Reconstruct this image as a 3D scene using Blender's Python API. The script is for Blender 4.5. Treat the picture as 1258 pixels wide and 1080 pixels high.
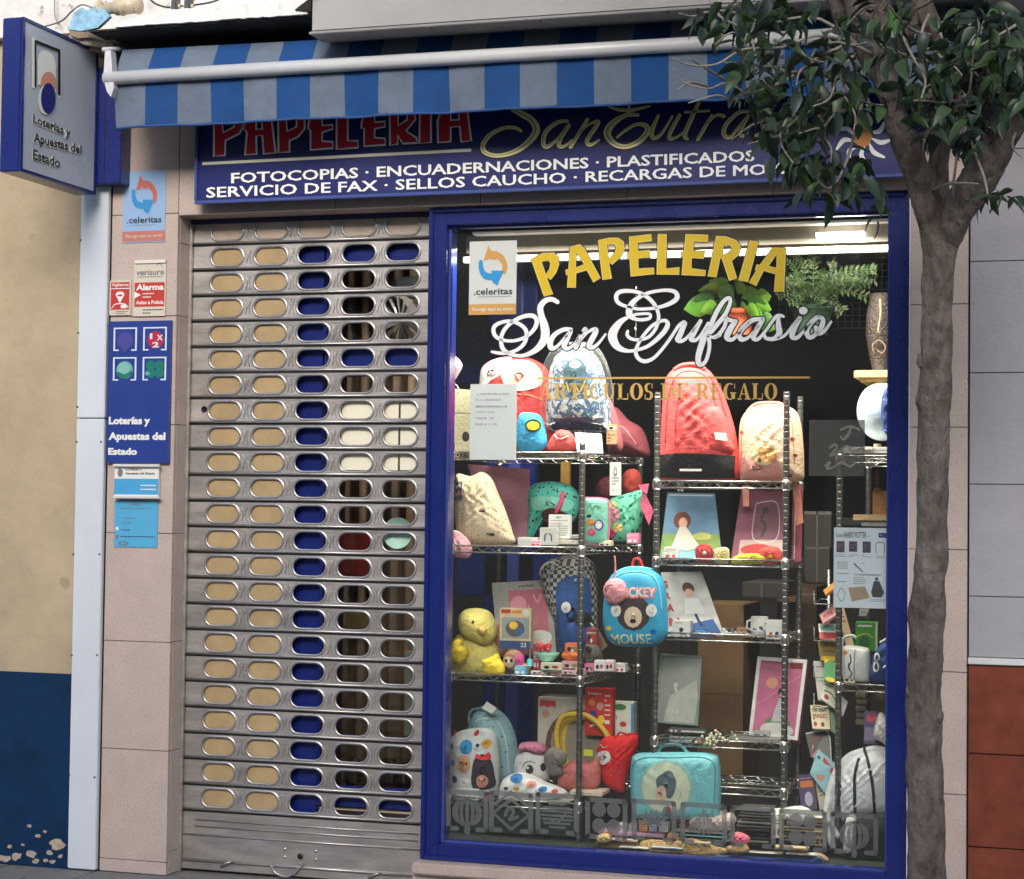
import bpy, bmesh, math, random
from mathutils import Vector, Matrix, noise as mnoise
from mathutils.geometry import tessellate_polygon
random.seed(7)
for o in list(bpy.data.objects): bpy.data.objects.remove(o)
SC = bpy.context.scene
COL = SC.collection

# ------------------------------------------------------------------ camera, light, exposure
F = 2367.8; CX = 629.0; CY = 540.0; D = 7.0
YAW, PITCH, ROLL = -0.30080652, 0.03604593, 0.01245994
def _basis():
    f = Vector((math.sin(YAW)*math.cos(PITCH), math.cos(YAW)*math.cos(PITCH), math.sin(PITCH)))
    r = Vector((math.cos(YAW), -math.sin(YAW), 0)); u = r.cross(f)
    return math.cos(ROLL)*r+math.sin(ROLL)*u, -math.sin(ROLL)*r+math.cos(ROLL)*u, f
RT, UP, FW = _basis()
def ray(px, py): return RT*((px-CX)/F) - UP*((py-CY)/F) + FW
_d = ray(204, 1076)
CAMZ = -D/_d.y*_d.z
CAM = Vector((0, -D, CAMZ))
def P(px, py, Y):
    """the point of the plane y = Y that stands at a measured spot of the photograph"""
    d = ray(px, py); return CAM + d*((Y+D)/d.y)
cam_d = bpy.data.cameras.new('camera'); cam = bpy.data.objects.new('camera', cam_d); COL.objects.link(cam)
cam.matrix_world = Matrix(((RT.x, UP.x, -FW.x, CAM.x), (RT.y, UP.y, -FW.y, CAM.y), (RT.z, UP.z, -FW.z, CAM.z), (0, 0, 0, 1)))
cam_d.sensor_fit = 'HORIZONTAL'; cam_d.sensor_width = 36; cam_d.lens = F/1258*36; cam_d.clip_end = 400; cam_d.clip_start = .05
SC.camera = cam

SUN_EL, SUN_AZ = math.radians(25), math.radians(171)     # azimuth clockwise from +Y: behind the camera, to its right
w = bpy.data.worlds.new('World'); SC.world = w; w.use_nodes = True
nt = w.node_tree; sky = nt.nodes.new('ShaderNodeTexSky'); sky.sky_type = 'NISHITA'; sky.sun_disc = False
sky.sun_elevation = SUN_EL; sky.sun_rotation = SUN_AZ; sky.air_density = 1.0; sky.dust_density = 2.0; sky.ozone_density = .6
bg = nt.nodes['Background']; nt.links.new(sky.outputs[0], bg.inputs[0]); bg.inputs[1].default_value = 0.15
sl = bpy.data.lights.new('sun', 'SUN'); sl.energy = 1.75; sl.angle = math.radians(26); sl.color = (1, .97, .93)
so = bpy.data.objects.new('sun', sl); COL.objects.link(so)
sd = Vector((math.sin(SUN_AZ)*math.cos(SUN_EL), math.cos(SUN_AZ)*math.cos(SUN_EL), math.sin(SUN_EL)))
so.rotation_euler = sd.to_track_quat('Z', 'Y').to_euler(); so.location = (0, -8, 12)
vs = SC.view_settings; vs.view_transform = 'Standard'; vs.look = 'None'; vs.exposure = 0.85; vs.gamma = 1; vs.use_curve_mapping = False

# ------------------------------------------------------------------ materials
_M = {}
def hexc(h):
    """display colour (0..255 triple) to linear base colour"""
    def l(c):
        c /= 255.0
        return c/12.92 if c <= .04045 else ((c+.055)/1.055)**2.4
    return tuple(l(c) for c in h)
def mat(name, col, rough=.6, metal=0, noise=0, nscale=8, bump=0, bscale=60, emit=0, spec=.5, speck=None, coat=0, stretch=None):
    """principled material; col is linear; noise = +- value variation; speck = (colour, scale, threshold)"""
    key = (name, tuple(round(c, 3) for c in col), rough, metal, noise, bump)
    if key in _M: return _M[key]
    m = bpy.data.materials.new(name); m.use_nodes = True; t = m.node_tree; b = t.nodes['Principled BSDF']
    b.inputs['Base Color'].default_value = (*col, 1); b.inputs['Roughness'].default_value = rough
    b.inputs['Metallic'].default_value = metal; b.inputs['Specular IOR Level'].default_value = spec
    if coat: b.inputs['Coat Weight'].default_value = coat; b.inputs['Coat Roughness'].default_value = .15
    tc = t.nodes.new('ShaderNodeTexCoord'); mp = t.nodes.new('ShaderNodeMapping')
    gp = t.nodes.new('ShaderNodeNewGeometry'); t.links.new(gp.outputs['Position'], mp.inputs[0])
    if stretch: mp.inputs['Scale'].default_value = stretch
    last = None
    if noise:
        n = t.nodes.new('ShaderNodeTexNoise'); n.inputs['Scale'].default_value = nscale; n.inputs['Detail'].default_value = 6; n.inputs['Roughness'].default_value = .65
        t.links.new(mp.outputs[0], n.inputs[0])
        mr = t.nodes.new('ShaderNodeMapRange'); mr.inputs[1].default_value = .25; mr.inputs[2].default_value = .75
        mr.inputs[3].default_value = 1-noise; mr.inputs[4].default_value = 1+noise
        t.links.new(n.outputs[0], mr.inputs[0])
        mx = t.nodes.new('ShaderNodeMix'); mx.data_type = 'RGBA'; mx.blend_type = 'MULTIPLY'; mx.inputs[0].default_value = 1
        mx.inputs[6].default_value = (*col, 1); t.links.new(mr.outputs[0], mx.inputs[7]); last = mx.outputs[2]
        mr2 = t.nodes.new('ShaderNodeMapRange'); mr2.inputs[3].default_value = max(0, rough-.1); mr2.inputs[4].default_value = min(1, rough+.1)
        t.links.new(n.outputs[0], mr2.inputs[0]); t.links.new(mr2.outputs[0], b.inputs['Roughness'])
    if speck:
        sc, ss, th = speck
        n = t.nodes.new('ShaderNodeTexNoise'); n.inputs['Scale'].default_value = ss; n.inputs['Detail'].default_value = 3
        t.links.new(mp.outputs[0], n.inputs[0])
        r = t.nodes.new('ShaderNodeMapRange'); r.inputs[1].default_value = th; r.inputs[2].default_value = th+.05
        t.links.new(n.outputs[0], r.inputs[0])
        mx = t.nodes.new('ShaderNodeMix'); mx.data_type = 'RGBA'; t.links.new(r.outputs[0], mx.inputs[0])
        if last: t.links.new(last, mx.inputs[6])
        else: mx.inputs[6].default_value = (*col, 1)
        mx.inputs[7].default_value = (*sc, 1); last = mx.outputs[2]
    if last: t.links.new(last, b.inputs['Base Color'])
    if bump:
        n = t.nodes.new('ShaderNodeTexNoise'); n.inputs['Scale'].default_value = bscale; n.inputs['Detail'].default_value = 4
        t.links.new(mp.outputs[0], n.inputs[0]); bp = t.nodes.new('ShaderNodeBump'); bp.inputs['Strength'].default_value = bump
        bp.inputs['Distance'].default_value = .01; t.links.new(n.outputs[0], bp.inputs['Height']); t.links.new(bp.outputs[0], b.inputs['Normal'])
    if emit:
        b.inputs['Emission Color'].default_value = (*col, 1); b.inputs['Emission Strength'].default_value = emit
    _M[key] = m; return m
def patt(name, c1, c2, scale=60, th=.45, kind='voronoi', c3=None, rough=.7):
    """two or three colour printed cloth / paper"""
    m = bpy.data.materials.new(name); m.use_nodes = True; t = m.node_tree; b = t.nodes['Principled BSDF']; b.inputs['Roughness'].default_value = rough
    g = t.nodes.new('ShaderNodeNewGeometry')
    if kind == 'voronoi':
        v = t.nodes.new('ShaderNodeTexVoronoi'); v.inputs['Scale'].default_value = scale; out = v.outputs['Distance']
    elif kind == 'wave':
        v = t.nodes.new('ShaderNodeTexWave'); v.inputs['Scale'].default_value = scale; v.inputs['Distortion'].default_value = 1.5; out = v.outputs[1]
    elif kind == 'check':
        v = t.nodes.new('ShaderNodeTexChecker'); v.inputs['Scale'].default_value = scale; out = v.outputs[1]
    else:
        v = t.nodes.new('ShaderNodeTexNoise'); v.inputs['Scale'].default_value = scale; v.inputs['Detail'].default_value = 3; out = v.outputs[0]
    t.links.new(g.outputs['Position'], v.inputs[0])
    r = t.nodes.new('ShaderNodeValToRGB'); r.color_ramp.interpolation = 'CONSTANT'
    r.color_ramp.elements[0].color = (*c2, 1); r.color_ramp.elements[1].position = th; r.color_ramp.elements[1].color = (*c1, 1)
    if c3:
        e = r.color_ramp.elements.new(min(.95, th*1.25)); e.color = (*c3, 1)
    t.links.new(out, r.inputs[0]); t.links.new(r.outputs[0], b.inputs['Base Color'])
    n = t.nodes.new('ShaderNodeTexNoise'); n.inputs['Scale'].default_value = 40; t.links.new(g.outputs['Position'], n.inputs[0])
    bp = t.nodes.new('ShaderNodeBump'); bp.inputs['Strength'].default_value = .25; bp.inputs['Distance'].default_value = .01
    t.links.new(n.outputs[0], bp.inputs['Height']); t.links.new(bp.outputs[0], b.inputs['Normal'])
    return m
def thin_glass(name, tint=(1, 1, 1), refl=1.0, rough=0.02, ior=1.45, veil=0, veilcol=(.6, .6, .6)):
    m = bpy.data.materials.new(name); m.use_nodes = True; t = m.node_tree; t.nodes.clear()
    o = t.nodes.new('ShaderNodeOutputMaterial'); tr = t.nodes.new('ShaderNodeBsdfTransparent'); tr.inputs[0].default_value = (*tint, 1)
    gl = t.nodes.new('ShaderNodeBsdfGlossy'); gl.inputs['Roughness'].default_value = rough
    fr = t.nodes.new('ShaderNodeFresnel'); fr.inputs[0].default_value = ior
    ml = t.nodes.new('ShaderNodeMath'); ml.operation = 'MULTIPLY'; ml.inputs[1].default_value = refl; t.links.new(fr.outputs[0], ml.inputs[0])
    mx = t.nodes.new('ShaderNodeMixShader'); t.links.new(ml.outputs[0], mx.inputs[0])
    src = tr.outputs[0]
    if veil:
        df = t.nodes.new('ShaderNodeBsdfDiffuse'); df.inputs[0].default_value = (*veilcol, 1); m2 = t.nodes.new('ShaderNodeMixShader')
        m2.inputs[0].default_value = veil; t.links.new(tr.outputs[0], m2.inputs[1]); t.links.new(df.outputs[0], m2.inputs[2]); src = m2.outputs[0]
    t.links.new(src, mx.inputs[1]); t.links.new(gl.outputs[0], mx.inputs[2]); t.links.new(mx.outputs[0], o.inputs[0])
    return m
def C(*h): return hexc(h)
def cm(col, rough=.6, metal=0, kind='print'):
    """plain coloured material from a display colour"""
    c = hexc(col); return mat('%s_%02x%02x%02x' % (kind, *[int(v) for v in col]), c, rough, metal)

# ------------------------------------------------------------------ mesh builder
def catmull(pts, n=6, closed=False):
    if len(pts) < 3: return [tuple(p) for p in pts]
    out = []; N = len(pts)
    segs = N if closed else N-1
    for i in range(segs):
        if closed: a, b, c, d = pts[(i-1) % N], pts[i], pts[(i+1) % N], pts[(i+2) % N]
        else: a, b, c, d = pts[max(i-1, 0)], pts[i], pts[i+1], pts[min(i+2, N-1)]
        for k in range(n):
            t = k/n
            out.append(tuple(.5*((2*b[j])+(-a[j]+c[j])*t+(2*a[j]-5*b[j]+4*c[j]-d[j])*t*t+(-a[j]+3*b[j]-3*c[j]+d[j])*t**3) for j in range(len(b))))
    if not closed: out.append(tuple(pts[-1]))
    return out
class MB:
    def __init__(s): s.v = []; s.f = []; s.mi = []; s.mats = []; s.sm = []
    def m(s, mt):
        if mt not in s.mats: s.mats.append(mt)
        return s.mats.index(mt)
    def add(s, vs, fs, mt, smooth=False):
        o = len(s.v); s.v += [tuple(v) for v in vs]; k = s.m(mt)
        for f in fs: s.f.append(tuple(i+o for i in f)); s.mi.append(k); s.sm.append(smooth)
        return s
    def box(s, a, b, mt, bev=0):
        x0, x1 = sorted((a[0], b[0])); y0, y1 = sorted((a[1], b[1])); z0, z1 = sorted((a[2], b[2]))
        return s.hexa([(x0, y0, z0), (x1, y0, z0), (x1, y1, z0), (x0, y1, z0), (x0, y0, z1), (x1, y0, z1), (x1, y1, z1), (x0, y1, z1)], mt, bev)
    def hexa(s, p, mt, bev=0):
        fs = [(0, 3, 2, 1), (4, 5, 6, 7), (0, 1, 5, 4), (1, 2, 6, 5), (2, 3, 7, 6), (3, 0, 4, 7)]
        if not bev: return s.add(p, fs, mt)
        bm = bmesh.new(); vv = [bm.verts.new(q) for q in p]
        for f in fs: bm.faces.new([vv[i] for i in f])
        bmesh.ops.bevel(bm, geom=bm.edges[:], offset=bev, segments=2, affect='EDGES', clamp_overlap=True)
        bm.verts.index_update(); s.add([v.co[:] for v in bm.verts], [[v.index for v in f.verts] for f in bm.faces], mt); bm.free(); return s
    def prism(s, loops, off, mt, smooth=False):
        """loops: list of closed 3D loops (first outer, rest holes); off: extrusion vector away from the front"""
        loops = [[Vector(p) for p in l] for l in loops]; off = Vector(off)
        tris = tessellate_polygon(loops); flat = [p for l in loops for p in l]; n = len(flat)
        s.add(flat+[p+off for p in flat], [tuple(t) for t in tris]+[tuple(i+n for i in t[::-1]) for t in tris], mt)
        o = 0; vs = flat+[p+off for p in flat]; fs = []
        for l in loops:
            L = len(l)
            for i in range(L): fs.append((o+i, o+(i+1) % L, n+o+(i+1) % L, n+o+i))
            o += L
        return s.add(vs, fs, mt, smooth)
    def flat(s, loops, mt):
        loops = [[Vector(p) for p in l] for l in loops]
        tris = tessellate_polygon(loops); return s.add([p for l in loops for p in l], [tuple(t) for t in tris], mt)
    def tube(s, pts, r, mt, n=8, cap=True, smooth=True):
        pts = [Vector(p[:3]) for p in pts]; N = len(pts); rs = r if isinstance(r, (list, tuple)) else [r]*N
        vs = []; fs = []; prev = None
        for i, p in enumerate(pts):
            t = (pts[min(i+1, N-1)]-pts[max(i-1, 0)])
            if t.length < 1e-9: t = Vector((0, 0, 1))
            t.normalize()
            if prev is None:
                a = Vector((0, 1, 0)) if abs(t.y) < .9 else Vector((1, 0, 0)); u = t.cross(a).normalized()
            else: u = (prev-t*prev.dot(t)).normalized()
            prev = u; v = t.cross(u)
            for k in range(n):
                a = 2*math.pi*k/n; vs.append(p+(u*math.cos(a)+v*math.sin(a))*rs[i])
        for i in range(N-1):
            for k in range(n): fs.append((i*n+k, i*n+(k+1) % n, (i+1)*n+(k+1) % n, (i+1)*n+k))
        if cap: fs.append(tuple(range(n))[::-1]); fs.append(tuple((N-1)*n+k for k in range(n)))
        return s.add(vs, fs, mt, smooth)
    def lathe(s, c, prof, mt, n=16, axis='Z', smooth=True):
        """prof: list of (r, h)"""
        vs = []; fs = []; c = Vector(c)
        for r, h in prof:
            for k in range(n):
                a = 2*math.pi*k/n
                q = Vector((r*math.cos(a), r*math.sin(a), h)) if axis == 'Z' else (Vector((r*math.cos(a), h, r*math.sin(a))) if axis == 'Y' else Vector((h, r*math.cos(a), r*math.sin(a))))
                vs.append(c+q)
        for i in range(len(prof)-1):
            for k in range(n): fs.append((i*n+k, i*n+(k+1) % n, (i+1)*n+(k+1) % n, (i+1)*n+k))
        fs.append(tuple(range(n))); fs.append(tuple((len(prof)-1)*n+k for k in range(n)))
        return s.add(vs, fs, mt, smooth)
    def ell(s, c, r, mt, n=14, m=10, rot=None, jit=0):
        vs = []; fs = []; c = Vector(c)
        for i in range(m+1):
            th = math.pi*i/m
            for k in range(n):
                a = 2*math.pi*k/n; j = 1+random.uniform(-jit, jit)
                q = Vector((r[0]*math.sin(th)*math.cos(a)*j, r[1]*math.sin(th)*math.sin(a)*j, r[2]*math.cos(th)*j))
                if rot: q = rot @ q
                vs.append(c+q)
        for i in range(m):
            for k in range(n): fs.append((i*n+k, (i+1)*n+k, (i+1)*n+(k+1) % n, i*n+(k+1) % n))
        return s.add(vs, fs, mt, True)
    def ribbon(s, pts, mp, mt, lift=0, closed=False, sm=6, wadd=0, thick=0):
        """pts (x, y, width) in a drawing's own units; mp maps (x, y, lift) to 3D"""
        q = catmull(pts, sm, closed) if sm > 1 else [tuple(p) for p in pts]
        N = len(q); vs = []; fs = []
        for i in range(N):
            a = q[(i-1) % N] if closed else q[max(i-1, 0)]; b = q[(i+1) % N] if closed else q[min(i+1, N-1)]
            dx, dy = b[0]-a[0], b[1]-a[1]; L = math.hypot(dx, dy) or 1; h = (q[i][2]+wadd)/2
            nx, ny = -dy/L*h, dx/L*h
            vs += [mp(q[i][0]+nx, q[i][1]+ny, lift), mp(q[i][0]-nx, q[i][1]-ny, lift)]
        for i in range(N if closed else N-1):
            j = (i+1) % N; fs.append((2*i, 2*i+1, 2*j+1, 2*j))
        s.add(vs, fs, mt)
        if not closed:                                     # round ends
            for e in (q[0], q[-1]):
                r = (e[2]+wadd)/2; s.add([mp(e[0]+r*math.cos(k*math.pi/5), e[1]+r*math.sin(k*math.pi/5), lift*1.02) for k in range(10)], [tuple(range(10))], mt)
        return s
    def build(s, name, parent=None, kind=None):
        me = bpy.data.meshes.new(name); me.from_pydata(s.v, [], s.f)
        for m_ in s.mats: me.materials.append(m_)
        me.polygons.foreach_set('material_index', s.mi); me.polygons.foreach_set('use_smooth', s.sm); me.update()
        o = bpy.data.objects.new(name, me); COL.objects.link(o)
        if parent is not None: o.parent = parent; o.matrix_parent_inverse = Matrix.Translation(-parent.location)
        if kind: o['kind'] = kind
        return o
def thing(name, label, cat, loc=(0, 0, 0), group=None):
    o = bpy.data.objects.new(name, None); COL.objects.link(o); o.location = loc; o.empty_display_size = .05
    o['label'] = label; o['category'] = cat
    if group: o['group'] = group
    return o
def tag(o, label, cat, group=None):
    o['label'] = label; o['category'] = cat
    if group: o['group'] = group
    return o
# pixel map on a plane y = Y: (x, y, lift towards the street)
def plane(Y, ox=0, oy=0, sc=1.0):
    return lambda x, y, l=0: (lambda p: Vector((p.x, p.y-l, p.z)))(P(ox+x/sc, oy+y/sc, Y))
def quadmap(tl, tr, br, bl):
    tl, tr, br, bl = map(Vector, (tl, tr, br, bl)); n = (tr-tl).cross(bl-tl).normalized()
    if n.dot(CAM-tl) < 0: n = -n
    return lambda u, v, l=0: tl*(1-u)*(1-v)+tr*u*(1-v)+br*u*v+bl*(1-u)*v+n*l
_T = {}
def textmesh(s, bold=0.0, shear=0):
    k = (s, bold, shear)
    if k in _T: return _T[k]
    cu = bpy.data.curves.new('t', 'FONT'); cu.body = s; cu.offset = bold; cu.resolution_u = 2; cu.shear = shear
    ob = bpy.data.objects.new('t', cu); COL.objects.link(ob)
    me = bpy.data.meshes.new_from_object(ob.evaluated_get(bpy.context.evaluated_depsgraph_get()))
    vs = [v.co.copy() for v in me.vertices]; fs = [tuple(p.vertices) for p in me.polygons]
    bpy.data.objects.remove(ob); bpy.data.curves.remove(cu); bpy.data.meshes.remove(me)
    x0 = min(v.x for v in vs); x1 = max(v.x for v in vs); y0 = min(v.y for v in vs); y1 = max(v.y for v in vs)
    _T[k] = ([((v.x-x0)/(x1-x0), 1-(v.y-y0)/(y1-y0)) for v in vs], fs, x1-x0); return _T[k]
def text(mb, s, mp, box, mt, lift=.001, bold=.0, shear=0):
    """box in mp units: (x0,y0,x1,y1) or 4 corners tl,tr,br,bl"""
    multi = 'M' in s and bold > 0                # the offset of a built-in M crosses itself: thicken it by shifted copies
    vs, fs, wd = textmesh(s, 0 if multi else bold, shear)
    if not isinstance(box[0], (tuple, list)):
        x0, y0, x1, y1 = box; box = [(x0, y0), (x1, y0), (x1, y1), (x0, y1)]
    tl, tr, br, bl = box; out = []
    if multi:
        n0 = len(vs); V2 = []; F2 = []
        for c, (du, dv) in enumerate(((-1, -1), (1, 1), (-1, 1), (1, -1), (0, 0))):
            V2 += [(u+du*bold*.8/wd, v+dv*bold*.8, c) for u, v in vs]; F2 += [tuple(i+n0*c for i in f) for f in fs]
        vs, fs = V2, F2
    else: vs = [(u, v, 0) for u, v in vs]
    for u, v, c in vs:
        x = tl[0]*(1-u)*(1-v)+tr[0]*u*(1-v)+br[0]*u*v+bl[0]*(1-u)*v; y = tl[1]*(1-u)*(1-v)+tr[1]*u*(1-v)+br[1]*u*v+bl[1]*(1-u)*v
        out.append(mp(x, y, lift+c*.00004))
    mb.add(out, fs, mt)
def split_words(mb, name, parent, gap=.045):
    """link one mesh object per word: faces are gathered along x wherever a gap wider than gap opens"""
    xs = sorted((min(mb.v[i][0] for i in f), max(mb.v[i][0] for i in f), k) for k, f in enumerate(mb.f)); cur = None; gr = []
    for a, b, k in xs:
        if cur is None or a > cur+gap: gr.append([]); cur = b
        gr[-1].append(k); cur = max(cur, b)
    for g in gr:
        m = MB()
        for k in g: m.add([mb.v[i] for i in mb.f[k]], [tuple(range(len(mb.f[k])))], mb.mats[mb.mi[k]])
        m.build(name, parent)
def shape(mb, pts, mp, mt, lift=.001, holes=()):
    mb.flat([[mp(x, y, lift) for x, y in l] for l in [pts, *holes]], mt)
def disc(mb, x, y, rx, ry, mp, mt, lift=.001, n=20): shape(mb, [(x+rx*math.cos(k*2*math.pi/n), y+ry*math.sin(k*2*math.pi/n)) for k in range(n)], mp, mt, lift)
def rect(mb, x0, y0, x1, y1, mp, mt, lift=.001): shape(mb, [(x0, y0), (x1, y0), (x1, y1), (x0, y1)], mp, mt, lift)
def pxbox(mb, x0, y0, x1, y1, Y0, Y1, mt, bev=0):
    """box whose front face spans the measured rectangle at y = Y0, going back to Y1"""
    a = P(x0, y0, Y0); b = P(x1, y1, Y0); mb.box((a.x, Y0, a.z), (b.x, Y1, b.z), mt, bev)
# ------------------------------------------------------------------ the setting
M_stone = mat('pink_granite', (.50, .405, .36), .42, noise=.1, nscale=9, speck=((.40, .32, .285), 150, .56), bump=.05, bscale=90)
M_joint = mat('mortar', (.17, .13, .11), .9)
M_blue = mat('blue_enamel', (.007, .017, .145), .28, noise=.12, nscale=5, bump=.03, bscale=30, coat=.3)
M_white = mat('white_enamel', (.70, .73, .78), .35, noise=.05, nscale=4)
M_dark = mat('dark_void', (.012, .011, .011), .8)
M_steel = mat('galvanised_steel', (.47, .435, .41), .42, metal=.7, noise=.26, nscale=11, bump=.12, bscale=70, stretch=(.6, 1, 2.2))
M_chrome = mat('chrome_wire', (.62, .61, .58), .25, metal=.9, noise=.1)
M_screw = mat('screw_head', (.12, .12, .12), .4, metal=.8)

def structure(mb, name): return mb.build(name, kind='structure')
mb = MB(); mb.add([(-60, -60, -.16), (60, -60, -.16), (60, 60, -.16), (-60, 60, -.16)], [(0, 1, 2, 3)], mat('asphalt', (.05, .05, .05), .9, noise=.2, nscale=20, bump=.4)); structure(mb, 'road')
M_pave = mat('paving', (.17, .165, .16), .85, noise=.18, nscale=14, bump=.25, bscale=80)
mb = MB(); mb.box((-9, -3.4, -.16), (7, .34, -.012), M_joint); pv = structure(mb, 'pavement')
mb = MB(); mb.box((-9, -3.55, -.16), (7, -3.402, 0), mat('kerb_stone', (.25, .25, .24), .8, noise=.15)); structure(mb, 'kerb')
pm = MB(); pm.box((-.2, -.1, -.012), (.196, .096, 0), M_pave, .003); proto = pm.build('paving_slab', pv)
proto.location = (-4.9, -.1, 0)
for j in range(4):
    for i in range(14):
        if i == 0 and j == 0: continue
        c = proto.copy(); COL.objects.link(c); c.location = (-4.9+.4*i+(.2 if j % 2 else 0), -.1-.2*j, random.uniform(-.002, .001))
mb = MB(); mb.box((-9, -3.4, -.012), (7, -.82, -.001), M_pave); mb.box((.55, -.82, -.012), (7, 0, -.001), M_pave); mb.box((-3.7, .001, -.012), (-2.4, .34, -.002), M_pave); mb.box((-9, -.82, -.012), (-5.1, 0, -.001), M_pave)
g = mb.build('paving', pv); g['kind'] = 'stuff'
# unseen house opposite, added so the glass mirrors it instead of bright sky
ob = thing('added_opposite_building', 'added plain brown building across the street, mirrored dimly in place of sky', 'building', (0, -17, 0))
mb = MB(); mb.box((-22, -18, -.16), (16, -17, 9), mat('brown_render', (.30, .27, .24), .9, noise=.1)); mb.build('wall', ob)
wm = MB(); wm.box((-.6, -17.03, 0), (.6, -17, 1.6), mat('dark_pane', (.03, .03, .035), .15)); w0 = wm.build('window', ob)
for i in range(12):
    for j in range(2):
        if i == 0 and j == 0: w0.location = Vector((-19, 0, 1.2))-ob.location*0; continue
        c = w0.copy(); COL.objects.link(c); c.location = (-19+3*i, 0, 1.2+3.2*j)

# ---- left neighbour: beige plaster over a dark blue dado
xs = P(90, 700, 0).x
nw = thing('neighbour_wall', 'beige plastered wall over a dark blue painted base with chipped paint', 'wall', (-4.6, 0, 0))
zd = P(40, 826, 0).z; ZT = 3.18
mb = MB(); mb.box((-6.5, 0, zd), (xs+.02, .2, ZT+1.5), mat('beige_plaster', (.42, .335, .22), .85, noise=.20, nscale=3.0, bump=.35, bscale=25, speck=((.37, .29, .19), 9, .68))); mb.build('upper_wall', nw)
mb = MB(); mb.box((-6.5, -.004, 0), (xs+.02, .2, zd-.001), mat('dark_blue_paint', (.003, .026, .078), .75, spec=.2, noise=.28, nscale=6, bump=.3, bscale=18)); mb.build('painted_base', nw)
M_chip = mat('bare_plaster', (.42, .34, .27), .95, noise=.25, nscale=40, bump=.6, bscale=90)
for (x, y, r) in [(12, 1040, 3), (28, 1038, 2), (64, 1059, 4), (74, 1052, 3), (44, 1058, 5), (70, 1038, 9), (38, 1049, 8), (20, 1052, 7), (5, 1055, 7), (47, 1027, 3.5), (36, 1015, 2.5), (55, 1022, 2.5), (60, 1048, 4), (56, 1057, 3)]:
    mb = MB(); n = 11; pts = []
    for k in range(n):
        a = 2*math.pi*k/n; rr = r*random.uniform(.6, 1.15); pts.append(P(x+rr*1.1*math.cos(a), y+rr*.8*math.sin(a), -.005))
    mb.prism([pts], (0, .004, 0), M_chip); o = mb.build('paint_chip', nw)
# ---- white sheet metal strip in two lengths with screws
st = thing('metal_cover_strip', 'tall white sheet metal strip with small screws between beige wall and pink stone', 'cover strip', (-3.95, 0, 0))
xa = P(97, 400, -.02).x; xb = P(131, 400, -.02).x; zj = P(110, 514, -.02).z
for (z0, z1) in ((.006, zj-.002), (zj+.002, ZT)):
    mb = MB(); mb.box((xa, -.024, z0), (xb, .0, z1), mat('strip_enamel', (.60, .64, .70), .4, noise=.06, nscale=3, bump=.08, bscale=7), .003); mb.build('panel', st)
for (x, y) in [(99, 295), (96, 409), (95, 500), (94, 543), (124, 543), (90, 681), (122, 681), (88, 805), (119, 805), (85, 952), (116, 955)]:
    p = P(x, y, -.025); mb = MB(); mb.lathe((p.x, -.024, p.z), [(0.003, -.003), (.0045, -.001), (.0045, .001)], M_screw, 10, 'Y'); mb.build('screw', st)
# ---- stone facade
fa = thing('stone_facade', 'pink granite clad shop front around shutter and window', 'shop front', (-2, 0, 0))
XL = xb+.004; XR = P(204, 1076, 0).x; XW1 = P(1117, 600, .04).x; XE = P(1189, 600, 0).x; ZL = P(222, 265, 0).z; ZLw = P(820, 243, 0).z
XS = P(523.5, 600, .12).x
mb = MB()
mb.box((XL-.04, .021, 0), (XR-.021, .4, 5), M_joint); mb.box((XR, .021, ZL+.02), (XE, .1, 5), M_joint); mb.box((XW1+.02, .021, 0), (XE, .4, 5), M_joint)
mb.build('wall_core', fa)
def slab(x0, x1, z0, z1, y0=0, y1=.02, name='stone_slab'):
    mb = MB(); mb.box((x0+.0012, y0+random.uniform(-.0006, .0006), z0+.0012), (x1-.0012, y1, z1-.0012), M_stone, .0015); return mb.build(name, fa)
zs = [0] + [P(165, y, 0).z for y in (1057, 921, 788, 655, 522, 389, 264)] + [ZT+.02]
for a, b in zip(zs, zs[1:]): slab(XL, XR, a, b)
zs2 = [0] + [P(212, y, .05).z for y in (1045, 921, 788, 655, 522, 389, 300)] + [ZL]
for a, b in zip(zs2, zs2[1:]):                                     # reveal beside the shutter
    mb = MB(); mb.box((XR-.02, .0215, a+.001), (XR, .20, b-.001), M_stone, .001); mb.build('reveal_slab', fa)
zr = [0] + [P(1150, y, 0).z for y in (975, 825, 675, 525, 374, 224)] + [ZT+.02]
for a, b in zip(zr, zr[1:]): slab(XW1+.003, XE, a, b)
xj = [XR]+[P(x, 255, 0).x for x in (412, 590, 770, 950)]+[XW1+.003]
for a, b in zip(xj, xj[1:]): slab(a, b, ZL, ZT+.02)
mb = MB(); mb.box((XR, .0215, ZL), (XW1, .11, ZL+.018), M_stone); mb.build('lintel_underside', fa)
mb = MB(); mb.box((XR, .112, ZL-.02), (XS+.06, .12, ZL-.001), mat('dark_blue_strip', (.02, .022, .09), .5)); mb.build('blue_head_strip', fa)  # thin dark blue strip along the head of the shutter opening
# sill
zsl = P(516, 1058, .0).z
mb = MB(); mb.box((P(506, 1062, -.03).x, -.035, zsl-.045), (XW1+.002, .2, zsl), M_stone, .006); mb.build('window_sill', fa)
mb = MB(); mb.box((XS+.01, -.001, 0), (XW1+.002, .12, zsl-.046), M_stone); mb.build('stone_plinth', fa)
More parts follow.
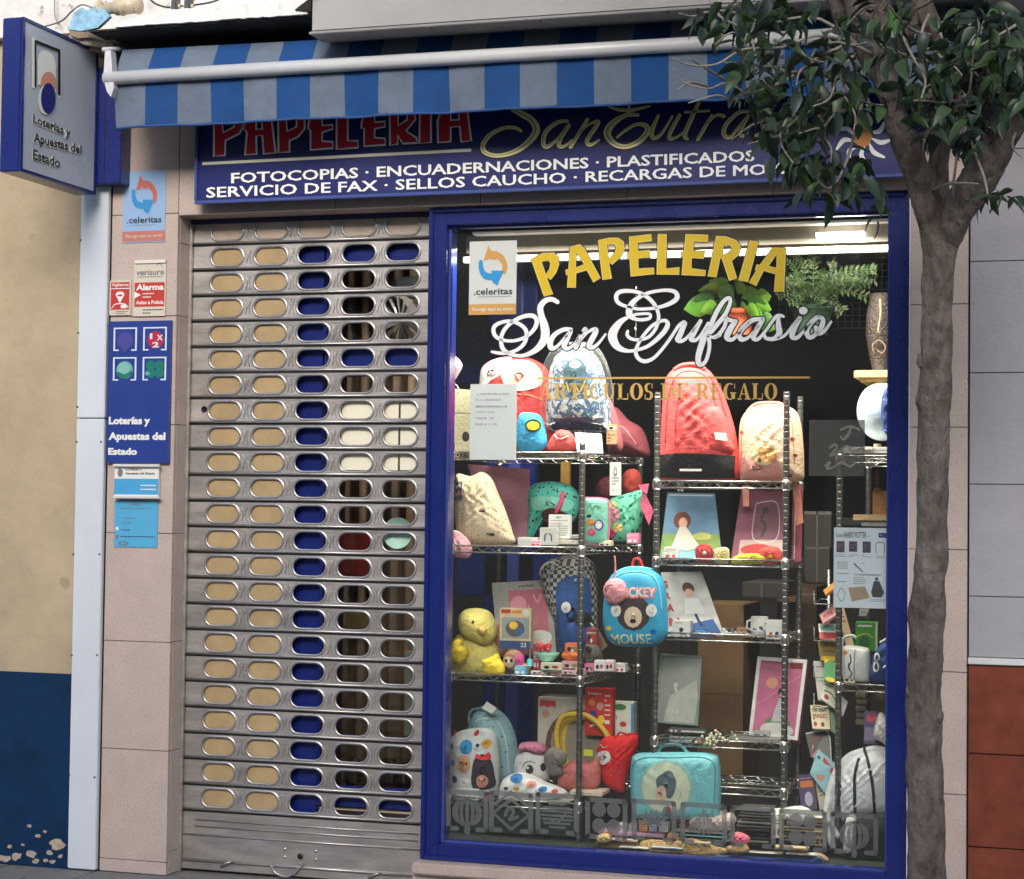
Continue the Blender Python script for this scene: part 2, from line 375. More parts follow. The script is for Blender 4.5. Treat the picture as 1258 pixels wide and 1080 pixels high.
# ---- right neighbour: grey and red slabs
rn = thing('tiled_wall', 'grey slab wall over rust red slabs with a white rail, right of the tree', 'wall', (0, 0, 0))
M_grey = mat('grey_slab', (.32, .31, .345), .55, noise=.07, nscale=12, bump=.12, bscale=60)
M_red = mat('red_slab', (.17, .04, .022), .35, noise=.35, nscale=9, bump=.06, bscale=50)
M_rail = mat('white_rail', (.62, .62, .62), .4, noise=.1)
mb = MB(); mb.box((XE+.004, .012, 0), (3.2, .3, 5), M_joint); mb.build('wall_core', rn)
zg = [P(1220, y, 0).z for y in (808, 733, 595, 458, 321, 184, 47, -90)]
zq = [0]+[P(1220, y, -.01).z for y in (1042, 927, 817)]
for c in range(6):
    x0 = XE+.006+.6*c; x1 = x0+.597
    for a, b in zip(zg, zg[1:]):
        mb = MB(); mb.box((x0, -.004, a+.0015), (x1, .012, b-.0015), M_grey, .0012); mb.build('grey_slab', rn)
    for a, b in zip(zq, zq[1:]):
        mb = MB(); mb.box((x0, -.010+random.uniform(0, .001), a+.002), (x1, .012, b-.002), M_red, .0015); mb.build('red_slab', rn)
mb = MB(); mb.box((XE+.004, -.022, zq[-1]+.001), (3.2, .011, zg[0]-.001), M_rail, .002); mb.build('rail', rn)
# white joint strip between pillar and window
mb = MB(); mb.box((XW1+.0005, -.004, zsl), (XW1+.0045, .03, ZLw), M_rail); mb.build('white_joint', fa)

# ---- upper wall, ledge, wires, fascia
uw = thing('upper_wall', 'peeling white painted wall above the concrete ledge', 'wall', (-3, 0, 3.4))
mb = MB(); mb.box((-6.4, -.05, ZT+.23), (.1, -.001, 6.6), mat('peeling_white', (.66, .64, .61), .9, noise=.22, nscale=7, speck=((.33, .29, .26), 16, .62), bump=.7, bscale=22)); mb.build('plaster', uw)
mb = MB(); mb.box((-6.4, .2, 4.5), (3.4, 6, 9), mat('upper_facade', (.45, .42, .38), .9)); mb.build('upper_storey', uw)
zb = P(260, 25, -.35).z
ld = thing('concrete_ledge', 'white edged concrete ledge with a dark underside over the awning', 'ledge', (-3.4, -.2, zb))
x0 = P(140, 30, -.35).x; x1 = P(378, 9, -.35).x
mb = MB(); N = 40; M_led = mat('ledge_white', (.74, .72, .69), .85, noise=.16, nscale=12, bump=.8, bscale=30)
vs = []
for i in range(N+1):
    t = i/N; x = x0+(x1-x0)*t; j = random.uniform(-.004, .004); h = .055*min(1, .25+t*3)+random.uniform(-.003, .003)
    vs += [(x, -.35+j, zb+random.uniform(-.002, .002)), (x, -.345+j, zb+h), (x, -.05, zb+h+.01), (x, -.05, zb+.004)]
fs = []
for i in range(N):
    for k in range(4): fs.append((i*4+k, i*4+(k+1) % 4, (i+1)*4+(k+1) % 4, (i+1)*4+k))
fs += [(3, 2, 1, 0), (N*4, N*4+1, N*4+2, N*4+3)]
mb.add(vs, fs, M_led); mb.build('slab_edge', ld)
mb = MB(); mb.box((x0-.12, -.335, zb-.008), (.3, -.002, zb-.001), mat('dark_soffit', (.025, .022, .021), .95, noise=.5, nscale=8, bump=.6, bscale=25)); mb.build('soffit', ld)  # underside in a near-black base colour with strong noise
mb = MB(); 
for k, (dx, dz, c) in enumerate([(0, .03, (.30, .23, .16)), (.04, .018, (.38, .31, .24)), (.09, .006, (.22, .16, .12))]):
    pts = [P(84+i*9, 34+k*8+random.uniform(-2, 2)+i*1.5, -.2+.02*k) for i in range(7)]+[P(140-i*9, 44+k*8+random.uniform(-2, 2)+(6-i)*1.2, -.2+.02*k) for i in range(7)]
    mb.prism([pts], (0, .15, 0), mat('rubble%d' % k, c, .95, noise=.3, nscale=40, bump=1, bscale=60))
mb.build('broken_end', ld)
mb = MB(); pts = [P(x, y, -.33) for x, y in [(84, 36), (90, 16), (100, 9), (108, 13), (116, 7), (128, 12), (135, 20), (120, 34), (100, 38)]]
mb.prism([pts], (0, .02, 0), mat('blue_scrap', (.25, .46, .62), .5, noise=.5, nscale=30)); tag(mb.build('plastic_scrap'), 'scrap of pale blue plastic sheet at the broken end of the ledge', 'plastic scrap')
# insulators
ins = thing('wall_conduit', 'cream ceramic conduit with two collars on the ledge', 'conduit', P(145, 12, -.3))
M_cer = mat('cream_ceramic', (.56, .48, .34), .4, noise=.2, nscale=30)
mb = MB(); a = P(118, 12, -.3); b = P(172, 6, -.3)
mb.tube([a, a+(b-a)*.25, a+(b-a)*.26, a+(b-a)*.45, a+(b-a)*.46, b], [.017, .017, .024, .024, .032, .032], M_cer, 14); mb.build('pipe', ins)
for t in (.1, .6, .95):
    mb = MB(); c = a+(b-a)*t; mb.tube([c-(b-a)*.02, c+(b-a)*.02], .036, M_cer, 14); mb.build('collar', ins)
for (x, r) in ((212, .016), (232, .013)):
    pass
bk = thing('cable_clamp', 'pair of small dark clamps on the ledge right of the conduit', 'clamp', P(222, 8, -.3))
for x in (216, 232):
    mb = MB(); c = P(x, 8, -.31); mb.box((c.x-.012, -.33, c.z-.035), (c.x+.012, -.29, c.z+.05), M_screw, .004); mb.tube([c+Vector((-.02, 0, .0)), c+Vector((.02, 0, .0))], .009, M_cer, 8); mb.build('clamp', bk)
def cable(pts, r, col, label, name='cable'):
    mb = MB(); mb.tube(catmull([tuple(P(x, y, Y)) for x, y, Y in pts], 8), r, mat('cable_grey', col, .6), 8); return tag(mb.build(name), label, 'cable')
cable([(50, 34, -.1), (75, 26, -.2), (88, 14, -.3), (100, 6, -.3), (112, 9, -.3), (122, 11, -.3)], .0035, (.22, .2, .19), 'grey cable curling from behind the box sign to the conduit')
cable([(68, -12, -.08), (67, 5, -.08), (68, 22, -.08), (74, 30, -.08)], .003, (.3, .28, .27), 'thin grey cable hanging on the white wall above the box sign')
cable([(178, -8, -.1), (190, 4, -.2), (205, 9, -.3), (214, 8, -.3), (240, 6, -.3), (262, 2, -.3), (285, -8, -.2)], .004, (.03, .03, .03), 'black cable drooping between the clamps on the ledge')
# grey fascia box
fb = thing('fascia_box', 'smooth light grey metal fascia box over the awning', 'fascia', (-1, -.4, 3.3))
z0 = P(600, 29, -.42).z; xf = P(383, 20, -.42).x
mb = MB(); mb.box((xf, -.42, z0+.012), (3.0, -.06, z0+1.1), mat('fascia_grey', (.36, .35, .34), .5, noise=.08, nscale=1.5), .006); mb.build('fascia_panel', fb)
mb = MB(); mb.box((xf-.004, -.435, z0), (3.0, -.30, z0+.010), mat('fascia_rim', (.28, .27, .27), .5, noise=.1), .002); mb.build('lower_rim', fb)
mb = MB(); mb.prism([[P(362, 12, -.36), P(380, -2, -.36), P(382, -2, -.36), P(382, 14, -.36)]], (0, .2, 0), M_dark); mb.build('end_gusset', fb)
for x in (530, 664, 820):
    mb = MB(); p = P(x, 32-(x-600)*.07, -.437); mb.lathe((p.x, -.436, p.z+.004), [(.003, -.004), (.005, 0)], M_screw, 8, 'Y'); mb.build('screw', fb)

# ---- awning
aw = thing('awning', 'faded blue and grey striped awning rolled in behind a white bar', 'awning', P(500, 80, -.3))
M_ag = mat('canvas_grey', (.12, .155, .215), .85, noise=.24, nscale=9, bump=.15, bscale=120)
M_ab = mat('canvas_blue', (.002, .055, .205), .85, noise=.24, nscale=9, bump=.15, bscale=120)
xw0, xw1 = P(139, 130, -.3).x, P(868, 100, -.3).x; sw = (xw1-xw0)/17*1.0
zb0 = P(140, 97, -.3).z; zb1 = P(820, 57, -.3).z; zv0 = P(142, 156, -.3).z; zv1 = P(820, 123.5, -.3).z
def lerpx(a, b, x): return a+(b-a)*(x-xw0)/(P(820, 60, -.3).x-xw0)
NS = 24; xend = xw0+sw*NS
def cloth(rows, name, blackhem=False):
    mb = MB(); k = 4
    for s in range(NS):
        vs = []
        for i in range(k+1):
            x = xw0+sw*(s+i/k)
            for (fy, fz) in rows: vs.append((x, fy(x), fz(x)))
        R = len(rows); fs = [(i*R+j, (i+1)*R+j, (i+1)*R+j+1, i*R+j+1) for i in range(k) for j in range(R-1)]
        mb.add(vs, fs, M_ab if s % 2 else M_ag, True)
    return mb.build(name, aw)
wv = lambda x, t: .011*t*math.sin(x*13+.8*math.sin(x*5))+.006*t*math.sin(x*37+1)
cloth([(lambda x, t=t: -.300+wv(x, t)+.012*t, lambda x, t=t: lerpx(zb0, zb1, x)*(1-t)+t*lerpx(zv0, zv1, x)+.004*math.sin(x*9)*t) for t in (0, .25, .5, .75, 1)], 'valance')
zt0 = P(142, 62, -.23).z; zt1 = P(820, 27, -.23).z
cloth([(lambda x, t=t: -.300+.07*t, lambda x, t=t: (lerpx(zb0, zb1, x)*(1-t)+t*lerpx(zt0, zt1, x))+.004*math.sin(t*math.pi)) for t in (0, .35, .7, 1)], 'canopy_cloth')
mb = MB(); mb.tube([(x, -.292+wv(x, 1), lerpx(zv0, zv1, x)-.003) for x in [xw0+(xend-xw0)*i/60 for i in range(61)]], .005, mat('hem_blue', (.02, .07, .22), .8), 6); mb.build('hem', aw)
mb = MB(); mb.tube([(xw0-.03, -.312, zb0), (xend, -.312, lerpx(zb0, zb1, xend))], .0265, mat('bar_white', (.62, .63, .65), .32, noise=.06, nscale=6), 18); mb.build('front_bar', aw)
mb = MB(); mb.box((xw0-.01, -.225, zt1-.02), (xend, -.03, zt1-.004), mat('roller_case', (.2, .2, .2), .6)); mb.build('roller', aw)
mb = MB(); pe = [P(x, y, -.33) for x, y in [(129, 62), (136, 62), (138, 86), (140, 108), (136, 119), (131, 112), (127, 96)]]
mb.prism([pe], (0, .04, 0), mat('bracket_white', (.55, .56, .58), .4, noise=.15, nscale=30)); mb.build('end_cap', aw)
mb = MB(); mb.tube([P(127, 61, -.33), P(150, 60, -.2), P(156, 64, -.05)], .009, _M[list(_M)[-1]], 8); mb.build('bracket_arm', aw)

# ---- shop sign
sg = thing('shop_sign', 'long blue shop sign with red, gold and white lettering half under the awning', 'sign', (-2, -.06, 2.8))
xs0 = P(242, 200, -.06).x; xs1 = P(1134, 200, -.06).x; zs0 = P(600, 233, -.06).z; zs1 = P(600, 105, -.06).z
M_sb = mat('sign_blue', (.012, .017, .13), .35, noise=.06, nscale=3, coat=.2)
mb = MB(); mb.box((xs0, -.06, zs0), (xs1, -.002, zs1), M_sb, .003); mb.build('board', sg)
mb = MB(); mb.box((xs0-.003, -.072, zs0-.014), (xs1+.003, -.055, zs0), mat('sign_trim', (.06, .09, .30), .3), .002); mb.box((xs0-.004, -.072, zs0), (xs0+.006, -.055, zs1), mat('sign_trim', (.06, .09, .30), .3)); mb.build('trim', sg)
S = plane(-.0605, 240, 130, 3.494)
M_sr = mat('sign_red', (.62, .02, .035), .4); M_sw = mat('sign_white', (.90, .90, .92), .45); M_sk = mat('sign_black', (.01, .008, .02), .5); M_gold = mat('sign_gold', (.90, .84, .44), .45, noise=.1, nscale=60)
RED = [([(80, 30), (200, 20), (205, 90), (190, 120), (130, 150), (128, 213), (80, 218)], [[(115, 60), (165, 55), (168, 90), (120, 115)]]),
 ([(205, 100), (230, 20), (320, 10), (332, 90), (345, 203), (294, 207), (288, 128), (262, 130), (264, 208), (214, 211), (222, 112)], [[(262, 60), (285, 58), (288, 100), (262, 102)]]),
 ([(356, 30), (470, 20), (470, 100), (440, 135), (405, 150), (405, 198), (357, 202)], [[(390, 50), (435, 47), (435, 90), (395, 110)]]),
 ([(485, 85), (497, 30), (590, 20), (590, 40), (545, 50), (545, 85), (590, 82), (590, 100), (545, 115), (545, 152), (590, 155), (592, 182), (495, 190), (495, 104), (485, 102)], []),
 ([(607, 20), (655, 20), (655, 150), (698, 150), (700, 180), (607, 187)], []),
 ([(715, 72), (725, 20), (815, 10), (815, 30), (770, 40), (770, 70), (815, 68), (815, 90), (770, 100), (770, 137), (815, 140), (817, 168), (725, 174), (725, 98), (712, 96)], []),
 ([(835, 10), (940, 0), (945, 60), (905, 108), (950, 138), (952, 160), (892, 163), (868, 128), (870, 166), (836, 170)], [[(870, 35), (910, 32), (910, 60), (872, 85)]]),
 ([(965, 0), (1012, 0), (1012, 158), (962, 162)], []),
 ([(1040, 68), (1060, 0), (1165, -5), (1185, 150), (1142, 157), (1135, 88), (1097, 92), (1096, 154), (1042, 159)], [[(1097, 30), (1130, 28), (1133, 60), (1097, 62)]])]
mb = MB(); mw = MB(); mk = MB()
for o, h in RED:
    for l in [o]+h:
        mw.ribbon([(x, y, 9) for x, y in l], S, M_sw, .0016, True, 1); mk.ribbon([(x, y, 17) for x, y in l], S, M_sk, .0008, True, 1)
    shape(mb, o, S, M_sr, .001, h)
mk.build('letter_shadow', sg); mw.build('letter_outline', sg); mb.build('red_lettering', sg)
S6 = plane(-.0605, 580, 120, 5.718); S7 = plane(-.0605, 780, 110, 5.718)
G6 = [[(345, 235, 22), (300, 212, 24), (220, 215, 26), (130, 260, 32), (78, 330, 34), (92, 385, 32), (180, 408, 28), (300, 380, 35), (400, 310, 45), (452, 230, 52), (420, 160, 48), (350, 115, 45), (290, 85, 36)],
 [(670, 165, 22), (600, 175, 28), (520, 240, 33), (500, 320, 33), (530, 345, 28), (600, 290, 20), (670, 200, 20)], [(680, 195, 28), (620, 290, 33), (612, 338, 30), (650, 340, 22), (700, 300, 16)],
 [(810, 155, 26), (740, 270, 28), (692, 348, 26)], [(740, 260, 16), (820, 190, 16), (885, 168, 28), (866, 212, 32), (808, 300, 30), (830, 332, 26), (893, 298, 16)],
 [(1165, 122, 25), (1080, 125, 30), (985, 185, 48), (950, 255, 55), (1000, 325, 40), (1080, 345, 33), (1170, 310, 38), (1232, 240, 42), (1215, 195, 34), (1150, 190, 24), (1065, 240, 22), (1018, 280, 18)],
 [(950, 58, 12), (1020, 84, 22), (1120, 88, 24), (1250, 60, 14)], [(1105, 40, 20), (1098, 105, 24)]]
G7 = [[(165, 185, 22), (120, 290, 33), (132, 343, 30), (190, 308, 22), (262, 190, 18)], [(315, 180, 28), (255, 290, 30), (242, 343, 28), (290, 338, 20), (335, 305, 14)],
 [(450, 90, 26), (400, 200, 33), (350, 318, 33), (370, 348, 22)], [(352, 160, 18), (520, 150, 18)], [(540, 180, 18), (490, 270, 28), (442, 352, 24)], [(500, 250, 16), (570, 182, 22), (625, 188, 28)],
 [(795, 155, 22), (720, 168, 28), (640, 250, 33), (627, 318, 32), (672, 333, 24), (740, 250, 20), (795, 182, 20)], [(795, 188, 28), (742, 290, 30), (750, 328, 25), (795, 308, 16)],
 [(955, 145, 22), (885, 168, 28), (893, 230, 30), (905, 300, 30), (850, 322, 22)], [(1030, 185, 26), (975, 285, 30), (1000, 318, 20)], [(1180, 160, 26), (1095, 200, 30), (1065, 290, 32), (1120, 310, 26), (1190, 240, 30), (1195, 165, 26)]]
mb = MB(); mk = MB(); mi = MB(); M_gd = mat('gold_line', (.34, .31, .14), .5)
for Sm, G in ((S6, G6), (S7, G7)):
    for g in G:
        mk.ribbon(g, Sm, M_sk, .0006, wadd=13); mb.ribbon(g, Sm, M_gold, .0012); mi.ribbon([(x-4, y-2, max(2.5, w*.16)) for x, y, w in g], Sm, M_gd, .0018)
orn = MB(); o2 = MB()                                            # plain round ornament at the sign's right end
for k in range(9):
    a = k*2*math.pi/9; o2.ribbon([(1060+11*math.cos(a), 170+11*math.sin(a), 2), (1060+23*math.cos(a+.25), 170+21*math.sin(a+.25), 6), (1060+34*math.cos(a), 172+33*math.sin(a), 3)], plane(-.0605), M_sw, .001)
disc(orn, 1060, 168, 11, 13, plane(-.0605), mat('ornament_orange', (.55, .22, .05), .5), .0014); o2.build('white_rays', sg); orn.build('orange_disc', sg)
mk.build('script_shadow', sg); mb.build('gold_script', sg); mi.build('script_inline', sg)
SP = plane(-.0605)
mb = MB(); shape(mb, [(248.6, 199.5), (579, 182.5), (579, 186.3), (248.6, 203)], SP, mat('cream_line', (.72, .70, .55), .5), .001); mb.build('underline', sg)
mb = MB(); mk = MB()
T1 = [(284, 212.5), (927, 184.5), (927, 198.2), (284, 225.5)]; T2 = [(254, 230.5), (1003, 199), (1003, 212), (254, 243)]
for tx, T in (('FOTOCOPIAS · ENCUADERNACIONES · PLASTIFICADOS', T1), ('SERVICIO DE FAX · SELLOS CAUCHO · RECARGAS DE MOVILES', T2)):
    mb = MB(); mk = MB(); text(mb, tx, SP, T, M_sw, .001, .022); text(mk, tx, SP, T, M_sk, .0005, .06); split_words(mk, 'text_shadow', sg, .012); split_words(mb, 'white_lettering', sg, .028)

# ---- projecting box sign
xF = P(116, 147, -.10).x; _f = ray(26.7, 118); YB = -D+(xF-CAM.x)*_f.y/_f.x; wB = P(25, 120, YB).x-P(1.5, 120, YB).x
zt = P(14, 22, YB).z; zbm = P(14, 211, YB).z
bs = thing('projecting_sign', 'blue sided projecting box sign with a grey face and lottery emblem', 'sign', (xF, -.3, zbm))
mb = MB(); mb.box((xF-wB-.004, YB-.005, zbm), (xF-.004, -.085, zt), M_blue, .004); mb.build('box_body', bs)
mb = MB(); 
for a, b in (((YB-.005, zbm), (-.085, zbm+.012)), ((YB-.005, zt-.012), (-.085, zt)), ((YB-.005, zbm+.0125), (YB+.008, zt-.0125)), ((-.098, zbm+.0125), (-.085, zt-.0125))): mb.box((xF-.003, a[0], a[1]), (xF+.005, b[0], b[1]), M_blue)
mb.build('face_frame', bs)
mb = MB(); mb.box((xF-.003, YB+.009, zbm+.013), (xF+.001, -.099, zt-.013), mat('face_grey', (.55, .59, .66), .3, noise=.05, nscale=3, coat=.4)); mb.build('face_panel', bs)
H = zt-zbm; W = .44
def FM(u, v, l=0): return Vector((xF+.0015+l, -.525+W*u, zt-H*v))     # u, v in the face's own square
def fx(px, py, l=0):
    """drawing units of the face zoom (scale 4.5): solve its perspective"""
    # intersection of the viewing ray with the plane x = xF
    d = ray(px/4.5, py/4.5); q = CAM+d*((xF-CAM.x)/d.x); return Vector((xF+.0015+l, q.y, q.z))
M_fw = mat('face_white', (.92, .92, .84), .4); M_fk = mat('face_black', (.015, .015, .015), .4); M_fo = mat('face_peach', (.75, .34, .22), .4); M_fb = mat('face_blue', (.02, .025, .20), .4)
mb = MB(); shape(mb, [(172, 205), (188, 210), (188, 490), (172, 485)], fx, M_fw, .002); shape(mb, [(172, 205), (335, 275), (335, 545), (318, 540), (318, 292), (190, 235), (190, 480), (172, 485)], fx, M_fw, .0015)
shape(mb, [(190, 218), (330, 275), (330, 530), (316, 525), (316, 288), (196, 240), (196, 485), (186, 482), (186, 225)], fx, M_fk, .0025); mb.build('emblem_frame', bs)
mb = MB(); shape(mb, [(202, 340), (208, 300), (228, 278), (258, 282), (288, 305), (303, 350), (304, 510), (240, 470), (202, 470)], fx, M_fw, .003); mb.build('emblem_arch', bs)
mb = MB(); disc(mb, 262, 465, 44, 68, fx, M_fo, .0034); mb.build('emblem_peach_disc', bs)
mb = MB(); disc(mb, 248, 552, 45, 82, fx, M_fw, .0038); mb.build('emblem_white_rim', bs)
mb = MB(); disc(mb, 260, 545, 41, 86, fx, M_fb, .0042); mb.build('emblem_blue_disc', bs)
mb = MB(); mk = MB()
for tx, b in (('Loterías y', [(172, 632), (380, 712), (378, 775), (172, 695)]), ('Apuestas del', [(175, 732), (440, 805), (438, 868), (175, 805)]), ('Estado', [(172, 825), (322, 880), (320, 930), (172, 882)])):
    mb = MB(); mk = MB(); text(mk, tx, fx, b, M_fw, .0025, .09); text(mb, tx, fx, [(x+5, y-1) for x, y in b], M_fk, .0035, .02); mk.build('letter_halo', bs); mb.build('black_lettering', bs)
bb = thing('sign_bracket_box', 'blue metal box fixed to the stone behind the projecting sign', 'bracket box', P(135, 220, -.04))
a = P(117, 84, -.08); b = P(148, 225, -.08)
mb = MB(); mb.box((a.x-.03, -.08, b.z), (b.x, .0-.002, a.z), M_blue, .004); mb.build('casing', bb)
mb = MB(); c = P(129, 150, -.081).x; mb.box((c-.0015, -.082, b.z+.004), (c+.0015, -.079, a.z-.004), M_dark); mb.build('seam', bb)

# ---- notices on the left pillar
def notice(name, label, cat, box, Y, base, items=(), thick=.003, tilt=0, bev=0):
    """box x0,y0,x1,y1 at its top left / bottom right in the photograph; items drawn in pixels"""
    x0, y0, x1, y1 = box; a = P(x0, y0, Y); b = P(x1, y1, Y); c = P(x1, y0, Y); xa_, xb_ = P((x0), (y0+y1)/2, Y).x, P(x1, (y0+y1)/2, Y).x
    t = thing(name, label, cat, (a.x, Y, b.z)); mb = MB()
    q = [(a.x, Y, a.z), (c.x, Y, c.z-(c.z-a.z)), (c.x, Y, b.z), (a.x, Y, b.z)]
    mb.prism([q], (0, thick, 0), base); mb.build('backing', t)
    mp = lambda u, v, l=0: Vector((a.x+(c.x-a.x)*u, Y-l, a.z+(b.z-a.z)*v))
    for it in items: draw(t, mp, it)
    return t
_dn = {}
def draw(t, mp, it):
    k = it[0]; mb = MB(); nm = {'r': 'printed_panel', 'e': 'printed_disc', 't': 'lettering', 'p': 'printed_shape', 'l': 'printed_line', 's': 'printed_lines'}[k]
    if k == 'r': rect(mb, *it[1], mp, it[2], it[3] if len(it) > 3 else .0008)
    elif k == 'e': disc(mb, *it[1], mp, it[2], it[3] if len(it) > 3 else .0010)
    elif k == 't': text(mb, it[1], mp, it[2], it[3], it[4] if len(it) > 4 else .0014, it[5] if len(it) > 5 else .02)
    elif k == 'p': shape(mb, it[1], mp, it[2], it[3] if len(it) > 3 else .0012)
    elif k == 'l': mb.ribbon(it[1], mp, it[2], it[3] if len(it) > 3 else .0012)
    elif k == 's':                                   # rows of small writing too small to read
        x0, y0, x1, y1 = it[1]; n = it[2]
        for i in range(n):
            y = y0+(y1-y0)*(i+.5)/n; h = (y1-y0)/n*.32; x = x0
            while x < x1:
                wl = random.uniform(.03, .09)*(x1-x0)*1.3; rect(mb, x, y-h/2, min(x1, x+wl), y+h/2, mp, it[3], .0012); x += wl+.02*(x1-x0)
                if random.random() < .04: break
    return mb.build(nm, t)
def arrows(c1, c2): # two curved arrows emblem in unit square
    return [('l', [(.44, .215, .085), (.58, .235, .095), (.70, .31, .10), (.755, .42, .10), (.745, .50, .10)], c1), ('p', [(.30, .33), (.40, .07), (.57, .32), (.45, .29)], c1, .0014),
            ('l', [(.245, .36, .09), (.26, .47, .10), (.34, .57, .10), (.50, .60, .09)], c2), ('p', [(.47, .49), (.74, .50), (.60, .74), (.50, .69)], c2, .0014)]
ink = mat('print_ink', (.04, .04, .05), .5); ink2 = mat('print_grey', (.18, .18, .2), .6); pw = mat('paper_white', (.74, .74, .72), .6)
redp = mat('print_red', (.48, .035, .03), .45); cream = mat('cream_plastic', (.60, .54, .45), .5)
notice('courier_notice', 'faded pale blue courier notice with two curved arrows on the left pink pillar', 'notice', (152, 211, 204, 297), -.004, mat('paper_faded_blue', (.27, .42, .66), .5, noise=.05),
  [(k, [(x, y*.82, *r) for x, y, *r in p] if k in 'lp' else p, c, *z) for k, p, c, *z in arrows(mat('faded_red', (.50, .13, .11), .5), mat('courier_blue', (.03, .25, .55), .5))]
  + [('t', '.celeritas', (.10, .64, .92, .73), ink, .0014, .02), ('s', (.2, .745, .9, .77), 1, ink2), ('r', (0, .84, 1, .985), mat('faded_red2', (.48, .17, .15), .5)), ('t', 'Recoge aquí su envío', (.08, .885, .94, .94), cream, .0016, .01)])
vz = notice('alarm_plate', 'cream and red alarm plate, larger of the two small security plates', 'plate', (165, 320, 204, 388), -.008, cream,
  [('t', 'verisure', (.07, .17, .95, .27), ink2, .0014, .02), ('s', (.12, .285, .9, .315), 1, ink), ('l', [(.72, .10, .02), (.80, .06, .02), (.88, .12, .02)], ink2),
   ('r', (.03, .40, .97, .83), redp), ('t', 'Alarma', (.08, .43, .95, .54), pw, .0016, .04), ('p', [(.03, .56), (.24, .62), (.03, .68)], pw, .0016), ('s', (.28, .57, .92, .69), 2, pw), ('t', 'Aviso a Policía', (.08, .72, .95, .79), pw, .0016, .03), ('s', (.3, .86, .94, .97), 2, ink)], .007)
mb = MB(); a = P(166, 320, -.012); b = P(203, 323, -.012); mb.box((a.x, -.014, b.z), (b.x, -.008, a.z), mat('cream_light', (.7, .68, .6), .4), .001); mb.build('top_lip', vz)
notice('guard_plate', 'small red guard plate with a white emblem, left of the alarm plate', 'plate', (135, 345, 161, 387), -.007, cream,
  [('r', (.06, .05, .94, .84), redp), ('t', 'Vigilamos', (.1, .08, .9, .19), pw, .0014, .02), ('r', (.06, .22, .94, .245), pw, .0012), ('e', (.5, .40, .2, .08), pw, .0012), ('p', [(.28, .40), (.72, .40), (.5, .66)], pw, .0014), ('e', (.5, .43, .12, .03), redp, .0018), ('l', [(.12, .8, .03), (.3, .68, .03), (.7, .68, .03), (.9, .78, .03)], pw), ('r', (.55, .70, .82, .80), pw, .0013), ('s', (.3, .87, .9, .97), 2, ink)], .006)
lb = mat('lottery_blue', (.018, .045, .24), .35, noise=.05, coat=.3); lw = mat('lottery_white', (.62, .66, .74), .4)
items = []
for (x0, y0, x1, y1) in ((.08, .045, .46, .21), (.56, .045, .94, .21), (.08, .255, .46, .42), (.56, .255, .94, .42)):
    t_ = .016*1.7; v_ = .010
    items += [('r', (x0, y0, x1, y0+v_), lw), ('r', (x0, y0, x0+t_, y1), lw, .0009), ('r', (x1-t_, y0, x1, y1), lw, .0009), ('r', (x0, y1-v_, x0+.09, y1), lw, .001), ('r', (x1-.09, y1-v_, x1, y1), lw, .001)]
grn = mat('clover_green', (.01, .17, .13), .4); mnt = mat('mint_disc', (.12, .38, .33), .4)
items += [('e', (.27, .135, .13, .058), mat('dim_violet', (.06, .06, .27), .4)), ('p', [(.2, .18), (.34, .18), (.27, .225)], mat('dim_violet', (.06, .06, .27), .4)),
  ('e', (.76, .135, .13, .060), mat('quiniela_red', (.42, .02, .05), .4)), ('t', '1', (.67, .09, .71, .13), lw, .0016, .04), ('t', 'X', (.78, .10, .88, .14), lw, .0016, .04), ('t', '2', (.71, .15, .82, .19), lw, .0016, .04),
  ('e', (.27, .345, .135, .062), mnt), ('e', (.26, .335, .10, .045), mat('mint_light', (.2, .46, .42), .4), .0014), ('l', [(.16, .37, .03), (.27, .39, .03), (.38, .365, .03)], grn, .0018),
  ('e', (.69, .315, .075, .034), grn), ('e', (.83, .315, .075, .034), grn, .0011), ('e', (.69, .37, .075, .034), grn, .0012), ('e', (.83, .37, .075, .034), grn, .0013), ('e', (.64, .372, .04, .014), mnt, .0016),
  ('t', 'Loterías y', (.03, .675, .70, .745), pw, .0014, .05), ('t', 'Apuestas del', (.03, .785, .95, .855), pw, .0014, .05), ('t', 'Estado', (.03, .895, .50, .945), pw, .0014, .05)]
notice('lottery_panel', 'tall blue lottery panel with four bracketed symbols on the left pillar', 'panel', (134, 395, 210, 569), -.018, lb, items, .017)
sky2 = mat('leaflet_blue', (.06, .33, .60), .5, noise=.08)
lh = notice('leaflet_holder', 'clear leaflet holder with white and blue cards under the blue lottery panel', 'leaflet holder', (141, 571, 195, 612), -.020, pw,
  [('r', (0, .42, 1, .90), sky2), ('t', 'LOTERÍAS Y', (.25, .10, .62, .17), ink, .0014, .02), ('t', 'Apuestas del Estado', (.25, .22, .92, .31), ink, .0014, .02), ('e', (.13, .24, .06, .13), ink2), ('s', (.6, .56, .95, .8), 2, pw)], .016)
for yy in (570, 609):
    mb = MB(); a = P(139, yy, -.03); b = P(196, yy+4, -.03); mb.box((a.x, -.034, b.z), (b.x, -.021, a.z), mat('holder_white', (.62, .62, .6), .3), .002); mb.build('holder_lip', lh)
notice('blue_notice', 'pale blue printed notice taped under the leaflet holder', 'notice', (141, 615, 194, 673), -.004, mat('notice_cyan', (.08, .38, .62), .5, noise=.08),
  [('t', 'LOTERÍAS Y', (.35, .04, .65, .10), ink2, .0014), ('s', (.12, .14, .88, .19), 1, ink2), ('s', (.2, .36, .5, .40), 1, ink2), ('s', (.2, .46, .45, .50), 1, ink2), ('s', (.16, .60, .94, .66), 1, ink), ('s', (.16, .74, .94, .80), 1, ink), ('e', (.07, .60, .035, .04), pw), ('e', (.07, .78, .04, .05), ink2), ('e', (.22, .92, .12, .05), ink2), ('e', (.22, .92, .05, .03), sky2, .0014)])
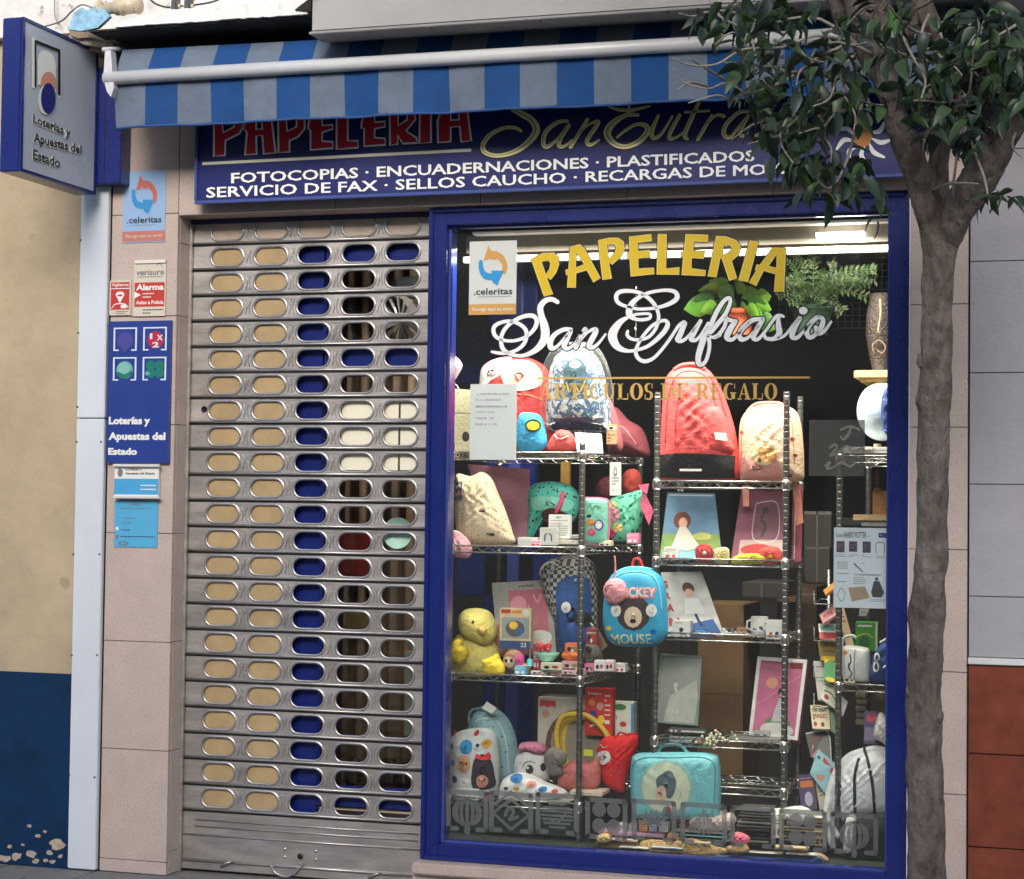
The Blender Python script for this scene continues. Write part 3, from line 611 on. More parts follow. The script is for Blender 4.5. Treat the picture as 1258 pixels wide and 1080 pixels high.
# ------------------------------------------------------------------ roller shutter
YS = .12
sh = thing('roller_shutter', 'closed galvanised roller shutter with rows of oval holes', 'roller shutter', ((XR+XS)/2, YS, 0))
hx = [P(x, 598, YS).x for x in (274, 328, 381.5, 436.5, 490.5)]
zt_ = P(277, 284, YS).z; zb_ = P(265, 980, YS).z; NR = 23; pitch = (zt_-zb_)/(NR-1)
x0s = XR+.004; x1s = XS-.002
M_rim = mat('pressed_rim', (.42, .40, .395), .32, metal=.75, noise=.12, nscale=30)
def stadium(cx, cz, w, h, n=7):
    r = h/2; out = []
    for k in range(n+1): a = -math.pi/2+math.pi*k/n; out.append((cx+w/2-r+r*math.cos(a), cz+r*math.sin(a)))
    for k in range(n+1): a = math.pi/2+math.pi*k/n; out.append((cx-w/2+r+r*math.cos(a), cz+r*math.sin(a)))
    return out
sx = (x0s+x1s)/2; slat0 = None
def slat_mesh(holes=True):
    mb = MB(); h = pitch; yc = 0
    L0 = [(x0s-sx, 0, -h/2+.006), (x1s-sx, 0, -h/2+.006), (x1s-sx, 0, h/2-.009), (x0s-sx, 0, h/2-.009)]
    loops = [L0]
    if holes:
        for x in hx: loops.append([(q[0], 0, q[1]) for q in stadium(x-sx, -.002, .137, .066)])
    mb.prism(loops, (0, .0016, 0), M_steel)
    # rolled edges
    for zc, r in ((-h/2+.0035, .005),):
        mb.tube([(x0s-sx, -.001, zc), (x1s-sx, -.001, zc)], r, M_rim, 8)
    mb.add([(x0s-sx, .0012, h/2-.0105), (x1s-sx, .0012, h/2-.0105), (x1s-sx, .0012, h/2-.001), (x0s-sx, .0012, h/2-.001)], [(0, 1, 2, 3)], M_dark)  # near-black strip stands in for the shade between slats
    return mb
def rim_mesh():
    mb = MB(); A = stadium(0, 0, .137, .066, 9); N = len(A); prof = [(0, 0), (.0025, -.0032), (.0065, -.0035), (.0105, 0)]
    vs = []
    for (d, y) in prof:
        for k in range(N):
            a = A[(k-1) % N]; b = A[(k+1) % N]; dx, dz = b[0]-a[0], b[1]-a[1]; L = math.hypot(dx, dz) or 1
            vs.append((A[k][0]+dz/L*d, y, A[k][1]-dx/L*d))
    fs = [(i*N+k, i*N+(k+1) % N, (i+1)*N+(k+1) % N, (i+1)*N+k) for i in range(3) for k in range(N)]
    mb.add(vs, fs, M_rim, True); return mb
proto = slat_mesh().build('slat', sh); me_s = proto.data; proto.matrix_parent_inverse = Matrix.Translation(-sh.location)
rimp = rim_mesh().build('hole_rim', proto); rme = rimp.data
rimp.matrix_parent_inverse = Matrix.Identity(4); bpy.data.objects.remove(rimp)
def put_slat(z, first=None):
    o = first or proto.copy()
    if first is None: COL.objects.link(o)
    o.location = (sx+random.uniform(-.0008, .0008), YS+random.uniform(-.0008, .0008), z); o.rotation_euler = (random.uniform(-.035, .035), 0, 0)
    for x in hx:
        r = bpy.data.objects.new('hole_rim', rme); COL.objects.link(r); r.parent = o; r.location = (x-sx, 0, -.002)
    return o
for i in range(NR): put_slat(zt_-pitch*i, proto if i == 0 else None)
mb = MB()                                                         # pressed marks between the holes
for i in range(NR):
    z = zt_-pitch*i-.002
    for j in range(4):
        xm = (hx[j]+hx[j+1])/2
        for s in (-1, 1): mb.tube(catmull([(xm+s*.011, YS-.0005, z+.03), (xm+s*.004, YS-.002, z), (xm+s*.011, YS-.0005, z-.03)], 4), .0016, M_rim, 5)
o = mb.build('pressed_marks', sh); o['kind'] = 'stuff'
# ribbed slat and bottom bar
zr_ = zb_-pitch
mb = slat_mesh(False); 
for dz in (-.014, .012): mb.tube([(x0s-sx+.06, -.001, dz), (x1s-sx-.01, -.001, dz)], .0035, M_rim, 8)
o = mb.build('ribbed_slat', sh); o.location = (sx, YS, zr_)
zbb = zr_-pitch/2
mb = MB(); mb.box((x0s, YS-.003, .05), (x1s, YS+.004, zbb-.001), M_steel, .001); mb.tube([(x0s, YS-.004, .048), (x1s, YS-.004, .048)], .007, M_rim, 8); mb.box((x0s, YS-.006, .012), (x1s, YS+.006, .042), M_steel, .002); mb.build('bottom_bar', sh)
mb = MB(); mb.tube(catmull([tuple(P(x, y, YS-.012)) for x, y in [(333, 1063), (338, 1072), (350, 1077), (362, 1073), (369, 1064)]], 5), .0055, M_rim, 8); mb.build('handle', sh)
for x in (332, 370): 
    mb = MB(); p = P(x, 1062, YS-.008); mb.box((p.x-.012, YS-.016, p.z-.006), (p.x+.012, YS-.004, p.z+.008), M_steel, .002); mb.build('handle_foot', sh)
for x, y in ((350, 1043), (350, 1053), (388, 1046), (388, 1056)):
    mb = MB(); p = P(x, y, YS-.004); mb.ell((p.x, YS-.004, p.z), (.007, .004, .007), M_chrome, 10, 6); mb.build('rivet', sh)
mb = MB(); p = P(369, 1052, YS-.004); mb.lathe((p.x, YS-.004, p.z), [(.006, -.006), (.012, -.004), (.013, 0)], M_screw, 14, 'Y'); mb.build('lock', sh)
for x, y in ((279, 1061), (461, 1075)):
    mb = MB(); mb.tube([P(x-8, y+4, YS-.012), P(x-2, y, YS-.02), P(x+7, y-3, YS-.012)], .005, M_rim, 6); mb.build('hook', sh)
mb = MB(); mb.box((XR+.001, YS-.02, .0), (XR+.012, YS-.008, ZL-.02), M_steel); mb.build('guide_rail', sh)
p = P(259, 504, .18); mb = MB(); mb.lathe((p.x, .125, p.z), [(.012, -.01), (.016, 0), (.01, .03)], M_dark, 10, 'Y'); mb.build('keyhole_plug', sh)
# ---- what shows through the holes: the shop door
dr = thing('shop_door', 'blue framed glass shop door behind the shutter holes', 'door', (-3.1, .3, 0))
def dbox(px0, px1, py0, py1, Y0, Y1, m, name, ref=600):
    a = P(px0, ref, Y0).x; b = P(px1, ref, Y0).x; zt2 = P((px0+px1)/2, py0, Y0).z; zb2 = P((px0+px1)/2, py1, Y0).z
    mb = MB(); mb.box((a, Y0, zb2), (b, Y1, zt2), m); return mb.build(name, dr)
M_kraft = mat('beige_board', (.40, .285, .145), .75, noise=.2, nscale=10, bump=.05)
dbox(232, 353, 285, 1062, .128, .135, M_kraft, 'beige_blind')
dbox(236, 540, 262, 299, .1272, .1278, mat('head_board', (.62, .5, .4), .7, noise=.15), 'head_board')
dbox(354, 394, 298, 1000, .16, .20, M_blue, 'blue_stile'); 
dbox(396, 540, 300, 328, .16, .20, M_blue, 'blue_top_rail'); dbox(396, 540, 428, 462, .16, .20, M_blue, 'blue_mid_rail')
dbox(354, 540, 968, 992, .158, .20, M_blue, 'blue_bottom_rail')
dbox(230, 540, 993, 1064, .25, .32, M_stone, 'door_step')
mb = MB(); a = P(396, 328, .285); b = P(540, 968, .285); mb.box((a.x, .284, b.z), (b.x, .286, a.z), thin_glass('door_glass', (.85, .87, .85), 1.0)); mb.build('door_pane', dr)
ib = thing('window_blind', 'cream roller blind glimpsed through the upper right shutter holes', 'blind', P(470, 580, .4))
for x0, x1 in ((420, 488.5), (492.5, 535)):
    mb = MB(); pxbox(mb, x0, 490, x1, 578, .14, .145, mat('blind_cream', (.80, .75, .60), .6)); mb.build('blind_strip', ib)
md = MB(); c = P(488, 655, .15); md.lathe((c.x, .15, c.z), [(.062, 0), (.062, .01)], mat('mint_plate', (.42, .66, .55), .5), 24, 'Y'); tag(md.build('mint_disc'), 'round mint green disc seen through the right shutter holes', 'disc')
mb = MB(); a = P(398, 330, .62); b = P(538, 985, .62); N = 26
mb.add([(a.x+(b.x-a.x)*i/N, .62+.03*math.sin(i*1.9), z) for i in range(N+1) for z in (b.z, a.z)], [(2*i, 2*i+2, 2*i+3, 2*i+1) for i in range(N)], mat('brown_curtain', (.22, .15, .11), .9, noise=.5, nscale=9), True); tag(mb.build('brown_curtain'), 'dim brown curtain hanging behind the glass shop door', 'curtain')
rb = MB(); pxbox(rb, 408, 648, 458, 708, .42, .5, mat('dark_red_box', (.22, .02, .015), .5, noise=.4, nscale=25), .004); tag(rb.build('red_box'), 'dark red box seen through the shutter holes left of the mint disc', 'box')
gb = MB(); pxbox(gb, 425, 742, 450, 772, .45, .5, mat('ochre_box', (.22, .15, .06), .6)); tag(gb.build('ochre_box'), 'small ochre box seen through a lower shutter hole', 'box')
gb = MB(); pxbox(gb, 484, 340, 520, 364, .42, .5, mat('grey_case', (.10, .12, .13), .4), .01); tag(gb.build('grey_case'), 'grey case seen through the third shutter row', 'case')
wp = MB(); c = P(492, 395, .42); 
for k in range(14):
    a = k*2*math.pi/14; wp.add([(c.x, .42, c.z), (c.x+.08*math.cos(a), .43, c.z+.11*math.sin(a)), (c.x+.08*math.cos(a+.4), .40, c.z+.11*math.sin(a+.4))], [(0, 1, 2)], mat('cellophane', (.30, .28, .29), .15))
tag(wp.build('cellophane_fan'), 'fan of crumpled cellophane seen through the right shutter holes', 'wrapping')
wp = MB(); pxbox(wp, 498, 800, 530, 905, .42, .46, mat('pale_paper', (.34, .36, .33), .6)); tag(wp.build('paper_roll'), 'pale paper sheet standing behind the lower right shutter holes', 'paper')
wp = MB(); 
for k in range(22): pxbox(wp, 414+k*5, 938+random.uniform(-6, 2), 417.5+k*5, 962, .45+.01*(k % 3), .5, mat('rod%d' % (k % 3), [(.10, .08, .05), (.2, .16, .1), (.06, .045, .03)][k % 3], .6))
tag(wp.build('rod_row'), 'row of dim upright rods behind the lowest shutter holes', 'rods')

# ------------------------------------------------------------------ shop window
YF = .04; YG = .095
wf = thing('shop_window', 'large blue framed shop window full of bags and toys', 'window', (-1.6, YF, .2))
fl = P(527, 600, YF).x-.012; fr = XW1-.001; fzb = zsl+.002; fzt = ZLw-.002
gl0 = P(550, 600, YG).x; gr0 = P(1093.5, 600, YG).x; gzb = P(800, 1051, YG).z; gzt = P(800, 271, YG).z
for nm, a, b in (('left_stile', (fl, fzb), (gl0, fzt)), ('right_stile', (gr0, fzb), (fr, fzt)), ('bottom_rail', (gl0+.0005, fzb), (gr0-.0005, gzb)), ('top_rail', (gl0+.0005, gzt), (gr0-.0005, fzt))):
    mb = MB(); mb.box((a[0], YF, a[1]), (b[0], .17, b[1]), M_blue, .003); mb.build(nm, wf)
M_bead = mat('bead_blue', (.05, .07, .30), .25, coat=.4); mb = MB(); bw = .010           # proud outer moulding and glazing bead
for a, b in (((gl0, gzb), (gl0+bw, gzt)), ((gr0-bw, gzb), (gr0, gzt)), ((gl0+bw, gzb), (gr0-bw, gzb+bw)), ((gl0+bw, gzt-bw), (gr0-bw, gzt))): mb.box((a[0], YG-.025, a[1]), (b[0], YG-.003, b[1]), M_bead, .002)
mb.build('glazing_bead', wf)
mb = MB(); ww = .018
for a, b in (((fl, fzb), (fl+ww, fzt)), ((fr-ww, fzb), (fr, fzt)), ((fl+ww+.001, fzb), (fr-ww-.001, fzb+ww)), ((fl+ww+.001, fzt-ww), (fr-ww-.001, fzt))): mb.box((a[0], YF-.012, a[1]), (b[0], YF-.0005, b[1]), M_blue, .003)
mb.build('outer_moulding', wf)
mb = MB(); mb.box((gl0+.001, YG, gzb+.001), (gr0-.001, YG+.006, gzt-.001), thin_glass('shop_glass', (.97, .985, .975), 1.15, veil=.016, veilcol=(.5, .52, .5))); mb.build('glass_pane', wf)  # pale veil in the pane stands in for haze of reflected light
# lettering on the glass
YL = YG-.001; L4 = plane(YL, 640, 275, 7.4); L5 = plane(YL, 800, 275, 6.99)
M_yel = mat('letter_yellow', (.74, .51, .014), .4); M_yel2 = mat('letter_pale_edge', (.80, .64, .20), .4); M_lk = mat('letter_black_edge', (.01, .008, .006), .5); M_lw = mat('letter_white', (.96, .96, .96), .4)
YEL = [(L4, [(95, 320), (200, 268), (300, 265), (340, 305), (345, 370), (320, 440), (270, 508), (228, 480), (290, 640), (212, 660)], [(185, 345), (250, 330), (272, 360), (262, 410), (225, 462)]),
 (L4, [(450, 210), (535, 188), (575, 225), (722, 495), (662, 532), (600, 420), (500, 450), (497, 580), (422, 578), (432, 465), (415, 468), (408, 420), (435, 412)], [(500, 270), (517, 272), (577, 368), (498, 398)]),
 (L4, [(705, 150), (800, 130), (885, 130), (935, 165), (940, 235), (900, 305), (830, 370), (797, 345), (825, 498), (745, 510), (717, 290)], [(780, 190), (840, 182), (868, 205), (862, 250), (797, 318)]),
 (L4, [(985, 120), (1185, 95), (1190, 155), (1060, 170), (1065, 250), (1170, 240), (1172, 303), (1065, 313), (1070, 410), (1210, 402), (1213, 455), (1000, 478), (992, 325), (975, 322), (975, 262), (990, 252)], None),
 (L5, [(60, 88), (132, 88), (125, 385), (243, 375), (240, 435), (50, 435)], None),
 (L5, [(298, 90), (490, 97), (487, 155), (365, 148), (360, 235), (460, 240), (450, 298), (348, 292), (345, 385), (470, 402), (465, 445), (262, 438), (278, 290), (262, 286), (265, 242), (283, 237)], None),
 (L5, [(560, 105), (640, 110), (730, 143), (768, 195), (745, 270), (690, 320), (735, 470), (672, 488), (612, 305), (592, 290), (558, 458), (488, 452), (530, 260)], [(622, 170), (682, 187), (698, 220), (655, 258), (608, 262)]),
 (L5, [(850, 145), (917, 155), (905, 215), (828, 500), (752, 485)], None),
 (L5, [(1050, 205), (1155, 210), (1140, 582), (1058, 582), (1070, 432), (965, 402), (900, 533), (842, 505), (905, 405), (895, 395), (908, 350), (935, 355)], [(1075, 262), (1082, 265), (1078, 380), (1008, 362)])]
lt = thing('yellow_window_lettering', 'arched yellow PAPELERIA lettering on the window glass', 'lettering', P(810, 330, YL))
mb = MB(); me_ = MB(); mk = MB()
for mp, o, h in YEL:
    shape(mb, o, mp, M_yel, .0008, [h] if h else [])
    for l in [o]+([h] if h else []): me_.ribbon([(x, y, 7) for x, y in l], mp, M_yel2, .0014, True, 1); mk.ribbon([(x, y, 24) for x, y in l], mp, M_lk, .0003, True, 1)
mk.build('dark_edge', lt); mb.build('letters', lt); me_.build('pale_edge', lt)
Z1 = plane(YL, 595, 350, 8.387); Z2 = plane(YL, 735, 345, 8.387); Z3 = plane(YL, 870, 350, 7.8625)
STR = [(Z1, [(755, 178, 44), (700, 150, 48), (630, 165, 55), (580, 230, 62), (590, 320, 66), (620, 420, 84), (630, 520, 90), (600, 600, 78), (520, 680, 56), (400, 730, 38), (280, 718, 38), (195, 660, 45), (175, 560, 40), (205, 470, 40), (280, 390, 40), (400, 328, 42), (500, 320, 46), (542, 370, 45), (520, 450, 42), (440, 530, 36), (330, 573, 33), (220, 575, 33), (130, 540, 40), (97, 480, 40), (115, 420, 40), (200, 382, 36), (300, 380, 36), (400, 430, 40), (438, 500, 42), (415, 600, 40), (340, 670, 36), (240, 703, 33), (150, 703, 33), (80, 690, 26)]),
 (Z1, [(895, 460, 38), (820, 462, 44), (730, 512, 48), (682, 590, 58), (692, 650, 56), (745, 640, 35), (820, 560, 28), (890, 470, 28)]), (Z1, [(892, 480, 44), (842, 580, 58), (825, 640, 52), (872, 655, 38), (935, 600, 24), (1000, 500, 26), (1045, 460, 44)]),
 (Z1, [(1040, 458, 48), (980, 560, 50), (945, 648, 48)]), (Z1, [(955, 625, 24), (1060, 495, 26), (1140, 460, 46), (1148, 490, 54), (1095, 590, 58), (1080, 638, 50), (1130, 642, 40), (1190, 590, 28), (1250, 510, 22)]),
 (Z2, [(305, 520, 30), (300, 560, 34), (340, 598, 33), (420, 608, 33), (520, 580, 34), (590, 500, 35), (617, 420, 35), (622, 350, 35), (590, 260, 40), (520, 180, 40), (420, 122, 38), (300, 105, 40), (215, 120, 44), (185, 170, 45), (210, 228, 40), (290, 265, 33), (400, 290, 32), (500, 290, 32), (620, 275, 33), (740, 235, 44), (812, 180, 50), (795, 118, 44), (700, 98, 34), (560, 115, 34), (450, 155, 38), (360, 222, 54), (325, 290, 66), (325, 350, 68), (380, 393, 38), (460, 402, 34), (530, 385, 34), (533, 345, 28), (460, 340, 28), (375, 350, 30)]),
 (Z2, [(315, 372, 30), (230, 425, 60), (160, 520, 88), (152, 600, 92), (205, 685, 68), (300, 723, 38), (400, 713, 34), (520, 670, 38), (650, 560, 48), (713, 470, 50), (705, 418, 38), (650, 415, 34), (560, 462, 34), (470, 560, 34), (410, 660, 34), (388, 740, 40), (420, 805, 40), (490, 830, 42), (580, 790, 35), (680, 680, 33), (760, 570, 33), (830, 465, 35), (885, 430, 45)]),
 (Z2, [(892, 440, 52), (842, 560, 58), (820, 608, 54), (870, 618, 38), (940, 560, 28), (1040, 430, 30)]), (Z2, [(1055, 415, 40), (985, 540, 54), (958, 600, 52), (1005, 612, 38), (1060, 560, 32), (1135, 440, 35)]),
 (Z3, [(15, 420, 45), (80, 270, 45), (150, 160, 40), (203, 128, 38), (213, 175, 36), (170, 280, 40), (95, 375, 45), (25, 455, 48)]),
 (Z2, [(1150, 470, 50), (1105, 550, 62), (1060, 680, 64), (1030, 800, 58), (1050, 868, 48), (1110, 825, 38), (1145, 700, 38), (1142, 600, 38), (1135, 570, 30), (1200, 588, 28), (1258, 560, 30)]),
 (Z3, [(50, 505, 28), (100, 485, 38), (160, 400, 36), (175, 320, 40)]), (Z3, [(160, 305, 50), (190, 335, 42), (255, 350, 34)]), (Z3, [(265, 352, 44), (208, 440, 58), (182, 508, 54), (230, 530, 38), (290, 480, 32), (370, 385, 28), (430, 340, 34)]),
 (Z3, [(530, 330, 38), (430, 342, 44), (342, 412, 50), (302, 480, 48), (325, 528, 46), (400, 500, 28), (500, 380, 28)]), (Z3, [(528, 340, 44), (472, 430, 50), (437, 508, 48), (482, 525, 36), (560, 440, 28), (650, 315, 34), (700, 298, 34), (730, 308, 24)]),
 (Z3, [(680, 315, 32), (680, 400, 54), (688, 465, 58), (640, 520, 44), (565, 518, 34), (545, 490, 30)]), (Z3, [(650, 525, 32), (740, 490, 28), (830, 380, 28), (880, 325, 38)]), (Z3, [(885, 325, 48), (832, 420, 54), (812, 498, 50), (862, 510, 38), (930, 440, 28), (1000, 355, 34)]),
 (Z3, [(1060, 310, 44), (992, 370, 50), (952, 450, 50), (980, 508, 44), (1040, 480, 40), (1098, 400, 50), (1108, 332, 44), (1062, 308, 38)]), (Z3, [(1040, 410, 40), (1060, 468, 42), (1120, 450, 34), (1188, 358, 26)])]
lt = thing('white_window_script', 'flowing white San Eufrasio script on the window glass', 'lettering', P(810, 400, YL))
mb = MB(); mk = MB()
for mp, g in STR: mk.ribbon(g, mp, M_lk, .0022, wadd=26); mb.ribbon(g, mp, M_lw, .0030)
disc(mb, 920, 250, 42, 38, Z3, M_lw, .003); disc(mk, 920, 250, 55, 50, Z3, M_lk, .0022)
mk.build('dark_edge', lt); mb.build('script', lt)
lt = thing('gold_window_lettering', 'gold ARTICULOS DE REGALO lettering under a gold rule on the glass', 'lettering', P(810, 480, YL))
M_gl = mat('letter_gold', (.72, .45, .12), .45); GP = plane(YL)
mb = MB(); shape(mb, [(660, 463.5), (995, 462.5), (995, 465), (660, 466)], GP, M_gl, .001); mb.build('gold_rule', lt)
def serif(mb, s, x0, x1, yt, yb, mt):
    """didone capitals: heavy stems, hairlines, slab serifs; unit box per letter, mapped evenly"""
    T = .26; h = .07
    G = {'A': ([(0.5, 0, .0), ], .95), }
    wd = {'A': .95, 'R': .95, 'T': .85, 'I': .42, 'C': .85, 'U': .9, 'L': .8, 'O': .9, 'S': .65, 'D': .95, 'E': .82, 'G': .92, ' ': .45}
    tot = sum(wd[c]+.08 for c in s)-.08; x = 0
    for c in s:
        w_ = wd[c]
        def q(a, b): return (x0+(x+a*w_)/tot*(x1-x0), yt+b*(yb-yt)-(0)*0)
        def poly(pts, hs=()): shape(mb, [q(*p) for p in pts], GP, mt, .001, [[q(*p) for p in h_] for h_ in hs])
        def bar(a0, b0, a1, b1): poly([(a0, b0), (a1, b0), (a1, b1), (a0, b1)])
        def bowl(cx, cy, rx, ry, t, a0, a1, n=14):
            o = []; i = []
            for k in range(n+1):
                a = math.radians(a0+(a1-a0)*k/n); o.append((cx+rx*math.cos(a), cy+ry*math.sin(a))); i.append((cx+(rx-t)*math.cos(a), cy+(ry-h)*math.sin(a)))
            poly(o+i[::-1])
        if c in 'RDLEIT' :
            sx_ = {'I': .28, 'T': .36}.get(c, .12); tt = T/w_*.9
            bar(sx_, 0, sx_+tt, 1); bar(sx_-.12, .93, sx_+tt+.12, 1)
            if c != 'T': bar(sx_-.12, 0, sx_+tt+.12, .07)
        if c == 'T': bar(0, 0, 1, .08); bar(0, 0, .06, .3); bar(.94, 0, 1, .3)
        if c == 'L': bar(.12, .92, .95, 1); bar(.88, .62, .95, 1)
        if c == 'E': bar(.12, .92, .95, 1); bar(.88, .68, .95, 1); bar(.12, 0, .92, .08); bar(.85, 0, .92, .3); bar(.3, .45, .7, .53); bar(.63, .34, .7, .64)
        if c == 'R': bowl(.45, .27, .42, .27, T, -90, 90); bar(.3, 0, .48, .07); bar(.3, .47, .48, .54); poly([(.45, .52), (.68, .52), (.9, .93), (1, .96), (.98, 1), (.72, 1)])
        if c == 'D': bowl(.42, .5, .56, .5, T, -90, 90); bar(.3, 0, .46, .07); bar(.3, .93, .46, 1)
        if c in 'OCG':
            bowl(.5, .5, .5, .52, T+.02, 90, 270); 
            if c == 'O': bowl(.5, .5, .5, .52, T+.02, -90, 90)
            else: bowl(.5, .5, .42, .52, .08, 40 if c == 'C' else 88, 90); bowl(.5, .5, .42, .52, .06, 300, 270); bar(.84, .02, .9, .33); bowl(.5, .5, .44, .52, .06, 60, 90)
            if c == 'G': bar(.62, .58, .9, .95); bar(.52, .55, 1, .62)
        if c == 'U': bar(.1, 0, .36, .7); bar(0, 0, .46, .06); bar(.76, 0, .84, .7); bar(.64, 0, .98, .06); bowl(.47, .68, .37, .34, .2, 0, 180)
        if c == 'A': poly([(.46, 0), (.56, 0), (.92, 1), (.64, 1)]); poly([(.46, 0), (.5, .08), (.18, 1), (.1, 1)]); bar(0, .93, .3, 1); bar(.55, .93, 1, 1); bar(.26, .62, .64, .68)
        if c == 'S': bowl(.48, .27, .44, .29, .3, 90, 300); bowl(.48, .74, .46, .28, .3, -90, 130); bar(.80, 0, .88, .3); bar(.08, .68, .16, 1)
        x += w_+.08
for w_, a_, b_ in (('ARTICULOS', 662, 803), ('DE', 812, 846), ('REGALO', 855, 955)): mb = MB(); serif(mb, w_, a_, b_, 471, 491, M_gl); mb.build('word', lt)
# pale lottery symbols along the foot of the glass
ds = thing('window_symbol_strip', 'strip of frosted grey lottery symbols along the foot of the glass', 'window sticker', P(810, 1010, YL))
M_fr = thin_glass('frosted_grey', (.9, .9, .9), .2, .5, veil=.72, veilcol=(.15, .155, .155))
def symbol(x0, y0, x1, y1, kind):
    mb = MB(); t_ = 6
    W_, H_ = x1-x0, y1-y0
    sl_ = .066
    def mp(x, y, l=0): return GP(x, y+(x-x0)*sl_, l)
    for k_, l in enumerate([[(x0, y0, t_), (x1, y0, t_)], [(x0, y0, t_), (x0, y1, t_)], [(x1, y0, t_), (x1, y1, t_)], [(x0, y1, t_), (x0+W_*.22, y1, t_)], [(x1-W_*.22, y1, t_), (x1, y1, t_)]]): mb.ribbon(l, mp, M_fr, .0007*(1), sm=1)
    cx, cy, r = (x0+x1)/2, (y0+y1)/2+2, min(W_, H_)*.36
    if kind == 'balloon':
        for k in range(-3, 4):
            a = k/3.6
            for s0, s1 in ((-1, -.08), (.08, 1)):
                pts = [(cx+r*1.05*math.sin(a*math.pi/2)*math.cos(t*math.pi/2), cy+r*math.sin(t*math.pi/2), 4.4*math.cos(t*1.2)) for t in [s0+(s1-s0)*i/6 for i in range(7)]]
                mb.ribbon(pts, mp, M_fr, .0012, sm=1)
        mb.ribbon([(cx, cy+r+3, 7), (cx, cy+r+8, 7)], mp, M_fr, .0012, sm=1)
    elif kind == 'two':
        for s, w_ in ((1.15, 5), (.0, 0)):
            if s: mb.ribbon([(cx, cy-r*s, w_), (cx+r*1.35, cy, w_), (cx, cy+r*s, w_), (cx-r*1.35, cy, w_)], mp, M_fr, .0012, True, 1)
        mb.ribbon([(cx-r*1.2, cy-r*.7, 4), (cx, cy-r*1.7, 4), (cx+r*1.2, cy-r*.7, 4)], mp, M_fr, .0012, sm=1)
        mb.ribbon([(cx-7, cy+2, 4), (cx-4, cy-6, 4), (cx+3, cy-5, 4), (cx+1, cy+2, 4), (cx-2, cy+7, 4), (cx+8, cy+3, 4)], mp, M_fr, .0012)
    elif kind == 'ball':
        for k in range(-3, 4):
            y = cy+k*r/3.4; hw = math.sqrt(max(0, r*r-(y-cy)**2))*1.15
            mb.ribbon([(cx-hw, y, 3), (cx+hw, y, 3)], mp, M_fr, .0012, sm=1)
        mb.ribbon([(cx-9, cy+4, 3), (cx, cy+9, 3), (cx+11, cy-4, 3)], mp, M_fr, .0018)
    elif kind == 'clover':
        for a, b in ((-1, -1), (1, -1), (-1, 1), (1, 1)): disc(mb, cx+a*r*.55, cy+b*r*.62-3, r*.52, r*.58, mp, M_fr, .0012+.0001*(a+2*b))
        mb.ribbon([(cx, cy+4, 3), (cx+6, cy+r+5, 3)], mp, M_fr, .0017)
    elif kind == 'fan':
        for k in range(8):
            a = math.radians(200+k*20); mb.ribbon([(cx+r*.3*math.cos(a), cy+6+r*.3*math.sin(a), 3), (cx+r*1.2*math.cos(a), cy+6+r*1.2*math.sin(a), 4)], mp, M_fr, .0012, sm=1)
    elif kind == 'tree':
        for k in range(-3, 4): mb.ribbon([(cx+k*6, cy+10-abs(k)*1, 4), (cx+k*4, cy-r*1.1+abs(k)*5, 4)], mp, M_fr, .0012, sm=1)
    return mb.build('symbol_'+kind if False else 'symbol', ds)
for x0, x1, y0, k in ((551, 597, 972, 'balloon'), (604, 652, 974, 'two'), (661, 708, 976, 'ball'), (722, 768, 982, 'clover'), (779, 828, 984, 'fan'), (839, 890, 988, 'tree'), (900, 950, 992, 'none'), (960, 1013, 996, 'clover'), (1023, 1076, 1000, 'balloon')):
    symbol(x0, y0, x1, y0+45, k)
# papers on the glass
notice('courier_sticker', 'white and orange courier sticker with two curved arrows on the window glass', 'sticker', (577, 297, 635, 386), YG-.002, mat('paper_cream', (.64, .66, .62), .5, noise=.08),
  [(k, [(x, y*.82, *r) for x, y, *r in p] if k in 'lp' else p, c, *z) for k, p, c, *z in arrows(mat('arrow_orange', (.62, .33, .08), .5), mat('arrow_blue', (.02, .28, .62), .5))]
  + [('t', '.celeritas', (.10, .64, .92, .73), ink, .0014, .02), ('s', (.2, .745, .9, .77), 1, ink2), ('r', (0, .855, 1, 1), mat('orange_band', (.62, .34, .09), .5)), ('t', 'Recoge aquí su envío', (.08, .90, .94, .96), pw, .0016, .01)], .001)
notice('opening_hours_sheet', 'white sheet of typed opening hours taped inside the left of the window', 'notice', (578, 472, 635, 565), YG+.012, mat('sheet_white', (.80, .83, .87), .6),
  [('t', 'A PARTIR DEL LUNES', (.14, .12, .84, .145), ink2, .0014, 0), ('t', '10-1, HORARIO', (.12, .20, .66, .225), ink2, .0014, 0), ('t', 'SERA MAÑANAS DE', (.12, .28, .80, .31), ink2, .0014, .01), ('t', '9,30 A 13.30', (.12, .36, .52, .385), ink2, .0014, 0), ('t', 'TARDE   DE', (.12, .44, .52, .465), ink2, .0014, 0), ('t', '18:00 A 21.00', (.12, .52, .58, .545), ink2, .0014, 0)], .0008)
itm = [('t', 'Los', (.05, .07, .16, .12), ink, .0014, .01), ('t', 'HARRY POTTER', (.18, .05, .60, .13), ink, .0014, .01), ('s', (.62, .09, .76, .12), 1, ink2), ('r', (.82, .06, .97, .12), mat('logo_navy', (.02, .04, .25), .5)), ('s', (.84, .08, .95, .10), 1, pw)]
pur = mat('cover_purple', (.07, .035, .09), .5)
for x, h in ((.05, .31), (.28, .30), (.53, .31)): itm += [('r', (x, .17, x+.15, h), pur), ('s', (x+.02, .20, x+.13, .26), 2, ink2), ('s', (x-.01, .33, x+.17, .37), 2, ink2)]
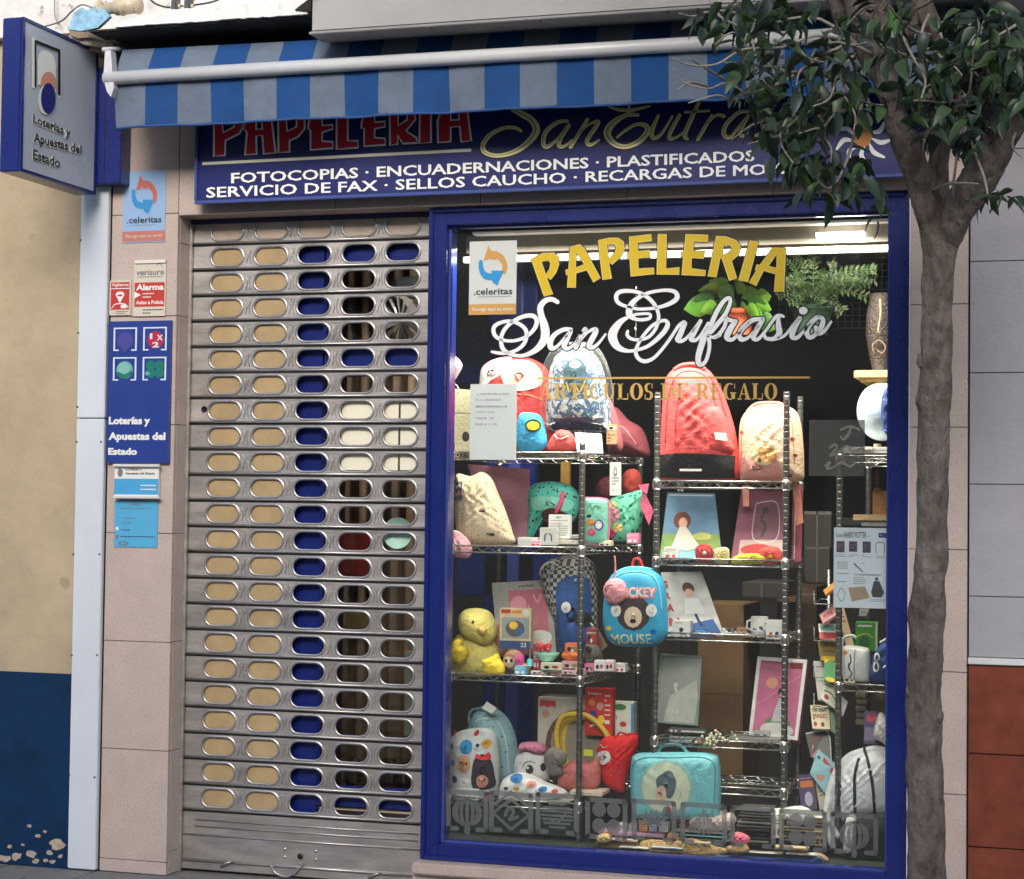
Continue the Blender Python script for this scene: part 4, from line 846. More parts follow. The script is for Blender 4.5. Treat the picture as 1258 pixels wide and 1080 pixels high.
itm += [('l', [(.78, .31, .012), (.78, .19, .012), (.92, .19, .012), (.92, .31, .012)], ink2), ('s', (.78, .34, .94, .38), 2, ink2), ('s', (.06, .42, .26, .52), 4, ink2), ('s', (.5, .43, .78, .45), 1, ink2), ('l', [(.38, .45, .02), (.54, .55, .012)], ink), ('s', (.06, .56, .28, .59), 1, ink2), ('t', 'Complementos', (.38, .57, .86, .60), ink, .0014, .01),
  ('s', (.37, .61, .60, .71), 4, ink2), ('s', (.06, .66, .34, .69), 1, ink2), ('p', [(.27, .75), (.58, .73), (.67, .87), (.34, .92)], mat('wood_print', (.38, .28, .20), .6)), ('l', [(.07, .84, .01), (.14, .76, .01), (.22, .84, .01), (.14, .92, .01), (.07, .84, .01)], ink2),
  ('p', [(.74, .66), (.84, .66), (.93, .80), (.88, .86), (.72, .86), (.69, .80)], ink), ('e', (.79, .635, .03, .022), ink), ('s', (.68, .88, .94, .92), 2, ink2)]
notice('product_poster', 'pale poster of small product pictures in the right of the window', 'poster', (1024.5, 648, 1091.5, 748), YG+.012, mat('poster_paper', (.66, .74, .85), .55), itm, .0008)
gpz = thing('grey_acrylic_plate', 'translucent grey plate with faded script letters, right side of window', 'plate', P(1030, 585, .2))
mb = MB(); pxbox(mb, 994, 516, 1062, 585, .20, .204, thin_glass('smoky_acrylic', (.7, .7, .7), .5, .1, veil=.35, veilcol=(.25, .25, .25))); mb.build('plate', gpz)
mb = MB(); q = plane(.199); M_sc = mat('faded_script', (.30, .29, .25), .5); mb.ribbon([(1033, 528, 3), (1045, 524, 3), (1056, 528, 3)], q, M_sc, .001); mb.ribbon([(1046, 525, 3), (1042, 534, 4), (1036, 540, 3), (1033, 536, 2)], q, M_sc, .0016)
mb.ribbon([(1020, 550, 3), (1026, 546, 3), (1028, 550, 3), (1020, 560, 3), (1030, 556, 2), (1040, 548, 3), (1048, 554, 3), (1060, 550, 2)], q, M_sc, .001); mb.ribbon([(1014, 572, 3), (1020, 568, 3), (1016, 576, 3), (1026, 573, 2), (1034, 568, 3), (1044, 573, 3), (1052, 568, 2)], q, M_sc, .001); mb.build('faded_script', gpz)
mb = MB(); mb.tube([P(781.5, 352, .11), P(781, 420, .11)], .0012, mat('white_thread', (.7, .7, .7), .5), 6); mb.tube([P(780.5, 402, .11), P(781, 406, .11)], .003, mat('white_thread', (.7, .7, .7), .5), 6); tag(mb.build('hanging_thread'), 'thin white thread hanging behind the large script capital', 'thread')

# ------------------------------------------------------------------ room behind the glass
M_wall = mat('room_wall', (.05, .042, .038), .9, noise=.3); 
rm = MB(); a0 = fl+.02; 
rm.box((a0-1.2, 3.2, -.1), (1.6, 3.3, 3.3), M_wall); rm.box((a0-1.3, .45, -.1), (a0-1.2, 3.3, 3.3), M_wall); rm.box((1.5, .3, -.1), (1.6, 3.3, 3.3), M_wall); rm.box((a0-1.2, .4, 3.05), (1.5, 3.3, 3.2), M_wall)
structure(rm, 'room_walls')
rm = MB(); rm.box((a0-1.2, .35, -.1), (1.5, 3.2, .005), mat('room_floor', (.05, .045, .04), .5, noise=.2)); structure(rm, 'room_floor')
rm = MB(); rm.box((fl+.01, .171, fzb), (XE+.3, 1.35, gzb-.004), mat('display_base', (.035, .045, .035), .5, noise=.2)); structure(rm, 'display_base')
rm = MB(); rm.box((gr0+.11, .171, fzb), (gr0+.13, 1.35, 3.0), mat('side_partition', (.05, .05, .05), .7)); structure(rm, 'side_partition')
# blue inner posts seen through the glass at the left
ip = thing('inner_door_frame', 'blue inner door frame standing behind the left shelf unit', 'door frame', P(640, 900, 1.3))
for x0, x1, y0, y1 in ((600, 652, 290, 1000), (560, 600, 410, 470), (560, 700, 680, 735)):
    mb = MB(); pxbox(mb, x0, y0, x1, y1, 1.30, 1.36, M_blue, .004); mb.build('frame_member', ip)
mb = MB(); pxbox(mb, 628, 290, 633, 1000, 1.285, 1.30, M_bead); mb.build('edge_strip', ip)
# light rail over the display
lr = thing('light_rail', 'long pale lighting rail across the top of the window display', 'light rail', P(820, 300, .35))
mb = MB(); a = P(553, 322, .30); b = P(1096, 306, .30); zc = P(820, 312, .30).z; mb.box((gl0-.02, .30, zc-.014), (gr0+.1, .33, zc+.012), mat('rail_white', (.27, .265, .25), .4), .003); mb.build('rail', lr)
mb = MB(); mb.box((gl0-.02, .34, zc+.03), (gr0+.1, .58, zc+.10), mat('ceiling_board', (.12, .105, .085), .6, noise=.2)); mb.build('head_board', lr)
mb = MB(); mb.box((gl0+.05, .20, zc+.085), (gr0+.02, .26, zc+.097), mat('lamp_housing', (.5, .5, .48), .4), .003); mb.build('lamp_housing', lr)
mb = MB(); mb.box((gr0-.30, .265, zc+.045), (gr0-.12, .31, zc+.06), mat('lamp_lens', (1, .92, .75), .4, emit=9.0)); mb.build('lamp_lens', lr)
def area(x, y, z, sx_, sy_, e, tgt, col=(1, .93, .80)):
    l = bpy.data.lights.new('display_lamp', 'AREA'); l.shape = 'RECTANGLE'; l.size = sx_; l.size_y = sy_; l.energy = e; l.color = col
    o = bpy.data.objects.new('display_lamp', l); COL.objects.link(o); o.location = (x, y, z); o.rotation_euler = (Vector((x, y, z))-Vector(tgt)).to_track_quat('Z', 'Y').to_euler()
xm = (gl0+gr0)/2
area(xm, .20, zc+.03, 1.7, .05, 34, (xm, .50, .6))
area(gr0-.21, .287, zc+.04, .18, .04, 3, (gr0-.3, .75, 1.0))
# ------------------------------------------------------------------ wire shelf units
M_post = mat('post_chrome', (.20, .195, .185), .38, metal=.85, noise=.2, nscale=30)
def post_mesh(x, y, z0, z1, r=.0125):
    mb = MB(); prof = []; z = z0
    while z < z1:
        prof += [(r, z-z0), (r, z-z0+.019), (r*.88, z-z0+.0205), (r*.88, z-z0+.0235)]; z += .025
    mb.lathe((x, y, z0), prof, M_post, 12, smooth=False); mb.lathe((x, y, z1), [(r*1.05, 0), (r*1.05, .006), (r*.6, .01)], M_screw, 10); return mb
def shelf_unit(label, name, corners, zshelves, zposts, ztop):
    """corners: front left, front right, back right, back left (x, y)"""
    t = thing(name, label, 'shelf unit', (corners[0][0], corners[0][1], zposts[0] if isinstance(zposts, tuple) else gzb))
    for (x, y) in corners: post_mesh(x, y, gzb, ztop).build('post', t)
    for z in zshelves:
        s = MB(); cs = [Vector((x, y, z)) for x, y in corners]
        for i in range(4):
            a, b = cs[i], cs[(i+1) % 4]; dn = Vector((0, 0, -.026)); s.tube([a, b], .0032, M_chrome, 6); s.tube([a+dn, b+dn], .0032, M_chrome, 6)
            L = (b-a).length; n = max(4, round(L/.055)); pts = []
            for k in range(n*2+1): pts.append(a+(b-a)*(k/(2*n))+(dn*.88 if k % 2 else dn*.12))
            s.tube(pts, .0019, M_chrome, 5, smooth=False)
        frame = s.build('wire_shelf', t)
        s = MB(); n = max(8, round((cs[1]-cs[0]).length/.022))
        for k in range(1, n): s.tube([cs[0]+(cs[1]-cs[0])*k/n+Vector((0, 0, .002)), cs[3]+(cs[2]-cs[3])*k/n+Vector((0, 0, .002))], .0015, M_chrome, 4, smooth=False)
        for f_ in (.33, .66): s.tube([cs[0]+(cs[3]-cs[0])*f_, cs[1]+(cs[2]-cs[1])*f_], .003, M_chrome, 5)
        o = s.build('grid_wires', frame); o['kind'] = 'stuff'
        s = MB()
        for c in cs: s.lathe((c.x, c.y, c.z-.034), [(.015, 0), (.0175, .01), (.0175, .03), (.015, .042)], M_chrome, 10)
        s.build('collar', frame)
    return t
def XY(px, y, Y): p = P(px, y, Y); return (p.x, Y)
zL = [P(713, y, .30).z for y in (556, 673, 833, 988)]
LU = shelf_unit('left wire shelf unit with round studded posts, holding the plush chick', 'wire_shelf_unit', [XY(553, 700, .30), XY(714, 700, .30), XY(785, 700, 1.0), XY(612, 700, 1.0)], zL, 0, P(713, 546, .30).z)
zM = [P(965, y, .30).z for y in (592, 689, 782, 914, 971)]
MU = shelf_unit('middle wire shelf unit with the coral backpack on its top shelf', 'wire_shelf_unit', [XY(806, 700, .30), XY(965, 700, .30), (P(972, 700, .42).x, .62), (P(806, 700, .30).x+.02, .64)], zM, 0, P(965, 488, .30).z)
zR = [P(1031, y, .35).z for y in (560, 840)]
RU = shelf_unit('right wire shelf unit behind the product poster', 'wire_shelf_unit', [XY(1031, 700, .35), (gr0+.075, .35), (gr0+.09, .9), XY(1067, 650, .9)], zR, 0, P(1031, 556, .35).z)
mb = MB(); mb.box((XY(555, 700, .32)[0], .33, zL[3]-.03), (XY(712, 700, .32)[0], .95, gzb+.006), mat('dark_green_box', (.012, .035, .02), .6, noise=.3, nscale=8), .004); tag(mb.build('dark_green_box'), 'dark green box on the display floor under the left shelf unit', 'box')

# ------------------------------------------------------------------ soft and boxed goods
class Soft:
    """stuffed or cloth shape from a measured outline: rounded front and back, wrinkled"""
    def __init__(s, out, Y, dep, p=2.6, cen=None, wr=.004, wf=30, sm=4, back=.6):
        s.o = catmull(out, sm, True); s.Y = Y; s.dep = dep; s.p = p; s.wr = wr*.55; s.wf = wf; s.back = back
        s.c = cen or (sum(q[0] for q in s.o)/len(s.o), sum(q[1] for q in s.o)/len(s.o)); s.ph = random.uniform(0, 9)
        s.hw = (max(q[0] for q in s.o)-min(q[0] for q in s.o))*.55; s.hh = (max(q[1] for q in s.o)-min(q[1] for q in s.o))*.55; s.dm = min(s.hw, s.hh)*(.62 if p < 4 else .3)
        s.ang = sorted((math.atan2(y-s.c[1], x-s.c[0]), math.hypot(x-s.c[0], y-s.c[1])) for x, y in s.o)
    def R(s, a):
        A = s.ang; n = len(A)
        for i in range(n):
            if A[i][0] >= a: break
        else: i = 0
        a1, r1 = A[i]; a0, r0 = A[i-1]
        if a1 < a0: a0 -= 2*math.pi if a <= a1 else 0; a1 += 0 if a <= A[0][0] else 2*math.pi
        t = (a-a0)/((a1-a0) or 1); return r0+(r1-r0)*max(0, min(1, t))
    def bulge(s, x, y, front=True):
        dx, dy = x-s.c[0], y-s.c[1]; r = math.hypot(dx, dy); q = min(1, r/(s.R(math.atan2(dy, dx)) or 1))
        if s.p == 2: b = (1-q**s.p)**(1/s.p)
        else:
            dd = 1e9; o = s.o; n = len(o)
            for i in range(n):
                ax, ay = o[i-1]; bx, by = o[i]; ex, ey = bx-ax, by-ay; L2 = ex*ex+ey*ey or 1e-9
                t = max(0, min(1, ((x-ax)*ex+(y-ay)*ey)/L2)); d2 = (x-ax-ex*t)**2+(y-ay-ey*t)**2
                if d2 < dd: dd = d2
            e = min(1, math.sqrt(dd)/s.dm) if q < .9995 else 0
            b = math.sqrt(max(0, 1-(1-e)**2))*(.74+.26*max(0, 1-(dx/s.hw)**2)*max(0, 1-(dy/s.hh)**2))
        w_ = math.sin(x*s.wf/100+s.ph+math.sin(y*s.wf/140)*1.5)*math.sin(y*s.wf/120+s.ph*2)+.5*math.sin((x+y)*s.wf/75+s.ph)-.7*(1-abs(math.sin(x*s.wf/210+y*s.wf/330*math.sin(s.ph)+s.ph+.6*math.sin(y*s.wf/160))))**4
        return (s.dep*b+s.wr*w_*min(1, (1-q)*4)) if front else s.dep*s.back*b
    def mp(s, x, y, l=0):
        p = P(x, y, s.Y); return Vector((p.x, s.Y-s.bulge(x, y)-l, p.z))
    def mesh(s, mb, mt, rings=12, sub=1):
        rings = max(10, min(26, int(max(s.hw, s.hh)/2.6)))
        vs = []; fs = []; n = len(s.o); o = s.o
        qs = [i/rings if s.p != 2 else math.sin(i/rings*math.pi/2) for i in range(rings+1)]; qs = [q if q < .5 or s.p == 2 else .5+.5*math.sin((q-.5)*math.pi) for q in qs]
        for q in qs[1:]:
            for x, y in o: vs.append(s.mp(s.c[0]+(x-s.c[0])*q*.9999, s.c[1]+(y-s.c[1])*q*.9999))
        m = len(vs); vs.append(s.mp(*s.c)); vb = len(vs)
        for q in qs[1:-1]:
            for x, y in o:
                X, Yy = s.c[0]+(x-s.c[0])*q, s.c[1]+(y-s.c[1])*q; p = P(X, Yy, s.Y); vs.append(Vector((p.x, s.Y+s.bulge(X, Yy, False), p.z)))
        vs.append(Vector((P(*s.c, s.Y).x, s.Y+s.dep*s.back, P(*s.c, s.Y).z))); mbk = len(vs)-1
        for i in range(rings-1):
            for k in range(n): fs.append((i*n+k, i*n+(k+1) % n, (i+1)*n+(k+1) % n, (i+1)*n+k))
        for k in range(n): fs.append((m, (k+1) % n, k))
        R2 = rings-1
        for i in range(R2-1):
            for k in range(n): fs.append((vb+i*n+k, vb+(i+1)*n+k, vb+(i+1)*n+(k+1) % n, vb+i*n+(k+1) % n))
        for k in range(n): fs.append((vb+(R2-1)*n+k, (rings-1)*n+k, (rings-1)*n+(k+1) % n, vb+(R2-1)*n+(k+1) % n)); fs.append((mbk, vb+k, vb+(k+1) % n))
        mb.add(vs, fs, mt, True); return mb
    def patch(s, mb, pts, mt, l=.002, sm=4, rings=5):
        o = catmull(pts, sm, True) if sm > 1 else pts
        if sm <= 1:                              # densify straight edges
            d = []
            for i in range(len(o)):
                a, b = o[i], o[(i+1) % len(o)]
                for k in range(4): d.append((a[0]+(b[0]-a[0])*k/4, a[1]+(b[1]-a[1])*k/4))
            o = d
        cx = sum(q[0] for q in o)/len(o); cy = sum(q[1] for q in o)/len(o); n = len(o); vs = [s.mp(cx, cy, l)]; fs = []
        for i in range(1, rings+1):
            for x, y in o: vs.append(s.mp(cx+(x-cx)*i/rings, cy+(y-cy)*i/rings, l))
        for k in range(n): fs.append((0, 1+k, 1+(k+1) % n))
        for i in range(rings-1):
            for k in range(n): a = 1+i*n+k; b = 1+i*n+(k+1) % n; fs.append((a, b, b+n, a+n))
        mb.add(vs, fs, mt, True); return mb
    def disc(s, mb, x, y, rx, ry, mt, l=.002): return s.patch(mb, [(x+rx*math.cos(k*math.pi/6), y+ry*math.sin(k*math.pi/6)) for k in range(12)], mt, l, 1)
    def line(s, mb, pts, r, mt, l=.001): return mb.tube([s.mp(x, y, l) for x, y in catmull(pts, 5)], r, mt, 6)
def soft(name, label, cat, out, Y, dep, mt, body='body', **k):
    g = Soft(out, Y, dep, **k); t = thing(name, label, cat, P(g.c[0], max(y for x, y in out), Y)); g.mesh(MB(), mt).build(body, t) if False else g.mesh(MB(), mt).build(body, t); return t, g
def addp(t, name, fn):
    mb = MB(); fn(mb); return mb.build(name, t)
cl = lambda n, *rgb, **k: mat(n, C(*rgb), k.pop('rough', .75), noise=k.pop('noise', .14), nscale=26, bump=k.pop('bump', .4), bscale=85, **k)
def panel(name, label, cat, tl, tr, br, bl, Y, Yt, thick, mt, items=(), edge=None):
    """flat thing: four measured corners, bottom at depth Y, top leaning back to Yt"""
    c = [P(*tl, Yt), P(*tr, Yt), P(*br, Y), P(*bl, Y)]; t = thing(name, label, cat, (c[0]+c[2])/2)
    n = (c[1]-c[0]).cross(c[3]-c[0]).normalized(); n = n if n.dot(CAM-c[0]) < 0 else -n
    mb = MB(); mb.hexa([c[3], c[2], c[2]+n*thick, c[3]+n*thick, c[0], c[1], c[1]+n*thick, c[0]+n*thick], mt, min(.0015, thick*.3)); mb.build('body', t)
    mp = quadmap(*c)
    if edge:
        for a, b in (((0, 0), (1, edge[1])), ((0, 1-edge[1]), (1, 1)), ((0, edge[1]), (edge[0], 1-edge[1])), ((1-edge[0], edge[1]), (1, 1-edge[1]))):
            mb = MB(); q = [mp(a[0], a[1], .006), mp(b[0], a[1], .006), mp(b[0], b[1], .006), mp(a[0], b[1], .006)]; r = [mp(a[0], a[1], 0), mp(b[0], a[1], 0), mp(b[0], b[1], 0), mp(a[0], b[1], 0)]
            mb.prism([q], n*.006, edge[2]); mb.build('frame_edge', t)
    for it in items: draw(t, mp, it)
    return t
def carton(name, label, cat, x0, y0, x1, y1, Y, dep, mt, items=(), bev=.002, side=None):
    a = P(x0, y0, Y); b = P(x1, y1, Y); t = thing(name, label, cat, ((a.x+b.x)/2, Y+dep/2, b.z)); mb = MB(); mb.box((a.x, Y, b.z), (b.x, Y+dep, a.z), mt, bev); mb.build('body', t)
    mp = lambda u, v, l=0: Vector((a.x+(b.x-a.x)*u, Y-l, a.z+(b.z-a.z)*v))
    for it in items: draw(t, mp, it)
    return t
def band(g, mb, x0, y0, x1, y1, mt, l=.0025): return g.patch(mb, [(x0, y0), (x1, y0), (x1, y1), (x0, y1)], mt, l, 1)

W_ = cl('white_cloth', 225, 225, 222); K_ = cl('black_cloth', 28, 27, 28); RD = cl('red_cloth', 225, 55, 55); NV = cl('navy_cloth', 45, 55, 85)
PK = cl('pink_cloth', 225, 150, 165); YL_ = cl('yellow_print', 235, 200, 60); BLK = mat('flat_black', (.02, .02, .02), .5); WH = mat('flat_white', (.72, .72, .70), .5)
# --- left unit, top shelf
t, g = soft('backpack', 'red child backpack with white fluffy top and blue front pocket', 'backpack', [(590, 470), (594, 450), (612, 440), (640, 438), (664, 446), (676, 462), (682, 500), (682, 545), (676, 554), (600, 556), (590, 540), (588, 500)], .50, .10, cl('scarlet_cloth', 215, 50, 48), wr=.006)
addp(t, 'white_top', lambda m: g.patch(m, [(590, 462), (606, 444), (632, 440), (628, 458), (610, 470), (594, 482)], W_, .004)); addp(t, 'peach_face', lambda m: g.patch(m, [(628, 446), (652, 444), (668, 456), (670, 474), (650, 482), (632, 478), (624, 462)], cl('peach_cloth', 240, 190, 160), .004))
addp(t, 'face_lines', lambda m: (g.line(m, [(640, 462), (646, 470), (652, 462)], .0015, RD, .006), g.line(m, [(606, 452), (612, 462), (622, 460)], .0015, RD, .006)))
addp(t, 'blue_pocket', lambda m: Soft([(637, 512), (650, 507), (664, 511), (671, 530), (669, 552), (636, 553)], .40, .035).mesh(m, cl('azure_cloth', 60, 165, 215)))
addp(t, 'pocket_badge', lambda m: disc(m, 655, 523, 10, 8, plane(.362), BLK)); addp(t, 'badge_writing', lambda m: disc(m, 655, 523, 8, 5.5, plane(.360), YL_))
addp(t, 'zip', lambda m: g.line(m, [(600, 492), (640, 486), (672, 494), (676, 530)], .0018, cl('orange_zip', 240, 150, 120)))
camo = patt('white_teal_print', C(60, 100, 140), C(225, 228, 226), 46, .49, 'noise', C(120, 165, 195))
t, g = soft('backpack', 'white and grey blue printed backpack with gold crest in clear wrapping', 'backpack', [(672, 520), (674, 470), (682, 440), (700, 428), (722, 430), (738, 446), (746, 480), (750, 520), (744, 531), (684, 531)], .48, .10, camo, wr=.006)
addp(t, 'crest', lambda m: (g.disc(m, 714, 462, 14, 20, cl('crest_teal', 45, 95, 115), .004), g.line(m, [(704, 472), (708, 484), (714, 474), (720, 484), (726, 470)], .003, cl('crest_gold', 225, 195, 70), .006), g.disc(m, 714, 450, 7, 5, WH, .006)))
addp(t, 'navy_base', lambda m: band(g, m, 682, 514, 745, 529, NV)); addp(t, 'top_loop', lambda m: m.tube([P(x, y, .44) for x, y in catmull([(690, 436), (696, 424), (716, 422), (728, 434)], 5)], .006, cl('grey_cloth', 150, 150, 155)))
addp(t, 'zip', lambda m: g.line(m, [(682, 512), (688, 460), (704, 440), (722, 441), (736, 460), (742, 512)], .002, W_))
mb = MB(); q = Soft([(664, 470), (676, 432), (704, 420), (736, 428), (752, 470), (748, 520), (700, 515), (668, 520)], .40, .04, wr=.008, wf=60); q.mesh(mb, thin_glass('clear_wrap', (.97, .97, .97), .6, .2, veil=.04, veilcol=(.8, .8, .8))); tag(mb.build('clear_wrapping'), 'crinkled clear plastic wrapping round the white printed backpack', 'wrapping')
t, g = soft('backpack', 'dark rose backpack half hidden at the right end of the left top shelf', 'backpack', [(748, 556), (750, 520), (756, 500), (772, 516), (788, 526), (797, 548), (795, 562), (760, 560)], .85, .10, cl('rose_cloth', 125, 55, 65)); addp(t, 'zip', lambda m: g.line(m, [(756, 520), (774, 528), (788, 548)], .002, PK))
t, g = soft('backpack_strap', 'rose pink shoulder strap hanging behind the white printed backpack', 'strap', [(738, 485), (748, 488), (758, 510), (766, 548), (758, 552), (744, 520)], .62, .03, cl('strap_rose', 190, 105, 115)); 
t, g = soft('drawstring_pouch', 'small coral drawstring pouch beside the blue pocket', 'pouch', [(674, 553), (676, 540), (684, 530), (692, 528), (704, 534), (707, 553)], .38, .03, cl('coral_cloth', 225, 90, 85), wr=.008, wf=90); addp(t, 'cord', lambda m: g.line(m, [(682, 534), (690, 540), (700, 536)], .002, W_, .002))
panel('price_card', 'blank white price card in front of the white printed backpack', 'card', (706, 531), (739, 533), (741, 557), (709, 556), .33, .36, .002, WH, [('s', (.1, .2, .6, .35), 1, mat('faint_ink', (.55, .55, .55), .6))])
carton('swing_tag_box', 'small peach box with printed front beside the price card', 'box', 745, 521, 757, 546, .45, .03, cl('peach_card', 225, 175, 130), [('r', (.1, .1, .9, .3), WH), ('s', (.15, .45, .9, .9), 3, mat('brown_ink', (.2, .1, .05), .6)), ('e', (.5, .2, .2, .06), BLK)])
panel('cream_board', 'cream board at the far left behind the opening hours sheet', 'board', (553, 477), (580, 479), (580, 556), (552, 556), .55, .6, .02, cl('cream_board', 205, 200, 165), [('r', (0, .37, 1, .39), mat('board_line', (.3, .3, .25), .5)), ('e', (.72, .75, .16, .08), BLK)])
t, g = soft('party_hat', 'pale pink paper cone in the upper left corner of the window', 'paper cone', [(551, 440), (558, 437), (568, 448), (562, 462), (552, 472)], .25, .03, cl('pale_pink', 225, 190, 200)); addp(t, 'ear_loop', lambda m: m.tube([P(x, y, .24) for x, y in catmull([(556, 470), (562, 475), (564, 482), (560, 484)], 4)], .0025, WH))
# --- left unit, second shelf
flo = patt('cream_floral', C(228, 212, 185), C(120, 100, 85), 75, .22, 'voronoi', C(214, 196, 166))
panel('pink_folder', 'dusty pink folder standing behind the cream patterned bag', 'folder', (574, 570), (650, 576), (650, 664), (604, 664), .62, .70, .012, cl('dusty_pink', 198, 135, 155), [('l', [(.2, .1, .008), (.96, .16, .008)], mat('folder_seam', (.35, .2, .25), .6))])
t, g = soft('drawstring_bag', 'large cream floral drawstring bag on the second shelf of the left unit', 'bag', [(560, 596), (562, 582), (578, 585), (592, 580), (604, 588), (612, 606), (622, 630), (630, 655), (630, 668), (585, 670), (566, 666), (560, 640)], .42, .07, flo, wr=.010, wf=48)
addp(t, 'label_patch', lambda m: (band(g, m, 561, 592, 573, 614, cl('label_grey', 90, 95, 115)), band(g, m, 562.5, 596, 571.5, 600, WH, .005), band(g, m, 562.5, 606, 571.5, 609, PK, .005))); addp(t, 'name_tag', lambda m: (band(g, m, 603, 655, 612, 658, BLK), band(g, m, 595, 627, 602, 629, BLK)))
addp(t, 'gathers', lambda m: [g.line(m, [(566+i*9, 586), (569+i*8, 600), (566+i*9, 610)], .0018, flo, .001) for i in range(5)])
t, g = soft('pouch', 'pink ruffled pouch drooping over the shelf edge at the lower left', 'pouch', [(553, 655), (562, 652), (576, 664), (580, 678), (574, 686), (560, 684), (552, 674)], .36, .035, patt('pink_print', C(225, 165, 180), C(235, 210, 205), 60, .3), wr=.01, wf=90)
tealp = patt('teal_leopard', C(90, 195, 175), C(25, 60, 60), 55, .33, 'voronoi', C(70, 175, 160))
t, g = soft('toiletry_bag', 'teal leopard print bag fanned open behind the small white boxes', 'bag', [(650, 600), (668, 592), (690, 593), (706, 600), (712, 615), (706, 640), (690, 640), (668, 636), (655, 660), (648, 662), (650, 630)], .55, .06, tealp)
addp(t, 'front_panel', lambda m: g.patch(m, [(656, 612), (680, 610), (706, 616), (702, 628), (684, 626), (660, 626)], cl('teal_panel', 120, 195, 180), .003)); addp(t, 'dark_opening', lambda m: g.patch(m, [(668, 632), (682, 624), (700, 632), (700, 645), (676, 645)], cl('wine', 85, 30, 40), .005)); addp(t, 'pink_strap', lambda m: g.line(m, [(696, 606), (694, 618), (688, 630)], .009, cl('hot_pink', 225, 75, 125), .008))
carton('boxed_set', 'white printed box with two lines of text behind the tweezers box', 'box', 674, 632, 700, 662, .40, .03, WH, [('t', 'SET', (.35, .08, .6, .16), ink), ('r', (.08, .24, .9, .26), ink2), ('s', (.08, .34, .9, .9), 6, ink2), ('r', (.48, .3, .5, .95), ink2)])
carton('tweezers_box', 'small white box picturing two black hooks, in front of the set box', 'box', 663, 648, 684, 670, .34, .03, WH, [('l', [(.32, .75, .07), (.32, .45, .07), (.42, .35, .06)], BLK), ('l', [(.70, .75, .07), (.68, .45, .07), (.56, .35, .06)], BLK), ('s', (.1, .08, .9, .18), 1, YL_)])
carton('flat_white_box', 'flat blank white box left of the tweezers box', 'box', 636, 660, 661, 671, .35, .06, WH, [('s', (.1, .3, .8, .6), 1, mat('faint_ink', (.55, .55, .55), .6))])
for i, (x, y, w_, h, c, lb_) in enumerate([(684, 663, 26, 6, (220, 215, 200), 'thin white booklet lying right of the tweezers box'), (700, 657, 20, 5, (200, 200, 195), 'thin grey white booklet under the black shelf post'), (716, 665, 24, 6, (190, 215, 215), 'pale aqua flat packet under the mint pencil case')]):
    carton('flat_packet', lb_, 'packet', x, y, x+w_, y+h, .36, .08, cl('packet%d' % i, *c), [('s', (.1, .3, .9, .7), 1, BLK)])
t, g = soft('pencil_case', 'mint pencil case with pink piping and a round badge', 'pencil case', [(719, 616), (724, 612), (742, 613), (748, 619), (748, 655), (744, 668), (724, 668), (718, 660)], .36, .03, cl('mint_case', 130, 205, 180), p=6, wr=.001)
addp(t, 'piping', lambda m: m.tube([P(x, y, .352) for x, y in g.o]+[P(*g.o[0], .352)], .0035, cl('pink_piping', 235, 120, 165), 6)); addp(t, 'script_print', lambda m: g.line(m, [(724, 624), (727, 620), (730, 626), (734, 621), (740, 624)], .001, BLK, .001))
addp(t, 'printed_figures', lambda m: (g.disc(m, 728, 642, 5, 4, cl('orange_print', 225, 130, 60), .002), g.disc(m, 738, 645, 6, 7, cl('lilac_print', 90, 85, 160), .002), g.disc(m, 738, 645, 4, 5, W_, .003), g.disc(m, 729, 654, 5, 5, cl('rose_print', 215, 90, 120), .002), g.disc(m, 726, 634, 3, 2, BLK, .002)))
minp = patt('mint_pink', C(95, 205, 165), C(30, 120, 100), 45, .32, 'voronoi', C(120, 215, 180))
t, g = soft('drawstring_bag', 'mint patterned drawstring bag with pink ruffled cords', 'bag', [(749, 615), (765, 608), (785, 602), (795, 600), (792, 625), (786, 650), (776, 664), (752, 664), (748, 640)], .55, .05, minp, wr=.008, wf=60)
addp(t, 'printed_faces', lambda m: (g.disc(m, 758, 632, 7, 10, PK, .004), g.disc(m, 756, 620, 5, 5, cl('blond', 240, 220, 150), .004), g.disc(m, 762, 648, 7, 6, cl('blond', 240, 220, 150), .004), g.disc(m, 754, 655, 6, 6, cl('hot_pink', 225, 75, 125), .004)))
addp(t, 'pink_tag', lambda m: m.prism([[P(x, y, .42) for x, y in [(789, 600), (803, 628), (797, 645), (787, 622)]]], (0, .006, 0), cl('pink_tag', 235, 105, 140))); addp(t, 'pink_bow', lambda m: m.prism([[P(x, y, .41) for x, y in [(784, 596), (797, 594), (795, 606), (788, 604)]]], (0, .01, 0), cl('pink_tag', 235, 105, 140)))
panel('hang_card', 'white hanging card with a small black motif beside the black post', 'card', (749, 568), (763, 568), (763, 609), (749, 609), .45, .45, .004, WH, [('l', [(.45, .15, .06), (.38, .35, .06), (.62, .35, .06), (.55, .15, .06)], ink2), ('s', (.2, .42, .8, .7), 3, ink2), ('s', (.3, .74, .7, .9), 1, ink)])
t, g = soft('plush_ball', 'dark red ball toy behind the white hanging card', 'toy', [(764, 590), (770, 578), (782, 577), (788, 588), (787, 604), (776, 612), (766, 606)], .75, .05, cl('brick_cloth', 165, 55, 45))
t, g = soft('plush_ball', 'smaller wine coloured ball toy left of the dark red one', 'toy', [(732, 600), (740, 588), (752, 586), (758, 600), (752, 614), (738, 614)], .80, .05, cl('wine_cloth', 120, 45, 60))
mb = MB(); pxbox(mb, 689, 567, 699, 600, .9, .93, cl('gold_bar', 150, 115, 50)); tag(mb.build('gold_tube'), 'gold tube hanging in the dark behind the teal bag', 'tube')
